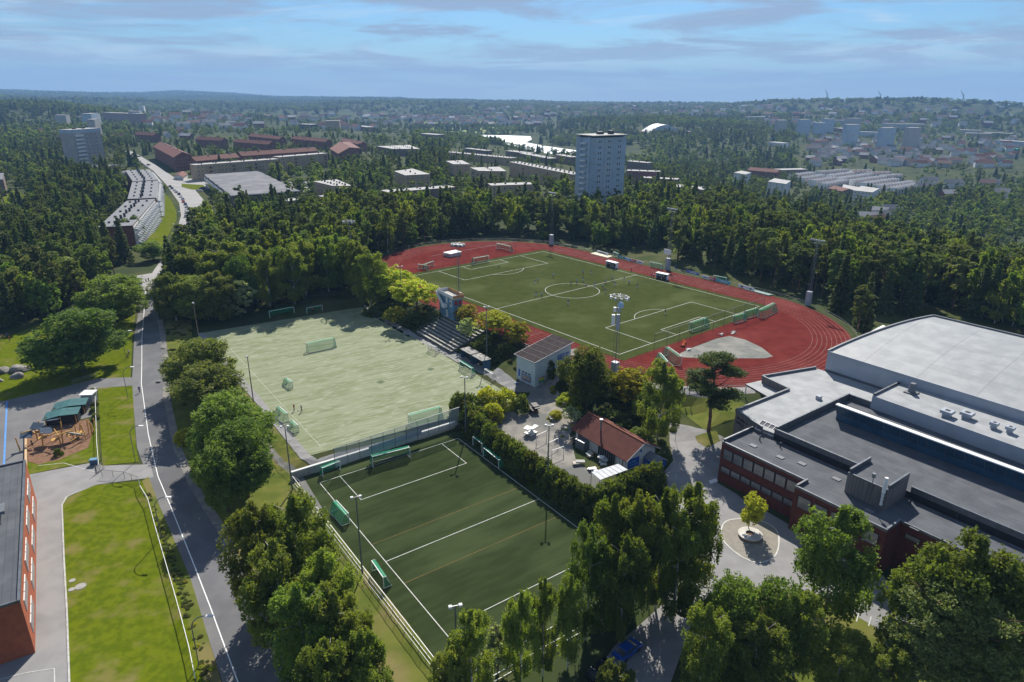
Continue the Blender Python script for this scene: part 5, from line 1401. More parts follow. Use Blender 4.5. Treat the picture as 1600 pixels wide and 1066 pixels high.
ps(780, 419.5, .08, GR, GR, GR, 1, 'green goalkeeper before the left goal')
ps(1039, 491, .08, BK, BK, WS, 1, 'dark clad player alone at the right penalty box')
ps(986, 425, .06, BK, BK, BK, 2, 'dark clad person with white cap beside the far touchline')
ps(958, 422, .06, LB, NB, NB, 2, 'person in light blue standing before the left team bench')
ps(1018, 434, .06, NB, DS, DS, 2, 'person in blue left of the right team bench')
ps(1021, 434.5, .06, WS, DS, DS, 2, 'person in white top left of the right team bench')
ps(1041, 440, .06, LB, NB, NB, 2, 'person in light blue at the right end of the team bench')
ps(1055, 421, .06, NB, NB, NB, 2, 'person in blue beside the base of the far sign mast')
ps(460, 642, zm, RD_, BK, BK, 1, 'child in red near the left goals of the training pitch')
ps(471.5, 643.5, zm, cl('teal_shirt', (.03,.14,.22)), BK, BK, 1, 'child in dark teal near the left goals of the training pitch')
ps(510.7, 504.5, zm, GR, BK, BK, 2, 'person in green standing in the far sunlit end of the training pitch')
ps(489, 489, zm, RD_, BK, BK, 2, 'person in red in the shaded goal')
ps(878, 575, -1.6, BK, BK, BK, 2, 'dark clad person at the corner of the pale house')
ps(814, 541, -.5, BK, BK, BK, 2, 'dark clad onlooker by the track, left of the pale house')
ps(805, 540, -.5, cl('grey_shirt', (.2,.2,.22)), BK, BK, 2, 'onlooker in grey by the track, left of another onlooker')
ps(1069, 616, -.3, BK, BK, BK, 2, 'left of two dark clad people on the path by the track curve')
ps(1077, 616, -.3, BK, DS, DS, 2, 'right of two dark clad people on the path by the track curve')
for px, py, t_, lb in ((228.5,442,WS,'person in white top at the road junction'),(232.5,441,BK,'person in black at the road junction'),(202,556,WS,'person in white sitting spot at the lawn edge by the road'),(200,561,cl('grey_shirt'),'person in grey at the lawn edge by the road'),
                       (218.5,614,NB,'person in blue walking on the cycle path'),(5,531,RD_,'child in red at the dark wood edge'),(12,529,NB,'child in blue with red cap at the dark wood edge'),(16,534,RD_,'second child in red at the dark wood edge')):
    p = G(px, py); person(p[0], p[1], p[2]+.06, t_, BK, BK, 1, rp.uniform(0, 6.28), lb)
for px, py, z, lb in ((1199/8.889+830, 576/8.889+380, .2, 'ball in play right of the centre circle'),(465.5, 641, zm+.12, 'ball between two children on the training pitch')):
    q = at(px, py, z); me = bpy.data.meshes.new('football'); bm = bmesh.new(); bmesh.ops.create_icosphere(bm, subdivisions=2, radius=.13); bm.to_mesh(me); bm.free(); me.materials.append(M_white)
    o = bpy.data.objects.new('football', me); COL.objects.link(o); o.location = q; tag(o, 'white ' + lb, 'ball')

# ------------------------------------------------------------------ team benches, mats, boards
def bench_shelter(px1, px2, lb):
    A = np.array(at(*px1, .06)[:2]); B = np.array(at(*px2, .06)[:2]); v = B-A; l = hypot(*v)
    root = empty('team_bench', (A[0], A[1], .06), atan2(v[1], v[0]), lb, 'team bench')
    mb = MB(); mb.box((l/2, .9, 2.1), (l+.3, 1.9, .12)); mb.build('roof', M_white, root)
    mb = MB(); mb.box((l/2, 1.6, .9), (l, .06, 1.7)); mb.build('back_panel', M_pglass, root)
    for x in (0, l/2, l): mb = MB(); mb.box((x, .9, 1.0), (.08, 1.4, 2.0)); mb.build('side_panel', M_white, root)
    mb = MB(); mb.box((l/2, 1.2, .45), (l-.3, .4, .08)); mb.build('seat', M_blue, root)
    for k in range(5):
        q = A + v*(.12+.19*k); n = np.array([-v[1], v[0]])/l
        person(q[0]+n[0]*.5, q[1]+n[1]*.5, .06, [LB, WS, NB, cl('yellow_vest', (.5,.55,.05)), BK][k], BK, BK, 2, atan2(v[1], v[0])+pi, ['light blue clad', 'white clad', 'dark blue clad', 'yellow vested', 'black clad'][k] + ' reserve in front of the ' + ('left' if 'left' in lb else 'right') + ' team bench')
bench_shelter((946,416),(961,420), 'left white roofed team bench at the far touchline')
bench_shelter((1024,435),(1041,438.5), 'right white roofed team bench at the far touchline')
def mat_box(P, z, h, name, lb, cat, m, m2=None):
    q = [np.array(at(a_, b_, z)[:2]) for a_, b_ in P]; O_ = q[0]
    root = empty(name, (O_[0], O_[1], z), 0, lb, cat); q = [tuple(p - O_) for p in q]
    mb = MB(); mb.prism(q, 0, h*.82); mb.build('mat_body', m, root)
    c = (sum(p[0] for p in q)/4, sum(p[1] for p in q)/4); q2 = [(c[0]+(p[0]-c[0])*1.03, c[1]+(p[1]-c[1])*1.03) for p in q]
    mb = MB(); mb.prism(q2, h*.82, h); mb.build('cover', m2 or m, root)
mat_box([(693,400),(704,402.5),(721,399),(712,396)], .06, 1.5, 'landing_mat', 'large white covered high jump mat on the left track curve', 'landing mat', mat('pink_grey_vinyl', (.55,.45,.45)), M_white)
mat_box([(923,397),(949,403.5),(957,401),(931,395)], .06, .25, 'sand_pit_cover', 'pale cream long jump pit cover by the far boards', 'pit cover', mat('cream_sheet', (.62,.58,.42)))
mat_box([(1164,453),(1200,462.5),(1208,461.5),(1172,452)], .06, .3, 'sand_pit_cover', 'grey green pit cover near the right track bend', 'pit cover', mat('grey_green_sheet', (.22,.30,.27)))
mat_box([(704,384.5),(722,386),(727,384.5),(712,382.5)], .06, .8, 'landing_mat', 'low dark mat with white edges at the far left track curve', 'landing mat', M_dpanel, M_frame)
def oval(r, t0, t1, n):  # points along the outer rail, by parameter on the stadium outline
    pts = []
    st = stadium(r, 60); st = st + [st[0]]
    L_ = [0]
    for a_, b_ in zip(st, st[1:]): L_.append(L_[-1] + hypot(b_[0]-a_[0], b_[1]-a_[1]))
    for k in range(n+1):
        s = (t0 + (t1-t0)*k/n) % 1 * L_[-1]; i = max(0, min(len(st)-2, int(np.searchsorted(L_, s)-1))); f_ = (s-L_[i])/(L_[i+1]-L_[i]+1e-9)
        pts.append((st[i][0]*(1-f_)+st[i+1][0]*f_, st[i][1]*(1-f_)+st[i+1][1]*f_))
    return pts
def fence(pts, h, lb, name='fence', rails=(1.0,), postm=None, railm=None, meshm=None, z=None, post_r=.035, step=1, cat='fence', cap=False):
    p0 = pts[0]; z0 = hz(*p0) if z is None else z
    root = empty(name, (p0[0], p0[1], z0), 0, lb, cat)
    zf = (lambda p: (hz(*p) if z is None else z) - z0)
    loc = [(p[0]-p0[0], p[1]-p0[1], zf(p)) for p in pts]
    mb = MB(); mb.bar((0,0,0),(0,0,h), post_r); me = bpy.data.meshes.new('post'); me.from_pydata([tuple(v) for v in mb.v], [], mb.f); me.materials.append(postm or M_galv); me.update()
    idx = list(range(0, len(loc), step))
    if len(idx) > 100: idx = idx[::len(idx)//100+1]
    for i in idx: o = bpy.data.objects.new('post', me); COL.objects.link(o); o.parent = root; o.location = loc[i]
    for rr in rails:
        mb = MB()
        for a_, b_ in zip(loc, loc[1:]): mb.bar((a_[0],a_[1],a_[2]+h*rr), (b_[0],b_[1],b_[2]+h*rr), post_r*(1.2 if rr > .9 else .8))
        mb.build('rail', railm or M_galv, root)
    if meshm:
        mb = MB()
        for a_, b_ in zip(loc, loc[1:]): mb.add([(a_[0],a_[1],a_[2]+.03),(b_[0],b_[1],b_[2]+.03),(b_[0],b_[1],b_[2]+h),(a_[0],a_[1],a_[2]+h)], [(0,1,2,3)])
        mb.build('mesh_panel', meshm, root)
    return root
def wire(name, c, a_):
    m = bpy.data.materials.new(name); m.use_nodes = True; b = m.node_tree.nodes['Principled BSDF']; b.inputs['Base Color'].default_value = (*c, 1); b.inputs['Alpha'].default_value = a_; b.inputs['Roughness'].default_value = .6; return m
M_wire = wire('wire_mesh', (.35,.37,.38), .16)
M_pane = wire('pale_screen', (.60,.64,.68), .38)
def reseg(pts, d):
    o = []
    for a_, b_ in zip(pts, pts[1:]):
        n = max(1, int(round(hypot(b_[0]-a_[0], b_[1]-a_[1])/d)))
        for k in range(n): o.append((a_[0]+(b_[0]-a_[0])*k/n, a_[1]+(b_[1]-a_[1])*k/n))
    return o + [pts[-1]]
fence(oval(48.4, .0, 1.0, 150), 1.1, 'low metal barrier running round the outside of the whole track', rails=(1.0, .5), z=0.0, step=2, name='track_barrier', cat='barrier')
# boards on the far side : (pixel start, pixel end, colour, label)
BDS = [((933,395),(950,400),M_white,M_black,'white advertising board left of the pit cover'),((965,403),(976,406),mat('teal_board', (.05,.30,.32)),M_white,'teal advertising board behind the small goal'),((976,406),(985,409),mat('sky_board', (.30,.50,.72)),M_white,'sky blue advertising board next to a red one'),
 ((985,409),(994,411),mat('red_board', (.45,.03,.05)),M_white,'red advertising board near the pit'),((994,411),(1004,413.5),M_white,M_blue,'white board right of the red one near the pit'),
 ((1072,426),(1092,431.5),M_blue,M_white,'low blue board with white letters right of the sign mast'),((1096,434),(1107,437.5),M_white,M_blue,'white board left of a red board by the right lanes'),((1107,437.5),(1118,440),mat('red_board'),M_white,'red board by the right lanes'),
 ((1118,440),(1141,445.5),mat('turquoise_board', (.12,.42,.55)),M_white,'turquoise board behind the parked goal'),((1153,448.5),(1178,455.5),M_white,M_black,'white board with dark triangle emblem, rightmost')]
for i, (a_, b_, m1, m2, lb) in enumerate(BDS):
    A = np.array(at(*a_, .05)[:2]); B = np.array(at(*b_, .05)[:2]); v = B-A; l = hypot(*v)
    root = empty('advertising_board', (A[0], A[1], .05), atan2(v[1], v[0]), lb, 'board', 'advertising boards')
    mb = MB(); mb.box((l/2, 0, .62), (l-.06, .08, 1.05)); mb.build('panel', m1, root)
    mb = MB()
    if i in (3, 7): mb.bar((l*.2,-.06,.62), (l*.2,-.02,.62), .35, n=12)
    elif i == 9:
        mb.bar((l*.25,-.06,.6), (l*.25,-.02,.6), .4, n=12)
        for k in range(3): mb.box((l*(.72+.05*k), -.05, .35+.12*(k+1)/1.5), (.3, .03, .25+.2*k))
    for k in range(7):
        if i == 9: break
        mb.box((l*(.3+.08*k), -.05, .62), (l*.05, .03, .28+.12*(k*7 % 3)))
    mb.build('print', m2, root)
    mb = MB()
    for x in (.1, l-.1): mb.bar((x, .15, -.05), (x, .05, 1.0), .04)
    mb.build('leg', M_galv, root)
# ball net with posts behind the right goal line
gx = [P2(h2+4.6+1.2*(k % 2)*0, -w2+8+5.2*k) for k in range(11)]
fence(gx, 5.0, 'tall thin ball stop net on dark posts behind the right goal line', rails=(1.0,), postm=M_dark, railm=M_dark, meshm=wire('thin_net', (.05,.08,.06), .10), z=.05, name='ball_net', post_r=.05)
gx = [P2(-h2-4.6, -20+5.2*k) for k in range(9)]
fence(gx, 5.0, 'thin ball stop net on grey posts behind the left goal line', rails=(1.0,), postm=M_galv, railm=M_galv, meshm=wire('thin_net2', (.2,.2,.2), .05), z=.05, name='ball_net', post_r=.04)
# things on the red area
q = at(1068, 539, .06); root = empty('hurdle_cart', q, 1.2, 'orange hurdle cart on the red area behind the ball net', 'cart')
mb = MB(); OR = mat('orange_paint', (.65,.13,.02))
for k in range(6): mb.bar((-1.5+.6*k, -.4, .5), (-1.5+.6*k, .4, .55+.08*k), .12)
mb.bar((-1.9,0,.35), (1.7,0,.5), .22); mb.build('frame', OR, root)
for x in (-1.3, 1.2): mb = MB(); mb.bar((x,-.55,.2), (x,.55,.2), .2, n=10); mb.build('wheel', M_black, root)
for px, py, lb, w_ in ((1076,547,'white hurdles folded on the edge of the grey apron',1.2),(1146,521,'pile of grey frames lying above the grey apron',2.2),(1127,523.5,'single white box above the grey apron',.8)):
    q = at(px, py, .06); root = empty('equipment_pile', q, .5, lb, 'equipment')
    mb = MB(); rr = random.Random(px)
    for k in range(7): a0 = rr.uniform(0, 3); c = Vector((rr.uniform(-w_/2, w_/2), rr.uniform(-.4, .4), .1+.06*k)); d_ = Vector((cos(a0), sin(a0), .2))*w_*.4; mb.bar(c-d_, c+d_, .06)
    mb.build('bars', M_white if 'white' in lb else M_galv, root)
    mb = MB(); mb.box((0, 0, .15), (w_*.6, .5, .25)); mb.build('box', M_white if 'white' in lb else M_dpanel, root)
q = at(996.5, 597, .06); root = empty('beach_flag', q, 0, 'blue feather flag standing at the near edge of the track', 'flag')
mb = MB(); mb.bar((0,0,0), (0,0,3.2), .03); mb.build('pole', M_galv, root)
mb = MB(); mb.add([(.02,0,1.0),(.75,.02,.9),(.8,.0,2.4),(.35,0,3.2),(.02,0,3.2)], [(0,1,2,3,4)]); mb.add([(.02,.03,1.0),(.75,.05,.9),(.8,.03,2.4),(.35,.03,3.2),(.02,.03,3.2)], [(4,3,2,1,0)]); mb.build('banner', mat('violet_blue_cloth', (.10,.14,.62)), root)

# ------------------------------------------------------------------ masts and lamps
def lamp_cluster(mb, n, r, z, size=.5):
    for k in range(n):
        a_ = 2*pi*k/n; mb.box((cos(a_)*r, sin(a_)*r*.9, z), (size, size*.7, size*.8), a_)
def base_from_top(px, pyt, h, z=None):
    p = G(px, pyt, up=h) if z is None else at(px, pyt, z+h)
    return (p[0], p[1], p[2] if z is None else z)
def big_mast(px, pyt, pyb, lb, z=0.0, ring=True, box=True, arms=False, cabinets=False):
    B = at(px[1], pyb, z); r = ray(px[0], pyt); zt = CAMH + r[2]/hypot(r[0], r[1])*hypot(B[0], B[1]); h = zt - z
    root = empty('floodlight_mast', B, PTH, lb, 'floodlight mast')
    mb = MB(); w = .55
    for a_, b_ in ((-w,-w),(w,-w),(w,w),(-w,w)): mb.bar((a_,b_,0), (a_*.55,b_*.55,h), .035)
    nz = int(h/1.3)
    for k in range(nz):
        s0 = 1-.45*k/nz; s1 = 1-.45*(k+1)/nz; z0, z1 = h*k/nz, h*(k+1)/nz
        for i, (a_, b_) in enumerate(((-w,-w),(w,-w),(w,w),(-w,w))):
            c_, d_ = [(w,-w),(w,w),(-w,w),(-w,-w)][i]; mb.bar((a_*s0,b_*s0,z0), (c_*s1,d_*s1,z1), .012, n=3)
    mb.bar((0,0,0), (0,0,h), .06); mb.build('lattice_shaft', M_galv, root)
    if ring:
        mb = MB(); R_ = 2.2
        for k in range(16): mb.bar((cos(k*pi/8)*R_, sin(k*pi/8)*R_*.8, h), (cos((k+1)*pi/8)*R_, sin((k+1)*pi/8)*R_*.8, h), .04)
        for k in range(4): mb.bar((cos(k*pi/4)*R_, sin(k*pi/4)*R_*.8, h), (-cos(k*pi/4)*R_, -sin(k*pi/4)*R_*.8, h), .05)
        mb.build('lamp_ring', M_galv, root)
        for k in range(9):
            a_ = 2*pi*k/9; mb = MB(); mb.box((cos(a_)*R_, sin(a_)*R_*.8, h-.25), (.5, .35, .5), a_); mb.build('floodlight', M_panel if k % 3 else M_white, root)
    if arms:
        mb = MB(); mb.box((0, 0, h), (4.6, .15, .15)); mb.box((0, 0, h-.9), (3.6, .15, .15)); mb.build('cross_arm', M_galv, root)
        for k in range(6): mb = MB(); mb.box((-2.0+.8*k, -.2, h+.1), (.5, .4, .5)); mb.build('floodlight', M_panel, root)
    if box: mb = MB(); mb.box((0, 0, 2.0), (1.5, 1.3, 4.6)); mb.build('base_cladding', M_panel, root)
    if cabinets:
        for x, z0, z1 in ((-.9, h*.66, h*.78), (.5, h*.62, h*.80), (-.6, h*.82, h*.87), (.6, h*.83, h*.88)):
            mb = MB(); mb.bar((x,-.6,z0), (x,-.6,z1), .42 if z1-z0 > 2 else .35, n=8); mb.build('antenna_box', M_panel if x > 0 else M_white, root)
        mb = MB(); mb.bar((1.2,-.7,h*.92), (1.25,-.95,h*.92), .75, n=14); mb.build('dish', mat('pale_blue_dish', (.40,.55,.75)), root)
    return root, h
big_mast((965,960), 463, 592, 'big lattice floodlight mast with round lamp ring and antennas by the near touchline', -.3, cabinets=True)
big_mast((717,717.5), 381, 478, 'lattice mast behind the announcer tower with round lamp ring', 0)
r_, h_ = big_mast((1048,1043), 327, 421, 'far mast with white sign board at the far touchline', 0, ring=False, arms=True)
mb = MB(); mb.box((0, -.9, h_*.3), (3.2, .15, 2.0)); mb.build('sign_board', M_white, r_)
big_mast((863,861.5), 302, 382, 'far mast with lamp arms at the far corner of the track', 0, ring=False, arms=True)
big_mast((1275,1262), 376, 476, 'mast with lamp arms in front of the right hand wood', 0, ring=False, arms=True)
big_mast((555,553), 345, 452, 'mast with lamp ring rising out of the wood left of the track', -2.5, ring=True, box=False)
def pole(px, pyt, h, lb, z=None, heads=2, m=None):
    B = base_from_top(px, pyt, h, z)
    root = empty('light_pole', B, random.uniform(-.5, .5), lb, 'light pole', 'pitch light poles')
    mb = MB(); mb.bar((0,0,-.5), (0,0,h), .14, n=8, r2=.09); mb.build('pole', m or M_dpanel, root)
    mb = MB(); mb.box((0,0,h), (1.5 if heads > 1 else .8, .1, .1)); mb.build('cross_arm', M_galv, root)
    for k in range(heads): mb = MB(); mb.box(((-.6+1.2*k) if heads > 1 else 0, -.2, h+.15), (.4, .4, .3)); mb.build('floodlight', M_frame, root)
M_wpole = mat('timber_pole', (.22,.17,.12), (.16,.12,.09))
pole(302, 474, 13, 'timber light pole at the upper left corner of the training pitch', heads=1, m=M_wpole)
pole(386.5, 558, 13, 'timber light pole halfway along the left side of the training pitch', heads=1, m=M_wpole)
pole(445, 667, 13, 'light pole at the corner between training pitch and small pitch')
pole(556, 777, 13.5, 'light pole with lamp cluster over the left side of the small pitch', -6, heads=2)
pole(711, 947, 13.5, 'light pole near the bottom corner of the small pitch', -6)
pole(858, 665, 13.5, 'light pole rising from the hedge over the small pitch', -6)
pole(726, 590, 12.5, 'slim light pole beside the shrub clump at the glass fence', -4.8)
pole(625, 417, 15, 'light pole among the yellowing trees on the bank')
pole(760, 480, 15, 'light pole beside the roofed dugouts')
def street_lamp(px, py, h, lb, arm=2.0, rz=0.0):
    p = G(px, py)
    root = empty('street_lamp', p, rz, lb, 'street lamp', 'street lamps along the road')
    mb = MB(); pts = [Vector((0,0,-.4)), Vector((0,0,h*.75))] + [Vector((arm*(1-cos(k*pi/12)), 0, h*.75 + h*.25*sin(k*pi/12))) for k in range(1, 7)]
    for a_, b_ in zip(pts, pts[1:]): mb.bar(a_, b_, .07, n=6)
    mb.build('pole', M_galv, root)
    mb = MB(); mb.box((arm+.3, 0, h-.02), (.9, .35, .14)); mb.build('lamp_head', M_white, root)
for px, py, lb in ((197,560,'street lamp beside the people on the lawn edge'),(200,622,'street lamp with curved arm at the park entrance'),(212,722,'street lamp between strip lawn and road'),(252,842,'street lamp over the shaded road, third from the bottom'),(311,1040,'street lamp nearest the bottom of the photo'),(207,500,'street lamp beside the round broadleaf tree')):
    street_lamp(px, py, 8, lb, 2.2)
for px, py, lb in ((270,372,'street lamp on the verge lawn near the parked cars'),(279,350,'street lamp standing higher on the verge lawn'),(86,330,'slim pale lamp among the left pines'),(223,452,'wooden post at the road junction')):
    street_lamp(px, py, 7 if 'post' not in lb else 5, lb, 1.2)
for px, py, lb in ((1203,768-100,'small lamp on the school path'),(1150,0,'')):
    if lb:
        p = G(1055, 689); root = empty('path_lamp', p, 0, 'low path lamp between the grass island and birch slope', 'lamp')
        mb = MB(); mb.bar((0,0,0),(0,0,3.6), .05); mb.build('pole', M_galv, root); mb = MB(); mb.bar((0,0,3.6),(0,0,3.9), .3, n=10, r2=.15); mb.build('lamp_head', M_white, root)

# ------------------------------------------------------------------ walls, fences, stands
# retaining wall between the two pitches
def wall_run(P, z0, z1, w, name, lb, m, mtop):
    A, B = np.array(P[0]), np.array(P[1]); v = B-A; l = hypot(*v)
    root = empty(name, (A[0], A[1], z0), atan2(v[1], v[0]), lb, 'wall')
    mb = MB(); mb.box((l/2, 0, (z1-z0)/2-.1), (l, w, z1-z0-.0)); mb.build('wall_body', m, root)
    mb = MB(); mb.box((l/2, 0, z1-z0+.0), (l+.1, w+.18, .16)); mb.build('coping', mtop, root); return root
M_stone = mat('concrete', (.34,.33,.31), (.26,.255,.24), .9, 1)
A_, B_ = SML - sn*.6 - _sd*.5, SMT + sn*.6 - _sd*.5
wall_run((A_, B_), -6.2, -4.35, .35, 'retaining_wall', 'low white topped wall between training pitch and small pitch', M_stone, M_whiter)
wall_run((SMT + sn*.8, SMT + sn*.8 + _sd*60), -6.2, -5.45, .4, 'kerb_wall', 'pale low wall along the hedge side of the small pitch', M_stone, M_grey)
L0 = SML - sn*.7; fp = [tuple(L0 + _sd*t) for t in np.arange(0, 60.1, 2.0)]
fence(fp, 1.15, 'white rail fence along the left side of the small pitch', rails=(1.0, .12), postm=M_white, railm=M_white, z=-6.0, name='pitch_barrier', post_r=.05, cat='barrier')
fp = [tuple(SML - sn*1.6 + _sd*t) for t in np.arange(2, 60.1, 2.5)]
fence(fp, 1.1, 'thin grey wire fence just outside the white rail fence', rails=(1.0,), z=-6.0, name='wire_fence', post_r=.03, meshm=M_wire)
fp = [tuple(SML + _sd*60.6 + sn*t) for t in np.arange(0, SW+.5, 2.0)]
fence(fp, 1.15, 'white rail fence across the lower end of the small pitch', rails=(1.0, .12), postm=M_white, railm=M_white, z=-6.0, name='pitch_barrier', post_r=.05, cat='barrier')
# screen fence above the retaining wall
a0 = np.array(at(524, 731, -4.5)[:2]); b0 = np.array(at(718, 664, -4.5)[:2])
fence([tuple(a0*(1-k/11)+b0*k/11) for k in range(12)], 4.2, 'tall pale mesh screen on grey posts between the two pitches', rails=(1.0,), postm=M_dark, z=-4.5, meshm=M_pane, name='screen_fence', post_r=.05)
m0, m1 = a0*.74+b0*.26 , a0*.32+b0*.68; m0 = m0 + (np.array(MIDP[1])-np.array(MIDP[2]))/hypot(*(np.array(MIDP[1])-np.array(MIDP[2])))*.5; m1 = m1 + (np.array(MIDP[1])-np.array(MIDP[2]))/hypot(*(np.array(MIDP[1])-np.array(MIDP[2])))*.5
root = empty('banner_board', (m0[0], m0[1], -4.5), atan2(m1[1]-m0[1], m1[0]-m0[0]), 'long dark blue banner behind the mesh screen', 'banner')
mb = MB(); l = hypot(*(m1-m0)); mb.box((l/2, 0, 1.1), (l, .05, 1.2)); mb.build('cloth', mat('navy_banner', (.02,.05,.12)), root)
mb = MB(); mb.bar((0,.05,0), (0,.05,1.8), .04); mb.bar((l,.05,0), (l,.05,1.8), .04); mb.build('stake', M_dark, root)
# grandstand steps
def grandstand():
    A = np.array(at(651, 520, -4.4)[:2]); B = np.array(at(714, 557, -4.4)[:2]); v = B-A; l0 = hypot(*v); v = v*.86; B = A+v; l = l0*.86
    n = np.array([-v[1], v[0]])/l; n = n if np.dot(n, np.array(PC)-A) > 0 else -n
    root = empty('grandstand', (A[0], A[1], -4.4), atan2(v[1], v[0]), 'weathered concrete grandstand steps below the announcer tower', 'grandstand')
    s = 1 if np.dot(n, np.array([-v[1], v[0]])) > 0 else -1
    N = 10; d = 1.15; rs = .40; print('stand', l)
    for k in range(N):
        mb = MB(); mb.box((l/2, s*(k+.5)*d, rs*(k+1)/2-.5), (l, d-.004, rs*(k+1)+1.0)); mb.box((l/2, s*(k+.22)*d, rs*(k+1)+.03), (l-.2, d*.42, .09), m=1)
        mb.build('step', [mat('dark_step', (.13,.13,.12), (.09,.10,.08)), mat('bench_slab', (.40,.385,.35), (.28,.27,.24), .9, 1)], root)
    for x in (0.1, l*.52):
        mb = MB(); mb.box((x, s*N*d/2, 1.5), (.8 if x > 1 else .2, N*d, .05)); 
        mb = MB(); mb.bar((x,0,.9), (x,s*N*d,4.9), .05); mb.bar((x,0,0), (x,0,.9), .04); mb.bar((x,s*N*d,4.0), (x,s*N*d,4.9), .04); mb.build('handrail', M_galv, root)
    q = [A, B, B+n*N*d, A+n*N*d]; foot(q, 1); return A, v/l, n, l0, N*d
GA, GU, GN, GLn, GD = grandstand()
def dugout(off, lb):
    A = GA + GU*(GLn + off) + GN*.6
    root = empty('dugout', (A[0], A[1], -4.4), atan2(GU[1], GU[0]), lb, 'dugout', 'roofed dugouts')
    s = 1 if np.dot(GN, np.array([-GU[1], GU[0]])) > 0 else -1
    mb = MB(); mb.box((2.6, s*1.1, 2.5), (5.2, 2.8, .14)); mb.build('roof', mat('worn_roof_board', (.36,.35,.33), (.15,.14,.13), .9, 1.2), root)
    mb = MB(); mb.box((2.6, s*2.3, 1.1), (5.0, .12, 2.4)); mb.box((.06, s*1.1, 1.1), (.12, 2.3, 2.4)); mb.box((5.14, s*1.1, 1.1), (.12, 2.3, 2.4)); mb.build('wall', mat('blue_wood', (.04,.09,.16)), root)
    mb = MB(); mb.box((2.6, s*1.8, .5), (4.8, .5, .1)); mb.build('bench', M_wood, root)
dugout(1.2, 'left roofed dugout at the foot of the grandstand'); dugout(7.0, 'right roofed dugout at the foot of the grandstand')
# fence of the school lawn, gate
fp = gp((221,770),(233,790),(245,835),(258,880),(271,925),(285,975),(298,1025),(308,1075))
fence(reseg(fp, 2.6), 1.5, 'white topped mesh fence between the school lawn and the road', rails=(1.0,), railm=M_white, meshm=M_wire, name='mesh_fence', post_r=.045)
fence(reseg(gp((160,745),(195,748),(218,756),(221,770)), 2.2), 1.5, 'short mesh fence closing the top of the school lawn', rails=(1.0,), meshm=M_wire, name='mesh_fence', post_r=.04)
fence(reseg(gp((150,612),(151,650),(153,700),(156,735)), 2.2), 1.2, 'mesh fence between the playground and the strip lawn', rails=(1.0,), railm=M_white, meshm=M_wire, name='mesh_fence', post_r=.045)
fence(reseg(gp((113,600),(140,592),(151,588)), 2.0), 1.1, 'green wire fence at the park entrance', rails=(1.0,), meshm=M_wire, name='mesh_fence', post_r=.03)
p = G(152, 740); root = empty('gate', p, 1.35, 'open metal gate at the playground entrance', 'gate')
mb = MB()
for k in range(6): mb.bar((.35*k,0,0), (.35*k,0,1.5), .03)
mb.bar((0,0,1.5), (1.8,0,1.5), .04); mb.bar((0,0,.15), (1.8,0,.15), .04); mb.build('gate_leaf', M_galv, root)
mb = MB(); mb.bar((-.1,0,-.2), (-.1,0,1.9), .07); mb.build('gate_post', M_galv, root)
fence(reseg(gp((470,760),(440,735),(420,700),(405,655),(398,640)), 3.0), 1.0, 'thin handrail beside the worn path', rails=(1.0,), name='handrail', post_r=.03, cat='handrail')
fence([G(px, py)[:2] for px, py in ((540,462),(450,470),(380,482),(310,498))], 1.0, 'thin rail at the top of the shaded bank', rails=(1.0,), name='handrail', post_r=.03, cat='handrail')
# playground
def playground():
    p = G(92, 690); root = empty('climbing_frame', p, .25, 'large timber climbing frame with angled roofs on the bark patch', 'climbing frame')
    TB = mat('yellow_timber', (.50,.30,.08), (.40,.22,.06)); DR = mat('slate_blue_panel', (.05,.08,.12), (.07,.10,.14))
    rr = random.Random(2)
    for i in range(16):
        x, y = rr.uniform(-6.5, 6.5), rr.uniform(-3, 3); h_ = rr.uniform(2.2, 4.4); dx, dy = rr.uniform(-.5, .5), rr.uniform(-.4, .4)
        mb = MB(); mb.bar((x,y,-.3), (x+dx,y+dy,h_), .13); mb.build('timber_post', TB, root)
    for i in range(7):
        x, y, z = rr.uniform(-5.5, 4.5), rr.uniform(-2.2, 2.2), rr.uniform(1.4, 3.4); mb = MB(); a0 = rr.uniform(0, 3); d_ = Vector((cos(a0), sin(a0), rr.uniform(-.2, .3)))*rr.uniform(1, 2); c = Vector((x, y, z)); mb.bar(c-d_, c+d_, .12); mb.build('beam', TB, root)
    for x, y, z, tx in ((-3.6,.8,3.6,.5),(-.9,1.8,4.2,-.3),(-1.4,-1.0,3.2,.4),(1.6,.4,2.9,-.4),(-5.2,-.8,2.6,.5)):
        o = add_box(root, 'roof_panel', (x, y, z), (2.1, 1.7, .1), DR, rr.uniform(-.6, .6)); o.rotation_euler = (tx, .3*tx, rr.uniform(-.5, .5))
    for x, y, z in ((-2.5,-.6,1.5),(0,-1.2,1.1),(2.5,-.2,1.4),(3.4,1.2,1.0)):
        add_box(root, 'platform', (x, y, z), (1.5, 1.2, .12), TB, .3)
    mb = MB(); mb.bar((2.2,-.8,2.2), (4.6,.6,.6), .25); mb.build('slide', M_offw, root)
    foot(gp((30,600),(150,600),(150,745),(30,745)), 0)
playground()
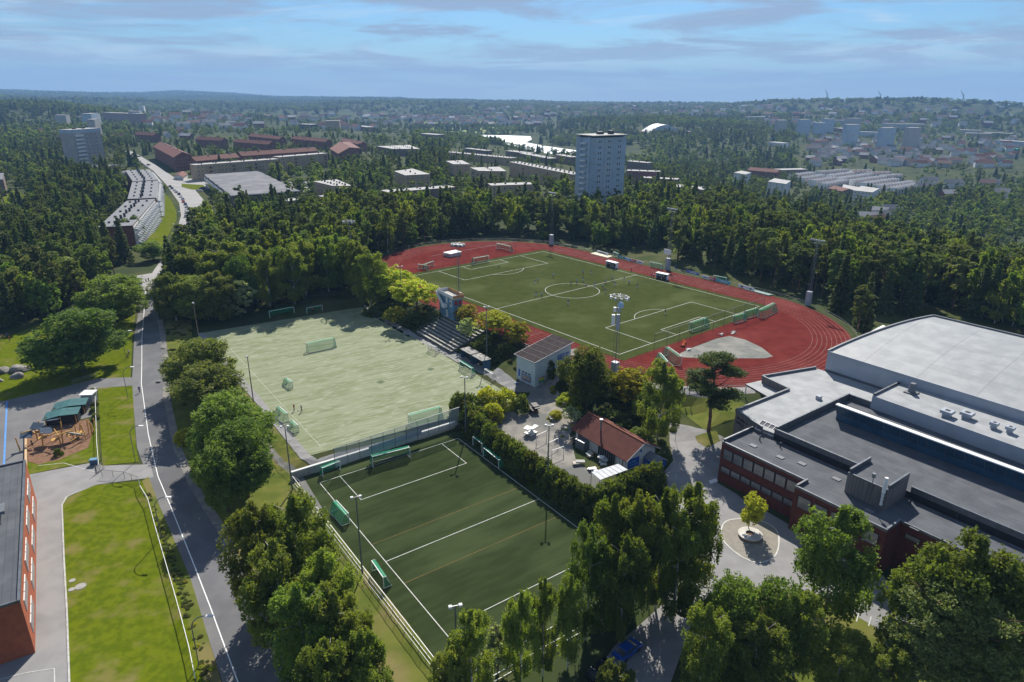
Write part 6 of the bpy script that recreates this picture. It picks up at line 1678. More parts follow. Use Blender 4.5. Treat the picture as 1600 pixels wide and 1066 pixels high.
for k, (pp, lb) in enumerate((((100,660),'nearer dark green roofed play hut'),((113,645),'farther dark green roofed play hut beside the white hut'))):
    p = G(*pp); root = empty('play_hut', p, .30, lb, 'hut')
    mb = MB(); mb.box((0,0,1.0), (6.2,2.2,2.0)); mb.build('wall', M_black, root)
    mb = MB(); mb.add([(-3.5,-1.6,1.7),(0,-1.9,2.5),(3.4,-1.5,2.3),(-3.3,1.2,2.3),(0,1.3,2.9),(3.5,1.3,2.8)], [(0,1,4,3),(1,2,5,4)]); mb.add([(-3.5,-1.6,1.55),(0,-1.9,2.35),(3.4,-1.5,2.15),(-3.3,1.2,2.15),(0,1.3,2.75),(3.5,1.3,2.65)], [(3,4,1,0),(4,5,2,1)]); mb.build('roof', mat('sea_green_roof', (.05,.15,.15), (.04,.12,.13)), root)
    mb = MB()
    for x in (-2.9, 0, 2.9): mb.bar((x,-1.5,0), (x,-1.5,2.0), .1)
    mb.build('post', mat('yellow_timber'), root)
p = G(141, 628); root = empty('white_hut', p, .1, 'small white roofed hut beside the playground huts', 'hut')
mb = MB(); mb.box((0,0,1.1), (2.4,2.4,2.3)); mb.build('wall', M_grey, root); mb = MB(); mb.box((0,0,2.35), (2.9,2.9,.15)); mb.build('roof', M_white, root)
p = G(148, 726); root = empty('waste_bin', p, .2, 'blue waste container at the playground gate', 'bin')
mb = MB(); mb.box((0,0,.6), (1.3,.9,1.1)); mb.build('bin_body', mat('slate_blue_plastic', (.06,.12,.20)), root); mb = MB(); mb.box((0,0,1.2), (1.4,1.0,.12)); mb.build('lid', mat('light_blue_plastic', (.12,.25,.35)), root)
# timber edge of the bark patch
ep = gp((41,735),(41,682),(73,671))
mb = MB(); root = empty('timber_edging', (ep[0][0], ep[0][1], hz(*ep[0])), 0, 'light timber edging on two sides of the bark patch', 'edging')
for a_, b_ in zip(ep, ep[1:]):
    mb = MB(); l = hypot(b_[0]-a_[0], b_[1]-a_[1]); mb.box(((a_[0]+b_[0])/2-ep[0][0], (a_[1]+b_[1])/2-ep[0][1], .25), (l, .35, .6), atan2(b_[1]-a_[1], b_[0]-a_[0])); mb.build('beam', mat('light_timber', (.60,.42,.25)), root)
# blue court line
lp = gp((11,628),(8,690),(6,735)); 
drape('blue_court_line', strip(lp, .35), mat('blue_line', (.10,.28,.62)), .075)
drape('court_line', strip(gp((60,728),(100,724),(148,738)), .12), M_line, .075)
drape('court_line', strip(gp((-10,1065),(40,1052),(85,1045),(86,1080)), .12), M_line, .075)
for i in range(9):
    q = at(72 + .5*i, 775 + i*28, -5.93)
# boulders
def rock(px, py, s, lb, grp='boulders on the park lawn'):
    p = G(px, py); bm = bmesh.new(); bmesh.ops.create_icosphere(bm, subdivisions=3, radius=1)
    rr = random.Random(int(px*7)); off = [Vector((rr.gauss(0,1), rr.gauss(0,1), rr.gauss(0,1))).normalized() for _ in range(7)]
    for v in bm.verts:
        d = v.co.normalized(); k = 1.0
        for o_ in off:
            t = d.dot(o_)
            if t > .62: k = min(k, .66/t)
        v.co = Vector((d.x*k*s[0], d.y*k*s[1], d.z*k*s[2]))
    me = bpy.data.meshes.new('boulder'); bm.to_mesh(me); bm.free(); me.materials.append(M_rock)
    o = bpy.data.objects.new('boulder', me); COL.objects.link(o); o.location = (p[0], p[1], p[2]+s[2]*.25); tag(o, lb, 'rock', grp)
rock(32, 580, (2.6,1.9,1.5), 'largest pale boulder on the park lawn'); rock(27, 590, (1.9,1.3,1.2), 'boulder with mossy top leaning on the largest one'); rock(3, 582, (2.4,1.8,1.5), 'dark faced boulder cut by the left edge'); rock(1, 596, (.9,.7,.6), 'small boulder near the left edge')
for i, (px, py) in enumerate(((262,560),(263,572),(262,585),(264,598),(262,612),(248,598),(266,626),(338,820),(343,845),(352,853),(362,880),(255,545))):
    rock(px, py, (.5+.15*(i % 3),.45,.4), ['flat','rounded','split','tall'][i % 4] + ' small roadside stone at the right road edge, ' + ['first','second','third','fourth','fifth','sixth','seventh','eighth','ninth','tenth','eleventh','twelfth'][i] + ' from the top', 'stones at the road edge')
for px, py, lb in ((113/1165*400, 0, ''),):
    pass
for px, py, r_2, lb in ((126,917,.75,'large pale manhole cover on the school lawn'),(113,908,.45,'upper small manhole cover on the school lawn'),(112,922,.45,'lower small manhole cover on the school lawn')):
    p = G(px, py); mb = MB(); mb.bar((0,0,-.1), (0,0,.12), r_2, n=20); o = mb.build('manhole_cover', M_stone, None, loc=p); tag(o, lb, 'manhole cover')
# school yard furniture
q = at(1172, 838, -4.95)
root = empty('round_bench', q, 0, 'round white topped bench ring under the young tree', 'bench')
mb = MB(); n = 36
def ringpts(r, z, ox=0, oy=0): return [(ox+cos(2*pi*k/n)*r, oy+sin(2*pi*k/n)*r, z) for k in range(n)]
mb.add(ringpts(1.95,.5) + ringpts(.65,.5,0,.25) + ringpts(.65,.38,0,.25) + ringpts(1.95,.38), [(k,(k+1)%n,n+(k+1)%n,n+k) for k in range(n)] + [(n+k,n+(k+1)%n,2*n+(k+1)%n,2*n+k) for k in range(n)] + [(3*n+k,3*n+(k+1)%n,(k+1)%n,k) for k in range(n)]); mb.build('seat', mat('pale_seat', (.55,.53,.49)), root)
mb = MB(); mb.add(ringpts(1.8,.37) + ringpts(1.8,-.1), [(n+k,n+(k+1)%n,(k+1)%n,k) for k in range(n)]); mb.build('skirt', mat('orange_wood', (.45,.22,.08)), root)
mb = MB(); mb.add(ringpts(.64,.2,0,.25), [tuple(range(n))]); mb.build('soil', M_bark, root)
lp = gp((1130,845),(1127,828),(1135,815),(1160,811),(1190,815),(1212,828),(1217,848),(1210,870),(1185,880),(1155,868)); lp = rounded(lp); lp.append(lp[0]); drape('circle_edge', strip(lp, .22), mat('pale_edge', (.55,.54,.50)), .09)
drape('planting_bed', gp((1148,770),(1142,758),(1160,758),(1185,775),(1175,782),(1160,780)), M_wild, .08)
for i in range(9): drape('parking_line', strip(gp((1300+19*i, 962+7*i-4), (1304+19*i, 946+7.5*i-4)), .14), M_line, .09) if 1300+19*i < 1440 else None
drape('zebra_patch', gp((1107,752),(1119,748),(1121,753),(1110,757)), M_whiter, .09)
# outside stairs by the school
p = at(1123, 668, -3.9); root = empty('outdoor_stairs', p, SA+pi/2, 'wide outdoor stairs with pale treads beside the timber wall', 'stairs')
for k in range(8): mb = MB(); mb.box((.45*k, 2.6, .17*k-.3), (.449, 5.5, .6+.17*k)); mb.build('tread', M_stone if k % 2 else M_whiter, root)
mb = MB(); mb.bar((0,5.4,1), (3.4,5.4,2.4), .04); mb.build('handrail', M_galv, root)
# white goal frames and clutter in the gravel yard
def frame_goal(px, py, rz, lb):
    p = G(px, py); root = empty('goal_frame', p, rz, lb, 'goal frame', 'bare white frames behind the hedge')
    mb = MB(); mb.bar((0,0,0), (0,0,2), .07); mb.bar((3,0,0), (3,0,2), .07); mb.bar((0,0,2), (3,0,2), .07); mb.build('frame', M_white, root)
    mb = MB(); mb.bar((0,0,0), (0,1.2,0), .05); mb.bar((3,0,0), (3,1.2,0), .05); mb.build('foot', M_white, root)
frame_goal(838, 694, .75, 'bare white frame behind the hedge, uppermost'); frame_goal(856, 706, .75, 'bare white frame behind the hedge, middle'); frame_goal(862, 718, .6, 'bare white frame behind the hedge, lowest')
def pile(px, py, lb, ms, s=1.0, n=6, name='material_stack'):
    p = G(px, py); rr = random.Random(int(px)); root = empty(name, p, rr.uniform(0, 3), lb, 'stack')
    for k in range(n):
        mb = MB(); mb.box((rr.uniform(-.7,.7)*s, rr.uniform(-.5,.5)*s, (.12+.14*k)*s), (rr.uniform(.6,1.8)*s, rr.uniform(.4,1.0)*s, .16*s), rr.uniform(0, .6)); mb.build('board', ms[k % len(ms)], root)
TM = mat('light_timber')
pile(828, 678, 'stack of white plastic frames in the gravel yard', [M_white, M_whiter], 1.3, 9); pile(896, 690, 'pile of timber and bikes at the left clubhouse end', [TM, M_dark, M_galv], 1.0)
pile(920, 713, 'pallet with pale sacks in front of the clubhouse', [M_whiter, TM, M_stone], 1.0); pile(925, 735, 'white box pair near the open shelter', [M_white], .9, 4); pile(902, 726, 'timber frame lying at the hedge', [mat('edging_timber', (.5,.45,.38)), M_dark], 1.2, 4)
pile(835, 645, 'dark scrap heap at the shrub clump', [M_dark, M_black, M_redb], 1.4, 8); pile(862, 655, 'concrete block beside the weed clump', [M_stone], 1.0, 4); pile(940, 722, 'long pale beams along the clubhouse front', [M_whiter, M_grey], 1.5, 5)
pile(806, 600, 'blue tarpaulin bundle beside the pale house', [M_blue, M_grey], .6, 4)
p = G(910, 700); root = empty('container', p, -.85, 'grey skip container against the clubhouse front', 'container'); mb = MB(); mb.box((0,0,.9), (2.4,1.8,1.8)); mb.build('tub', M_dpanel, root); mb = MB(); mb.box((0,0,1.85), (2.5,1.9,.12)); mb.build('rim', M_galv, root)

# ------------------------------------------------------------------ cars
def car_meshes():
    prof = [(-2.15,.55),(-2.1,.85),(-1.75,.95),(-1.1,1.42),(.45,1.46),(1.15,1.0),(1.95,.86),(2.15,.65),(2.15,.32),(-2.15,.32)]
    mb = MB(); n = len(prof)
    def side(y, k): return [(x, y*(1 if z < 1.02 else k), z) for x, z in prof]
    L_, R_ = side(-.88, .78), side(.88, .78)
    mb.add(L_ + R_, [(i, (i+1) % n, n+(i+1) % n, n+i) for i in range(n)] + [tuple(range(n-1, -1, -1)), tuple(range(n, 2*n))])
    body = mb
    g = MB()
    for s in (-1, 1): 
        q = [(-1.55,s*.87,1.02),(.95,s*.87,1.02),(.45,s*.73,1.38),(-1.05,s*.73,1.36)]; q = [(a_, b_+s*.02, c_) for a_, b_, c_ in q]; g.add(q, [(0,1,2,3) if s < 0 else (3,2,1,0)])
    g.add([(.52,-.66,1.44),(1.18,-.78,1.03),(1.18,.78,1.03),(.52,.66,1.44)], [(0,1,2,3)]); g.add([(-1.17,-.66,1.41),(-1.17,.66,1.41),(-1.75,.78,.99),(-1.75,-.78,.99)], [(0,1,2,3)])
    w = MB(); w.bar((0,-.11,0), (0,.11,0), .33, n=14)
    return body, g, w
cb, cg, cw = car_meshes()
def M_of(mbx, name, m):
    me = bpy.data.meshes.new(name); me.from_pydata([tuple(v) for v in mbx.v], [], mbx.f); me.materials.append(m); me.update(); return me
CGM = M_of(cg, 'windows', M_glass); CWM = M_of(cw, 'wheel', M_black); CBM = {}
def paint(c):
    k = 'car_paint_' + c
    col = dict(white=(.75,.75,.75), black=(.015,.015,.02), grey=(.16,.17,.18), silver=(.42,.43,.45), red=(.40,.02,.02), blue=(.02,.10,.48), navy=(.02,.04,.10))[c]
    m = mat(k, col, tuple(x*.95 for x in col), .25, .5, spec=.6, metal=.3 if c in ('silver', 'grey', 'blue') else 0)
    return m
LM_ = M_of((lambda b: (b.box((0,0,0), (.08,.34,.14)), b)[1])(MB()), 'headlight', M_white)
def car(x, y, z, rz, c, label, group, lights=False):
    root = empty('parked_car', (x, y, z), rz, label, 'car', group)
    if c not in CBM: CBM[c] = M_of(cb, 'body', paint(c))
    for me, loc in ((CBM[c], (0,0,0)), (CGM, (0,0,0)), (CWM, (-1.35,-.8,.33)), (CWM, (1.35,-.8,.33)), (CWM, (-1.35,.8,.33)), (CWM, (1.35,.8,.33))) + (((LM_, (2.16,-.6,.68)), (LM_, (2.16,.6,.68))) if lights else ()):
        o = bpy.data.objects.new(me.name.split('.')[0], me); COL.objects.link(o); o.parent = root; o.location = loc
OW = ['nearest','second','third','fourth','fifth','sixth','seventh','eighth','ninth','tenth','eleventh','twelfth','thirteenth','fourteenth','fifteenth','sixteenth','seventeenth','eighteenth','nineteenth','farthest']
line = [(277,385,'black'),(280,378,'white'),(281,373,'white'),(284,367,'red'),(286,362,'navy'),(291,340,'grey'),(292,334,'white'),(292,330,'white'),(292,325,'silver'),(290,321,'navy'),(287,317,'red'),(286,313,'silver'),(283,309,'white'),(280,305,'black'),(276,302,'silver'),(273,299,'white'),(269,296,'navy'),(266,293,'black')]
for i, (px, py, c) in enumerate(line):
    p = G(px, py); q = G(line[min(i+1, 17)][0], line[min(i+1, 17)][1]) if i < 17 else G(262, 290)
    car(p[0], p[1], p[2]+.32, atan2(q[1]-p[1], q[0]-p[0]), c, c + ' car parked in the kerb row of the street, ' + OW[i] + ' counted from the bend', 'cars parked along the street')
lot = [(433,287,'black'),(438,291,'silver'),(443,295,'navy'),(447,300,'red'),(449,283,'white'),(455,284,'grey'),(460,286,'black'),(466,288,'navy'),(441,284,'grey'),(472,284,'grey'),(475,288,'silver')]
for i, (px, py, c) in enumerate(lot):
    p = G(px, py); car(p[0], p[1], p[2]+.1, .3, c, c + ' car on the car park beside the sawtooth hall, ' + OW[i] + ' from its left end' if i else 'black car at the left end of the car park beside the sawtooth hall', 'cars on the car park')
for i, (px, py, c) in enumerate([(222,258,'black'),(228,262,'silver'),(218,253,'white'),(232,259,'navy'),(238,276,'white'),(243,281,'grey'),(312,300,'silver'),(316,296,'navy'),(182,300,'red'),(184,306,'silver'),(212,243,'white'),(216,246,'grey')]):
    p = G(px, py); car(p[0], p[1], p[2]+.32, 2.0 + .2*i, c, c + ' car far up the street, ' + ['beside the low white building','second in the upper row','at the upper bend','across from the upper row','beside the first stepped block','under the corner lawn trees','in front of the sawtooth hall','at the lime green bay','in the yard left of the stepped blocks','lower one in the yard left of the stepped blocks','near the end of the street','nearly at the end of the street'][i], 'cars in the upper street')
p = at(980, 1021, -6.1); car(p[0], p[1], -6.05, .75, 'blue', 'glossy blue car parked in tree shade at the bottom of the photo', 'cars at the shaded drive', True)
p = at(938, 1054, -6.15); car(p[0], p[1], -6.05, .75, 'black', 'black car half hidden below the blue car', 'cars at the shaded drive', True)
drape('car_park', gp((428,296),(452,306),(500,292),(480,281),(440,280),(420,284)), M_path, .04)
# ------------------------------------------------------------------ foliage
def leafmat(name, c1, c2, c3=None, trans=.45, rough=.75):
    m = bpy.data.materials.new(name); m.use_nodes = True; t = m.node_tree
    for n in list(t.nodes): t.nodes.remove(n)
    out = t.nodes.new('ShaderNodeOutputMaterial'); at_ = t.nodes.new('ShaderNodeAttribute'); at_.attribute_name = 'tone'
    mx_ = t.nodes.new('ShaderNodeMix'); mx_.data_type = 'RGBA'; mx_.inputs[6].default_value = (*c1, 1); mx_.inputs[7].default_value = (*c2, 1)
    t.links.new(at_.outputs['Fac'], mx_.inputs[0])
    oi = t.nodes.new('ShaderNodeObjectInfo'); hs = t.nodes.new('ShaderNodeHueSaturation')
    mr = t.nodes.new('ShaderNodeMapRange'); mr.inputs[3].default_value = .470; mr.inputs[4].default_value = .517
    t.links.new(oi.outputs['Random'], mr.inputs[0]); t.links.new(mr.outputs[0], hs.inputs['Hue'])
    ml = t.nodes.new('ShaderNodeMath'); ml.operation = 'MULTIPLY'; ml.inputs[1].default_value = 7.31
    fr = t.nodes.new('ShaderNodeMath'); fr.operation = 'FRACT'; mv = t.nodes.new('ShaderNodeMapRange'); mv.inputs[3].default_value = .7; mv.inputs[4].default_value = 1.35
    t.links.new(oi.outputs['Random'], ml.inputs[0]); t.links.new(ml.outputs[0], fr.inputs[0]); t.links.new(fr.outputs[0], mv.inputs[0]); t.links.new(mv.outputs[0], hs.inputs['Value'])
    t.links.new(mx_.outputs[2], hs.inputs['Color'])
    b = t.nodes.new('ShaderNodeBsdfPrincipled'); b.inputs['Roughness'].default_value = rough; b.inputs['Specular IOR Level'].default_value = .25
    tr = t.nodes.new('ShaderNodeBsdfTranslucent'); g = t.nodes.new('ShaderNodeGamma'); 
    tm = t.nodes.new('ShaderNodeMix'); tm.data_type = 'RGBA'; tm.blend_type = 'MULTIPLY'; tm.inputs[0].default_value = 1; tm.inputs[7].default_value = (1.34, 1.42, .50, 1)
    t.links.new(hs.outputs[0], b.inputs['Base Color']); t.links.new(hs.outputs[0], tm.inputs[6]); t.links.new(tm.outputs[2], tr.inputs[0])
    ms = t.nodes.new('ShaderNodeMixShader'); ms.inputs[0].default_value = trans
    t.links.new(b.outputs[0], ms.inputs[1]); t.links.new(tr.outputs[0], ms.inputs[2]); t.links.new(ms.outputs[0], out.inputs[0])
    return m
LF = {'birch': leafmat('birch_leaves', (.115,.165,.032), (.250,.295,.058)),
      'broad': leafmat('broad_leaves', (.095,.150,.030), (.205,.260,.052)),
      'lime': leafmat('yellow_green_leaves', (0.260,0.300,0.025), (0.494,0.475,0.044)),
      'pine': leafmat('pine_needles', (.085,.122,.036), (.185,.215,.062), trans=.35),
      'spruce': leafmat('spruce_needles', (.062,.095,.032), (.150,.185,.054), trans=.3),
      'hedge': leafmat('hedge_leaves', (.072,.105,.018), (.155,.18,.03)),
      'willow': leafmat('silver_leaves', (0.234,0.288,0.150), (0.416,0.463,0.275))}
M_trunk = mat('tree_bark', (.10,.075,.055), (.06,.045,.035), .9, 2)
M_birchb = mat('birch_bark', (.45,.43,.40), (.10,.09,.08), .85, 1.5, 4, lo=.5, hi=.6)
M_pineb = mat('pine_bark', (.20,.11,.065), (.11,.07,.05), .9, 1.5)

def leaves(centers, size, tone, rng, up=.35, stretchz=1.0):
    n = len(centers)
    nrm = rng.normal(size=(n, 3)); nrm[:, 2] = np.abs(nrm[:, 2]) * (1 + up); nrm /= np.linalg.norm(nrm, axis=1)[:, None]
    a = np.cross(nrm, rng.normal(size=(n, 3))); a /= np.linalg.norm(a, axis=1)[:, None] + 1e-9
    b = np.cross(nrm, a)
    s = size * rng.uniform(.6, 1.25, (n, 1))
    a = a * s; b = b * s * .72
    b[:, 2] *= stretchz
    V = np.stack([centers - a*.5 , centers - b*.5 + a*.1, centers + a*.6, centers + b*.5 - a*.1], 1)
    return V.reshape(-1, 3), tone
def crown_mesh(name, cs, size, tone, m, rng, **k):
    V, tone = leaves(cs, size, tone, rng, **k)
    n = len(cs)
    me = bpy.data.meshes.new(name)
    me.vertices.add(n*4); me.vertices.foreach_set('co', V.astype(np.float32).ravel())
    me.loops.add(n*4); me.loops.foreach_set('vertex_index', np.arange(n*4))
    me.polygons.add(n); me.polygons.foreach_set('loop_start', np.arange(0, n*4, 4))
    me.update()
    at_ = me.attributes.new('tone', 'FLOAT', 'FACE'); at_.data.foreach_set('value', np.clip(tone, 0, 1).astype(np.float32))
    me.materials.append(m)
    return me
def clumps(centers, radii, per, rng, flat=.8, hang=0.0):
    out, tn = [], []
    for c, r in zip(centers, radii):
        d = rng.normal(size=(per, 3)); d /= np.linalg.norm(d, axis=1)[:, None]
        rr = r * rng.uniform(.25, 1, (per, 1)) ** .5
        p = d * rr; p[:, 2] *= flat
        if hang: p[:, 2] -= hang * rng.random(per) ** 1.5
        out.append(c + p); tn.append(rng.uniform(0, .75) + rng.uniform(-.2, .25, per))
    return np.concatenate(out), np.concatenate(tn)
def sph(n, rng):
    d = rng.normal(size=(n, 3)); return d / np.linalg.norm(d, axis=1)[:, None]
def mk_broad(seed, n, per, size, h=13, w=10, m='broad', base=.14, cz=.50):
    rng = np.random.default_rng(seed)
    lobes = sph(9, rng) * np.array([w*.25, w*.25, h*.27]); lobes[:, 2] += h*cz; lr = rng.uniform(.24, .34, 9) * w
    lobes[0] = (0, 0, h*.76); lr[0] = w*.27
    cs = []; cr = []
    for _ in range(n):
        i = rng.integers(9); d = sph(1, rng)[0]; d[2] = d[2]*.9 + .1
        p = lobes[i] + d * lr[i] * rng.uniform(.75, 1.02) * np.array([1, 1, .95])
        if p[2] < h*base: p[2] = h*(base + .1*rng.random())
        cs.append(p); cr.append(w * rng.uniform(.035, .075))
    P, T = clumps(np.array(cs), cr, per, rng, .75)
    return crown_mesh('crown', P, size, T, LF[m], rng)
def mk_birch(seed, n, per, size, h=16, w=8, m='birch'):
    """upright crown built of hanging leafy strands"""
    rng = np.random.default_rng(seed)
    limbs = 26
    la = rng.uniform(0, 2*pi, limbs); lz = np.sort(rng.uniform(.15, .93, limbs)); lw = rng.uniform(.7, 1.18, limbs); tn0 = rng.uniform(0, .55, limbs)
    P, T = [], []
    for _ in range(n):
        top = rng.random() < .13
        if top:
            t = rng.uniform(.78, .99); r = w*.5*(1-t)*1.5*rng.random(); a = rng.uniform(0, 2*pi); tn = rng.uniform(.1, .6)
        else:
            i = rng.integers(limbs); t = lz[i] + rng.normal()*.02
            prof = max(.05, sin(pi*min(1, max(0, t-.04))**.85))**.75 * .5 * w * lw[i]
            k = rng.random()**.55; a = la[i] + rng.normal()*.22; r = prof*k; t = t + .09*k - .02; tn = tn0[i] + rng.uniform(-.1, .2)
        L = h * rng.uniform(.04, .17) * (1.25-t*.7); m_ = max(6, int(per*(.5+L/(h*.12))*.75)); u = rng.random(m_)
        sp_ = w*.022*(1-.5*u)
        P.append(np.stack([cos(a)*r + rng.normal(size=m_)*sp_ + cos(a)*.15*u, sin(a)*r + rng.normal(size=m_)*sp_ + sin(a)*.15*u, np.maximum(h*min(t, .985) - L*u, h*.1)], 1))
        T.append(tn + rng.uniform(-.15, .25, m_))
    return crown_mesh('crown', np.concatenate(P), size, np.concatenate(T), LF[m], rng, up=0, stretchz=1.3)
def mk_spruce(seed, n, size, h=18, w=6.5, base=.08):
    rng = np.random.default_rng(seed)
    whorls = 22; per = max(3, n // (whorls*9))
    P, T = [], []
    for k in range(whorls):
        t = base + (1-base) * (k + rng.uniform(-.2, .2)) / whorls
        R = w*.5 * (1-t) ** .85 * rng.uniform(.85, 1.1) + .15
        nb = 9 if t < .7 else 6
        a0 = rng.uniform(0, 6.28)
        for b in range(nb):
            a = a0 + 2*pi*b/nb + rng.normal()*.12; rb = R * rng.uniform(.75, 1.12)
            m_ = max(3, int(per * (.4 + rb/(w*.5)) * 1.4))
            s = rng.random(m_) ** .7
            side = rng.normal(size=m_) * .13 * rb * (1.15 - s)
            x = cos(a)*rb*s - sin(a)*side; y = sin(a)*rb*s + cos(a)*side
            z = h*t - .28*rb*s + .12*rb*s**3 - rng.random(m_)*.03*h*(.3+.7*s)
            P.append(np.stack([x, y, z], 1)); T.append(np.full(m_, rng.uniform(0, .6)) + rng.uniform(-.15, .4, m_)*s)
    P.append(np.stack([rng.normal(size=8)*.08, rng.normal(size=8)*.08, h*rng.uniform(.95, 1.01, 8)], 1)); T.append(np.full(8, .5))
    P = np.concatenate(P); T = np.concatenate(T)
    return crown_mesh('crown', P, size, T, LF['spruce'], rng, up=.6)
def mk_pine(seed, n, per, size, h=16, w=7.5):
    rng = np.random.default_rng(seed)
    L = 15; ang = rng.uniform(0, 6.28, L); z = np.linspace(.40, .93, L) + rng.normal(size=L)*.015
    rad = w*.5*np.sin(np.clip((z-.28)/.72, 0, 1)*pi)**.65 * rng.uniform(.6, 1.05, L)
    rad[-1] = .2*w
    lb = np.stack([np.cos(ang)*rad*.62, np.sin(ang)*rad*.62, z*h], 1); lr = w*rng.uniform(.15, .24, L)
    cs, cr = [], []
    for _ in range(n):
        i = rng.integers(L); d = sph(1, rng)[0]
        cs.append(lb[i] + d*lr[i]*rng.uniform(.5, 1.0)*np.array([1, 1, .55])); cr.append(w*rng.uniform(.045, .075))
    P, T = clumps(np.array(cs), cr, per, rng, .6)
    return crown_mesh('crown', P, size, T, LF['pine'], rng, up=.3)
def mk_bush(seed, n, per, size, h=3, w=3.5, m='hedge'):
    rng = np.random.default_rng(seed)
    d = sph(n, rng); d[:, 2] = np.abs(d[:, 2])*1.0 - .08
    cs = d * np.array([w*.42, w*.42, h*.86]) * rng.uniform(.8, 1.05, (n, 1)); cs[:, 2] = np.maximum(cs[:, 2], .1)
    P, T = clumps(cs, np.full(n, w*.11), per, rng, .9)
    return crown_mesh('crown', P, size, T, LF[m], rng)
def trunk_mesh(h, r, m, seed, nl=7, z0=.3, z1=.85, spread=.22, nseg=6):
    rng = np.random.default_rng(seed); mb = MB()
    pts = [Vector((rng.normal()*.012*h*k/5, rng.normal()*.012*h*k/5, h*z1*k/5 - (.5 if k == 0 else 0))) for k in range(6)]
    for k in range(5): mb.bar(pts[k], pts[k+1], r*(1-.17*k), n=nseg, r2=r*(1-.17*(k+1)))
    for i in range(nl):
        t = z0 + (z1-z0)*(i+.3)/nl; a = rng.uniform(0, 6.28); L = h*spread*(1.1-.6*(t))
        p = Vector((0, 0, h*t)); q = p + Vector((cos(a)*L*.5, sin(a)*L*.5, L*.35)); q2 = q + Vector((cos(a+.3)*L*.5, sin(a+.3)*L*.5, L*.3))
        mb.bar(p, q, r*.35, n=4, r2=r*.22); mb.bar(q, q2, r*.22, n=4, r2=r*.08)
    me = bpy.data.meshes.new('trunk'); me.from_pydata([tuple(v) for v in mb.v], [], mb.f); me.materials.append(m); me.polygons.foreach_set('use_smooth', [True]*len(me.polygons)); me.update()
    return me
# prototypes: (crown mesh, trunk mesh, nominal height, nominal width)
TP = {}
TP['birch_near'] = [(mk_birch(s, 1500, 22, .27), trunk_mesh(16, .2, M_birchb, s), 16, 8) for s in (1, 2, 3)]
TP['broad_near'] = [(mk_broad(s, 1100, 24, .32, 13, 10), trunk_mesh(13, .26, M_trunk, s), 13, 10) for s in (11, 12)]
TP['lime_near'] = [(mk_broad(s, 300, 30, .36, 9, 8, 'lime', .1), trunk_mesh(9, .2, M_trunk, s), 9, 8) for s in (21, 22)]
LF['young'] = leafmat('young_leaves', (.26,.33,.035), (.42,.46,.06), trans=.55)
TP['young_near'] = [(mk_broad(27, 420, 26, .2, 7.6, 4.8, 'young', .3, .6), trunk_mesh(7, .09, M_trunk, 27), 7.6, 4.8)]
KN_young = 'young_tree'
TP['willow_near'] = [(mk_broad(25, 160, 26, .3, 6, 5, 'willow', .05), trunk_mesh(6, .12, M_trunk, 25), 6, 5)]
TP['pine_near'] = [(mk_pine(s, 900, 26, .24), trunk_mesh(16, .24, M_pineb, s, 14, .38, .92, .24), 16, 7.5) for s in (31, 32)]
TP['spruce_near'] = [(mk_spruce(41, 12000, .42), trunk_mesh(18, .2, M_trunk, 41, 0), 18, 6.5)]
TP['bush_near'] = [(mk_bush(s, 110, 26, .26), trunk_mesh(2, .06, M_trunk, s, 3), 3, 3.5) for s in (51, 52)]
TP['limebush_near'] = [(mk_bush(55, 100, 26, .26, m='lime'), trunk_mesh(2, .06, M_trunk, 55, 3), 3, 3.5)]
TP['birch_mid'] = [(mk_birch(s, 420, 9, .62), trunk_mesh(16, .2, M_birchb, s, 4, nseg=4), 16, 8) for s in (61, 62, 63)]
TP['broad_mid'] = [(mk_broad(s, 190, 20, .75, 13, 10), trunk_mesh(13, .26, M_trunk, s, 4, nseg=4), 13, 10) for s in (71, 72, 73)]
TP['willow_mid'] = [(mk_broad(79, 190, 20, .7, 14, 9, 'willow'), trunk_mesh(14, .22, M_trunk, 79, 4, nseg=4), 14, 9)]
TP['pine_mid'] = [(mk_pine(s, 190, 16, .6), trunk_mesh(16, .24, M_pineb, s, 6, .45, .9, .2, nseg=4), 16, 7.5) for s in (81, 82, 83)]
TP['spruce_mid'] = [(mk_spruce(s, 3200, .75), trunk_mesh(18, .2, M_trunk, s, 0, nseg=4), 18, 6.5) for s in (91, 92)]
KN = {'birch': 'birch_tree', 'broad': 'broadleaf_tree', 'lime': 'yellowing_tree', 'willow': 'silvery_tree', 'pine': 'pine_tree', 'spruce': 'spruce_tree', 'bush': 'bush', 'limebush': 'bush', 'young': 'young_tree'}
NTREE = [0]
def zone(x, y):
    px, py = project(x, y, hz(x, y)+15)
    zx = [(60, 'at the left edge of the photo'), (130, 'below the left high rise'), (215, 'beside the stepped blocks'), (330, 'near the road junction'), (470, 'below the sawtooth hall'), (600, 'below the car park'), (740, 'behind the far left track bend'), (870, 'below the long balcony block'), (985, 'in front of the tower block'),
          (1100, 'behind the far sign mast'), (1220, 'behind the right advertising boards'), (1330, 'behind the right track bend'), (1440, 'left of the hall roof peak'), (1520, 'behind the hall roof peak'), (9999, 'at the right edge of the photo')]
    a_ = next(t for l, t in zx if px < l)
    r = hypot(x, y)
    b_ = 'first rows' if r < 255 else 'second rows' if r < 300 else 'middle rows' if r < 350 else 'back rows'
    return a_, b_
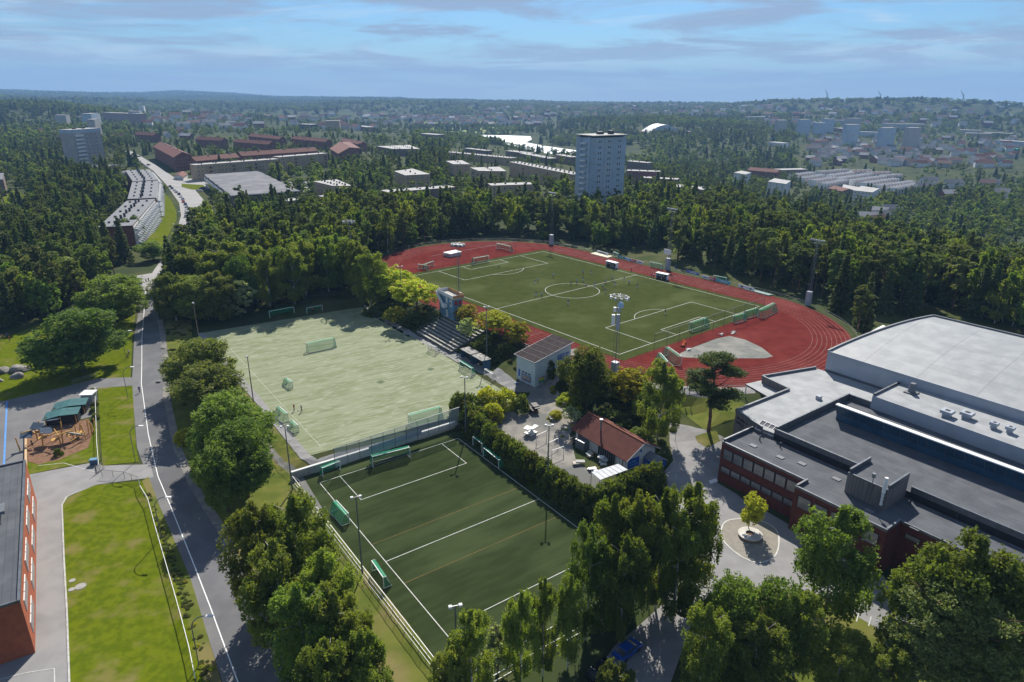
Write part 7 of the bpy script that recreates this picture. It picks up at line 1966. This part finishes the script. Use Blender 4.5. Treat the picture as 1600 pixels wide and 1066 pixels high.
def tree(kind, lod, x, y, h, w, label, group=None, z=None, cat='tree', rz=None, k=None):
    pl_ = TP[kind + '_' + lod]; NTREE[0] += 1
    cm, tm_, h0, w0 = pl_[(NTREE[0] if k is None else k) % len(pl_)]
    r = bpy.data.objects.new(KN[kind], None); COL.objects.link(r); r.empty_display_size = .5
    r.location = (x, y, hz(x, y) if z is None else z)
    r.rotation_euler = (0, 0, random.uniform(0, 6.28) if rz is None else rz)
    u_ = random.uniform(.87, 1.13); r.scale = (w/w0*u_, w/w0/u_, h/h0)
    tag(r, label, cat, group)
    for nm, me_ in (('crown', cm), ('trunk', tm_)):
        o = bpy.data.objects.new(nm, me_); COL.objects.link(o); o.parent = r
    return r
def top_tree(kind, px, pyt, h, wpx, label, group=None, lod='near', cat='tree', k=None, rz=None):
    """a tree whose top shows at (px, pyt)"""
    p = G(px, pyt, up=h*.97)
    d = sqrt(p[0]**2 + p[1]**2 + (CAMH-p[2]-h*.5)**2)
    return tree(kind, lod, p[0], p[1], h, wpx * d / 1067 * .96, label, group, p[2], cat, rz, k)

# --- single trees one can point at
TL = [
 ('broad',340,690,11.5,84,'broad tree close to the kerb, between the roadside row and the birch cluster'),  # extra tree, added for the shadow it throws across the road
 ('birch',392,786,15,95,'birch at the upper left corner of the birch cluster beside the road'),
 ('birch',455,776,15.5,105,'broad birch in the middle top of the roadside birch cluster'),
 ('birch',425,845,14,110,'birch in the roadside cluster hanging over the asphalt road'),
 ('birch',500,862,14.5,95,'birch in the roadside cluster nearest the worn path'),
 ('birch',520,925,13.5,100,'birch in the lower part of the roadside cluster, beside the dry lawn'),
 ('birch',462,915,14,110,'birch inside the lower roadside cluster, over the road shadow'),
 ('birch',562,988,12,80,'smallest birch at the lower right end of the roadside cluster'),
 ('birch',505,1000,13,90,'birch at the bottom edge of the photo beside the road'),
 ('broad',306,530,11,100,'bushy tree at the top of the row between road and training pitch'),
 ('broad',318,566,11,112,'second bushy tree in the row between road and training pitch'),
 ('broad',350,612,13.5,125,'large dark broadleaf in the row between road and training pitch'),
 ('broad',370,655,13,105,'lowest dark broadleaf of the row, above the birch cluster'),
 ('broad',325,640,10,70,'broadleaf leaning over the road verge in the row'),
 ('limebush',285,668,3.5,34,'pale bush at the road edge under the dark broadleaf trees'),
 ('broad',108,484,14,118,'big round maple standing alone on the park lawn'),
 ('broad',168,428,13,92,'round broadleaf behind the solitary maple'),
 ('broad',190,432,10,42,'slim broadleaf beside the road left of the junction'),
 ('birch',286,388,16,76,'tall dark tree right of the road junction'),
 ('birch',316,371,17,82,'tallest crown of the dark group right of the junction'),
 ('birch',350,380,17,80,'dark tree standing above the light pole at the pitch corner'),
 ('birch',378,398,14,60,'dark tree at the right end of the junction group'),
 ('birch',263,426,13,62,'dark tree overhanging the road just past the junction'),
 ('broad',298,430,12,84,'rounded dark tree in front of the junction group'),
 ('birch',338,424,13,70,'dark tree at the shaded pitch corner'),
 ('willow',368,436,13,52,'greyish tree with silver leaves in the dark group'),
 ('lime',606,418,10,80,'yellowing tree left of the light pole on the bank'),
 ('lime',650,438,9.5,82,'yellowing tree on the bank left of the announcer tower'),
 ('broad',590,440,8,40,'green tree at the left end of the yellowing bank'),
 ('limebush',618,478,4,50,'shrub on the dark bank under the yellowing trees'),
 ('bush',590,474,3.5,50,'dark shrub at the corner of the pale training pitch'),
 ('bush',645,488,3.5,44,'dark shrub on the bank left of the grandstand steps'),
 ('lime',730,477,6,46,'small yellowing tree right of the announcer tower'),
 ('lime',770,486,7.5,64,'yellowing tree above the roofed dugouts'),
 ('lime',803,503,7,52,'yellowing tree beside the running track left of the pale house'),
 ('willow',729,497,6.5,32,'silver leaved shrub beside the grandstand steps'),
 ('bush',760,522,4,44,'dark shrub behind the roofed dugouts'),
 ('bush',792,535,4,40,'dark shrub left of the pale house'),
 ('broad',921,540,13,86,'big rounded tree beside the main light mast'),
 ('broad',905,565,8,44,'tree at the left foot of the big rounded tree'),
 ('lime',985,578,9,74,'yellow green tree with flat crown right of the main mast'),
 ('birch',1038,566,14.5,66,'slender birch between the track and the school path'),
 ('pine',1121,553,14.5,98,'lone pine with bare trunk in front of the track curve'),
 ('broad',1010,612,7,40,'small tree behind the red tiled clubhouse'),
 ('bush',960,640,4,60,'dark shrub under the trees behind the clubhouse'),
 ('bush',1000,668,3.5,50,'shrub on the bank right of the clubhouse roof'),
 ('limebush',890,612,3,44,'low yellow green shrub on the gravel slope'),
 ('willow',893,636,4,32,'silver shrub touching the left gable of the clubhouse'),
 ('limebush',868,640,2,26,'low weed clump in the gravel yard'),
 ('bush',860,560,5,20,'dark climbing shrub at the mural wall of the pale house'),
 ('birch',925,822,15,78,'birch at the left end of the tall birch row behind the pitch corner'),
 ('birch',962,775,16,85,'birch with drooping twigs in the tall row, second from the pitch'),
 ('birch',1000,768,16.5,80,'tallest birch of the row between small pitch and school yard'),
 ('birch',1042,764,16.5,75,'birch in the tall row towards the school yard'),
 ('birch',1092,757,17,80,'birch at the right end of the tall row beside the school yard'),
 ('birch',1070,800,15,80,'birch filling the front of the tall row over the shaded drive'),
 ('birch',980,840,14,80,'birch in front of the tall row above the blue car'),
 ('birch',893,900,12,50,'small dark birch between tall row and pitch fence'),
 ('birch',852,905,12.5,46,'slim birch standing before the small pitch corner'),
 ('birch',815,925,12,54,'slim birch with yellow leaves near the small pitch end line'),
 ('willow',778,978,8,60,'greyish tree at the end of the small pitch'),
 ('birch',735,955,12,74,'pointed birch at the bottom corner of the small pitch'),
 ('birch',706,1010,10,60,'low birch at the bottom edge below the pointed birch'),
 ('birch',1320,795,15.5,118,'tall birch standing before the brick school wing'),
 ('young',1178,768,7.8,46,'young tree in the round bench on the school yard'),
 ('broad',1150,898,12,105,'large tree left in the bottom right group'),
 ('birch',1110,945,12,80,'drooping tree at the left end of the bottom right group'),
 ('broad',1222,905,11.5,95,'large tree in the middle of the bottom right group'),
 ('birch',1262,935,10,66,'drooping tree right of the middle in the bottom right group'),
 ('birch',1190,965,10,90,'low hanging tree at the bottom of the bottom right group'),
 ('birch',1325,985,9,80,'tree with yellowish leaves below the school birch'),
 ('birch',1400,1010,9,70,'small tree near the bottom edge right of the yellowish one'),
 ('birch',1475,862,16,105,'big birch left in the bottom right corner group'),
 ('birch',1535,842,18,140,'tallest birch of the bottom right corner group'),
 ('broad',1590,870,16,110,'broad tree cut by the right edge of the photo'),
 ('pine',1470,925,14,110,'pine with brownish branch in the bottom right corner'),
 ('pine',1555,950,14,110,'dark pine at the bottom right edge'),
 ('birch',962,1040,8,60,'top of a yellow green tree at the bottom edge near the cars'),
 ('broad',193,340,13,20,'narrow tree before the nearest stepped block, left one'),
 ('broad',209,336,13,20,'narrow tree before the nearest stepped block, right one'),
 ('broad',235,376,9,44,'round tree on the verge lawn beside the street'),
 ('broad',252,287,6,16,'small tree on the corner of the verge lawn'),
]
for t_ in TL:
    if t_[0] in ('birch', 'broad', 'pine') and t_[3] >= 9.5 and t_[1] not in (193, 209): t_ = t_[:3] + (t_[3]*1.24,) + t_[4:]
    top_tree(t_[0], t_[1], t_[2], t_[3], t_[4], t_[5], cat='bush' if 'bush' in t_[0] or 'shrub' in t_[5] else 'tree', k=2 if t_[1] == 1178 else None)
# row of tall trees behind the training pitch
rk = random.Random(5)
for i, px in enumerate((372,392,412,432,452,470,488,506,524,541,558,574)):
    pyt = [398,385,392,384,388,376,370,372,366,372,378,392][i]
    top_tree('birch' if i % 3 else 'broad', px, pyt, 19.5, 52, 'dark dense tree in the row behind the training pitch, %s from the left' % 'first second third fourth fifth sixth seventh eighth ninth tenth eleventh twelfth'.split()[i], 'row of trees behind the training pitch', lod='near')
# clipped hedge of conifers round the clubhouse yard
ORD = 'first second third fourth fifth sixth seventh eighth ninth tenth eleventh twelfth thirteenth fourteenth fifteenth sixteenth seventeenth eighteenth nineteenth twentieth'.split() + ['twenty-'+q for q in 'first second third fourth fifth sixth seventh eighth ninth'.split()]
hp0 = [(722,640),(735,660),(752,676),(770,690),(790,706),(810,722),(832,738),(855,752),(878,768),(900,782),(925,795),(950,790),(975,780),(1000,768),(1022,758)]
hp = [(px-3, py+8) for px, py in hp0[:-4]] + [(px, py+4) for px, py in hp0[-4:]]
for i, (px, py) in enumerate(hp):
    p = G(px, py); w = 5.4
    tree('bush', 'near', p[0], p[1], 6.6, w, 'dense green shrub of the clubhouse hedge, %s one counted from its upper end' % ORD[2*i], 'shrubs of the hedge', p[2], 'hedge shrub')
    if i + 1 < len(hp):
        q = G((px+hp[i+1][0])/2, (py+hp[i+1][1])/2)
        tree('bush', 'near', q[0], q[1], 6.1, w, 'dense green shrub of the clubhouse hedge, %s one counted from its upper end' % ORD[2*i+1], 'shrubs of the hedge', q[2], 'hedge shrub')
for px, py, h_, w_ in ((735,612,5.5,40),(762,600,6,46),(790,602,5.5,42),(815,612,5,30),(745,632,4.5,40),(770,625,5,40)):
    top_tree('bush' if px % 2 else 'limebush', px, py, h_, w_, '%s shrub in the clump at the upper end of the hedge' % {735:'lowest left dark', 762:'highest yellowish', 790:'right yellowish', 815:'rightmost dark', 745:'front dark', 770:'front yellowish'}[px], 'shrub clump at the hedge end', cat='bush')
for i, (px, py) in enumerate(((145,612),(147,622),(148,634),(146,644),(150,655),(92,712))):
    p = G(px, py); tree('bush', 'near', p[0], p[1], random.uniform(1, 2.0), 2.0, 'grey green shrub at the playground fence, %s counted from the white hut' % ('nearest','second','third','fourth','fifth','sixth')[i], 'shrubs at the playground fence', p[2], 'shrub')
# --- woods
def W_(pts): return [G(px, py)[:2] for px, py in pts]
WOODS = [
 ('left wood beyond the park', W_([(-90,545),(15,512),(85,498),(130,474),(160,440),(190,425),(200,405),(160,400),(145,385),(140,340),(185,318),(192,290),(180,275),(150,285),(90,292),(55,320),(50,350),(-60,372)]), dict(spruce=.26, pine=.36, broad=.38), 6.0),
 ('wood between the road and the track', W_([(280,500),(330,478),(380,462),(440,455),(540,450),(575,440),(590,420),(610,400),(655,384),(720,372),(800,370),(860,374),(905,381),(960,391),(1000,398),(1000,352),(940,352),(880,356),(800,352),(700,350),(600,350),(520,352),(470,358),(400,366),(360,368),(320,378),(300,395),(285,420),(262,455)]), dict(spruce=.14, pine=.34, birch=.34, broad=.18), 6.0),
 ('wood on the far side of the running track', W_([(1000,398),(1100,417),(1180,438),(1255,462),(1310,492),(1345,528),(1380,505),(1450,488),(1600,520),(1680,540),(1680,470),(1600,447),(1520,432),(1450,410),(1400,400),(1330,385),(1260,364),(1200,352),(1130,324),(1060,320),(1000,350)]), dict(spruce=.15, pine=.47, birch=.25, broad=.13), 6.2),
]
foot(_tr, 2.5); foot(MIDP, 5); foot(SMP, 5)
for L1, L2 in ((RL, RR), (FRL, FRR)): foot(gp(*L1) + gp(*L2)[::-1], 2.5)
foot(gp((257,303),(266,312),(276,330),(276,345),(268,360),(255,385),(238,392),(228,388),(236,365),(245,345),(248,320)), 1)
foot(gp((0,298),(30,300),(48,318),(48,330),(10,325)), 2); foot(WAT, 25)
foot(gp((420,302),(460,298),(500,290),(480,282),(440,280)), 0)
def blocked(x, y):
    r = np.zeros(x.shape, bool)
    for poly, m in EXCL:
        P = np.array(poly); k = (x > P[:, 0].min()-m) & (x < P[:, 0].max()+m) & (y > P[:, 1].min()-m) & (y < P[:, 1].max()+m) & ~r
        if k.any(): r[k] = seg_inside(x[k], y[k], poly) < m
    return r
ALL = []
rngw = np.random.default_rng(3)
for wname, poly, mix_, sp in WOODS:
    P = np.array(poly); x0, y0 = P.min(0); x1, y1 = P.max(0)
    xs, ys = np.meshgrid(np.arange(x0, x1, sp), np.arange(y0, y1, sp*.9)); xs = xs + (np.arange(xs.shape[0]) % 2)[:, None]*sp/2
    xs = (xs + rngw.uniform(-.36, .36, xs.shape)*sp).ravel(); ys = (ys + rngw.uniform(-.36, .36, ys.shape)*sp).ravel()
    k = (seg_inside(xs, ys, poly) < 0) & ~blocked(xs, ys)
    k &= ~((vnoise(xs, ys, 18, 9) > .83))
    xs, ys = xs[k], ys[k]
    kinds = list(mix_); pr_ = np.array([mix_[q] for q in kinds])
    nz_ = vnoise(xs, ys, 26, 2)
    for x, y, q in zip(xs, ys, nz_):
        pr2 = pr_ * np.array([1.6 if (kk in ('birch', 'broad')) == (q > .62) else .7 for kk in kinds]); pr2 /= pr2.sum()
        kk = kinds[rngw.choice(len(kinds), p=pr2)]
        hh = {'spruce': 21, 'pine': 18.5, 'birch': 18.5, 'broad': 15}[kk] * rngw.uniform(.66, 1.12)
        ALL.append((hypot(x, y), kk, x, y, hh, wname))
ALL.sort()
LIM = dict(spruce=230, pine=250, birch=130, broad=110); cnt = dict.fromkeys(LIM, 0); REST = []
ADJ = {'spruce': 'dark pointed spruce', 'pine': 'bushy dark green pine', 'birch': 'lighter green birch', 'broad': 'rounded broadleaf tree'}
for d, kk, x, y, hh, wn in ALL:
    if cnt[kk] < LIM[kk]:
        cnt[kk] += 1
        w_ = {'spruce': 6.4, 'pine': 7.6, 'birch': 7.2, 'broad': 9}[kk] * (hh/15)**.6 * random.uniform(.85, 1.15)
        if kk == 'broad' and random.random() < .16:
            tree('willow', 'mid', x, y, hh, w_, 'silvery green tree ' + ', '.join(zone(x, y)) + ' of the wood', 'silvery green trees ' + ', '.join(zone(x, y))); continue
        tree(kk, 'mid', x, y, hh, w_, ADJ[kk] + ' ' + ', '.join(zone(x, y)) + ' of the wood', {'birch': 'lighter green birches'}.get(kk, ADJ[kk] + 's') + ' ' + ', '.join(zone(x, y)))
    else: REST.append((kk, x, y, hh))
print('woods', len(ALL), cnt, 'rest', len(REST))

# --- wide tree cover as one mass each (nobody could count it)
def scatter(name, pts, rot, scl, idx, protos):
    me = bpy.data.meshes.new(name); n = len(pts)
    me.vertices.add(n); me.vertices.foreach_set('co', np.asarray(pts, np.float32).ravel())
    for nm, ar, ty in (('rot', rot, 'FLOAT'), ('idx', idx, 'INT')):
        q = me.attributes.new(nm, ty, 'POINT'); q.data.foreach_set('value', np.asarray(ar, np.float32 if ty == 'FLOAT' else np.int32))
    q = me.attributes.new('scl', 'FLOAT_VECTOR', 'POINT'); q.data.foreach_set('vector', np.asarray(scl, np.float32).ravel())
    o = bpy.data.objects.new(name, me); COL.objects.link(o); o['kind'] = 'stuff'
    g = bpy.data.node_groups.new(name, 'GeometryNodeTree')
    g.interface.new_socket('Geometry', in_out='INPUT', socket_type='NodeSocketGeometry'); g.interface.new_socket('Geometry', in_out='OUTPUT', socket_type='NodeSocketGeometry')
    A = lambda t: g.nodes.new(t)
    gi, go = A('NodeGroupInput'), A('NodeGroupOutput'); iop = A('GeometryNodeInstanceOnPoints'); gti = A('GeometryNodeGeometryToInstance')
    for p_ in protos[::-1]:
        oi = A('GeometryNodeObjectInfo'); oi.inputs['Object'].default_value = p_; g.links.new(oi.outputs['Geometry'], gti.inputs[0])
    def att(nm, ty):
        a_ = A('GeometryNodeInputNamedAttribute'); a_.data_type = ty; a_.inputs[0].default_value = nm; return [s for s in a_.outputs if s.enabled][0]
    cx_ = A('ShaderNodeCombineXYZ'); g.links.new(att('rot', 'FLOAT'), cx_.inputs[2])
    er = A('FunctionNodeEulerToRotation'); g.links.new(cx_.outputs[0], er.inputs[0]); g.links.new(er.outputs[0], iop.inputs['Rotation'])
    g.links.new(att('scl', 'FLOAT_VECTOR'), iop.inputs['Scale']); iop.inputs['Pick Instance'].default_value = True
    g.links.new(att('idx', 'INT'), iop.inputs['Instance Index'])
    g.links.new(gi.outputs[0], iop.inputs['Points']); g.links.new(gti.outputs[0], iop.inputs['Instance']); g.links.new(iop.outputs[0], go.inputs[0])
    md = o.modifiers.new('scatter', 'NODES'); md.node_group = g
    return o
def proto_obj(kind, i, mesh, h, px, py, label):
    """a real tree of the far cover; its crown is what the mass repeats"""
    p = G(px, py); r = empty(KN[kind], p, 0, label, 'tree'); r.scale = (1, 1, 1)
    o = bpy.data.objects.new('crown', mesh); COL.objects.link(o); o.parent = r
    t = bpy.data.objects.new('trunk', trunk_mesh(h, .2, M_trunk, i, 0, nseg=4)); COL.objects.link(t); t.parent = r
    return o
mp_ = {}
pi_ = 0
mids = []
for kk in ('spruce', 'pine', 'birch', 'broad'):
    for i, (cm, tm_, h0, w0) in enumerate(TP[kk + '_mid'][:2]):
        # the crown of a tree that already stands in the wood
        src = next(o for o in COL.objects if o.data == cm)
        mp_[(kk, i)] = (len(mids), h0, w0); mids.append(src)
rg = np.random.default_rng(21)
if REST:
    pts, rot, scl, idx = [], [], [], []
    for kk, x, y, hh in REST:
        j = int(rg.integers(2)); ii, h0, w0 = mp_[(kk, j)]; w_ = {'spruce': 6.4, 'pine': 7.6, 'birch': 7.2, 'broad': 9}[kk] * (hh/15)**.6
        pts.append((x, y, hz(x, y))); rot.append(rg.uniform(0, 6.28)); scl.append((w_/w0, w_/w0, hh/h0)); idx.append(ii)
    scatter('forest', pts, rot, scl, idx, mids)
# far cover
fk = [('spruce', mk_spruce(101, 260, 1.9, 17, 7.5), 17, (820,330)), ('pine', mk_pine(102, 40, 9, 1.5, 15, 8), 15, (700,328)), ('broad', mk_broad(103, 46, 9, 1.9, 12, 10), 12, (640,328)), ('birch', mk_birch(104, 90, 5, 1.6, 15, 8), 15, (540,328))]
fo = [proto_obj(k, 300+i, m, h, *pp, 'single ' + ADJ[k] + ' at the town side edge of the wood, ' + ['below the tower', 'third from left', 'second from left', 'first from left'][i]) for i, (k, m, h, pp) in enumerate(fk)]
def ring(r0, r1, sp, amax=.74):
    n_ = int(.5*(r1*r1-r0*r0)*2*amax/(sp*sp))
    r = np.sqrt(rg.uniform(r0*r0, r1*r1, n_)); a = rg.uniform(-amax, amax, n_)
    return r*np.sin(a), r*np.cos(a)
woodpolys = [w[1] for w in WOODS]
def cover(name, r0, r1, sp, smin, smax, dens, clump=1.0):
    x, y = ring(r0, r1, sp)
    k = ~blocked(x, y)
    for wp in woodpolys: k &= seg_inside(x, y, wp) > 0
    # thinner where houses and streets stand
    m_ = vnoise(x, y, 70, 31)*.5 + vnoise(x, y, 220, 7)*.5
    z = H(x, y)
    px, py = [], []
    zz = z - CAMH; v = y*SPI + zz*CPI; w = y*CPI - zz*SPI
    X, Y = 800 + FPX*x/w, 533 - FPX*v/w
    town = ((X > 1240) & (Y > 205) & (Y < 300)) | ((X > 560) & (X < 870) & (Y > 183) & (Y < 201)) | ((X > 700) & (X < 1000) & (Y > 228) & (Y < 300)) | ((X > 200) & (X < 640) & (Y > 176) & (Y < 262)) 
    k &= (rg.random(len(x)) < np.where(town, dens*.34*(m_ < .62) + .08, dens*(m_ < .8)))
    k &= (Y < 560) & ((y > 300) | (X < 0) | (X > 1600) | (np.hypot(x, y) > 330))
    k &= ~((X > 214) & (X < 330) & (Y > 255) & (Y < 440))
    x, y, z, X, Y, town = x[k], y[k], z[k], X[k], Y[k], town[k]
    n_ = len(x); s = rg.uniform(smin, smax, n_); s = np.where(town, s*.8, s)
    con = vnoise(x, y, 160, 4) + rg.uniform(-.25, .25, n_) + np.where((X > 1340) & (Y > 290), -.3, 0) 
    idx = np.where(con > .5, rg.choice([0, 1, 1, 1], n_), rg.choice([2, 2, 3, 1], n_))
    scl = np.stack([s*clump, s*clump, s], 1)
    scatter(name, np.stack([x, y, z], 1), rg.uniform(0, 6.28, n_), scl, idx, fo)
    print(name, n_)
cover('suburb_woodland', 330, 1200, 9.5, .55, 1.05, .95)
cover('valley_woodland', 1200, 2600, 17, .75, 1.2, .95, 1.35)
cover('hill_woodland', 2600, 10500, 42, .9, 1.3, .95, 3.2)

# --- undergrowth nobody could count
def brush(name, zones, mesh_src, seed):
    r_ = np.random.default_rng(seed); pts, rot, scl = [], [], []
    for poly, sp, s0, s1 in zones:
        P = np.array(W_(poly)); x0, y0 = P.min(0); x1, y1 = P.max(0); n_ = int((x1-x0)*(y1-y0)/(sp*sp))
        x = r_.uniform(x0, x1, n_); y = r_.uniform(y0, y1, n_)
        k = (seg_inside(x, y, [tuple(q) for q in P]) < 0) & ~blocked(x, y)
        k &= r_.random(n_) < np.clip(vnoise(x, y, 5, seed)*1.8-.2, .1, 1)
        z = H(x, y)
        for a_, b_, c_ in zip(x[k], y[k], z[k]):
            q = r_.uniform(s0, s1); pts.append((a_, b_, c_)); rot.append(r_.uniform(0, 6.28)); scl.append((q*1.3, q*1.3, q*.55))
    scatter(name, pts, rot, scl, np.zeros(len(pts), int), [mesh_src]); print(name, len(pts))
BSRC = next(o for o in COL.objects if o.data == TP['bush_near'][0][0]); LSRC = next(o for o in COL.objects if o.data == TP['limebush_near'][0][0])
EXCL = [(e_[0], min(e_[1], .5)) for e_ in EXCL if e_[0] is not _tr]
brush('undergrowth', [([(224,770),(236,790),(250,835),(264,880),(279,925),(294,975),(308,1025),(318,1075),(340,1075),(312,985),(288,905),(245,800),(234,770)], .45, .08, .22),
  ([(568,474),(640,508),(700,546),(745,560),(800,590),(812,575),(770,540),(700,500),(640,470),(590,440)], 1.7, .25, .6),
  ([(330,490),(440,462),(550,452),(575,470),(560,474),(430,482),(340,500)], 2.2, .2, .5),
  ([(850,610),(900,570),(960,590),(1040,620),(1060,650),(1050,720),(1010,690),(960,660),(905,640)], 1.7, .25, .7),
  ([(262,500),(300,510),(300,560),(290,640),(262,600)], 2.0, .15, .35), ([(1150,690),(1180,700),(1185,712),(1160,702)], 1.2, .15, .3)], BSRC, 5)
brush('yellow_undergrowth', [([(224,770),(236,790),(250,835),(264,880),(279,925),(294,975),(308,1025),(318,1075),(340,1075),(312,985),(288,905),(245,800),(234,770)], 1.5, .1, .25),
  ([(870,590),(900,575),(915,600),(905,640),(880,630),(862,612)], 1.3, .3, .6), ([(830,640),(870,640),(905,665),(880,690),(840,660)], 2.6, .1, .3),
  ([(600,470),(690,520),(700,505),(620,455)], 2.4, .2, .45)], LSRC, 8)
# ------------------------------------------------------------------ haze
hb = MB(); hb.box((0, 5500, 60), (26000, 15000, 620))
haze = hb.build('haze', bpy.data.materials.new('haze_air')); haze['kind'] = 'stuff'
hm = haze.data.materials[0]; hm.use_nodes = True
ht = hm.node_tree
for n in list(ht.nodes): ht.nodes.remove(n)
pv = ht.nodes.new('ShaderNodeVolumePrincipled'); ho = ht.nodes.new('ShaderNodeOutputMaterial')
pv.inputs['Color'].default_value = (.32, .58, .98, 1)
pv.inputs['Density'].default_value = 0.00011
pv.inputs['Anisotropy'].default_value = 0.0
ht.links.new(pv.outputs[0], ho.inputs['Volume'])
haze.display_type = 'WIRE'
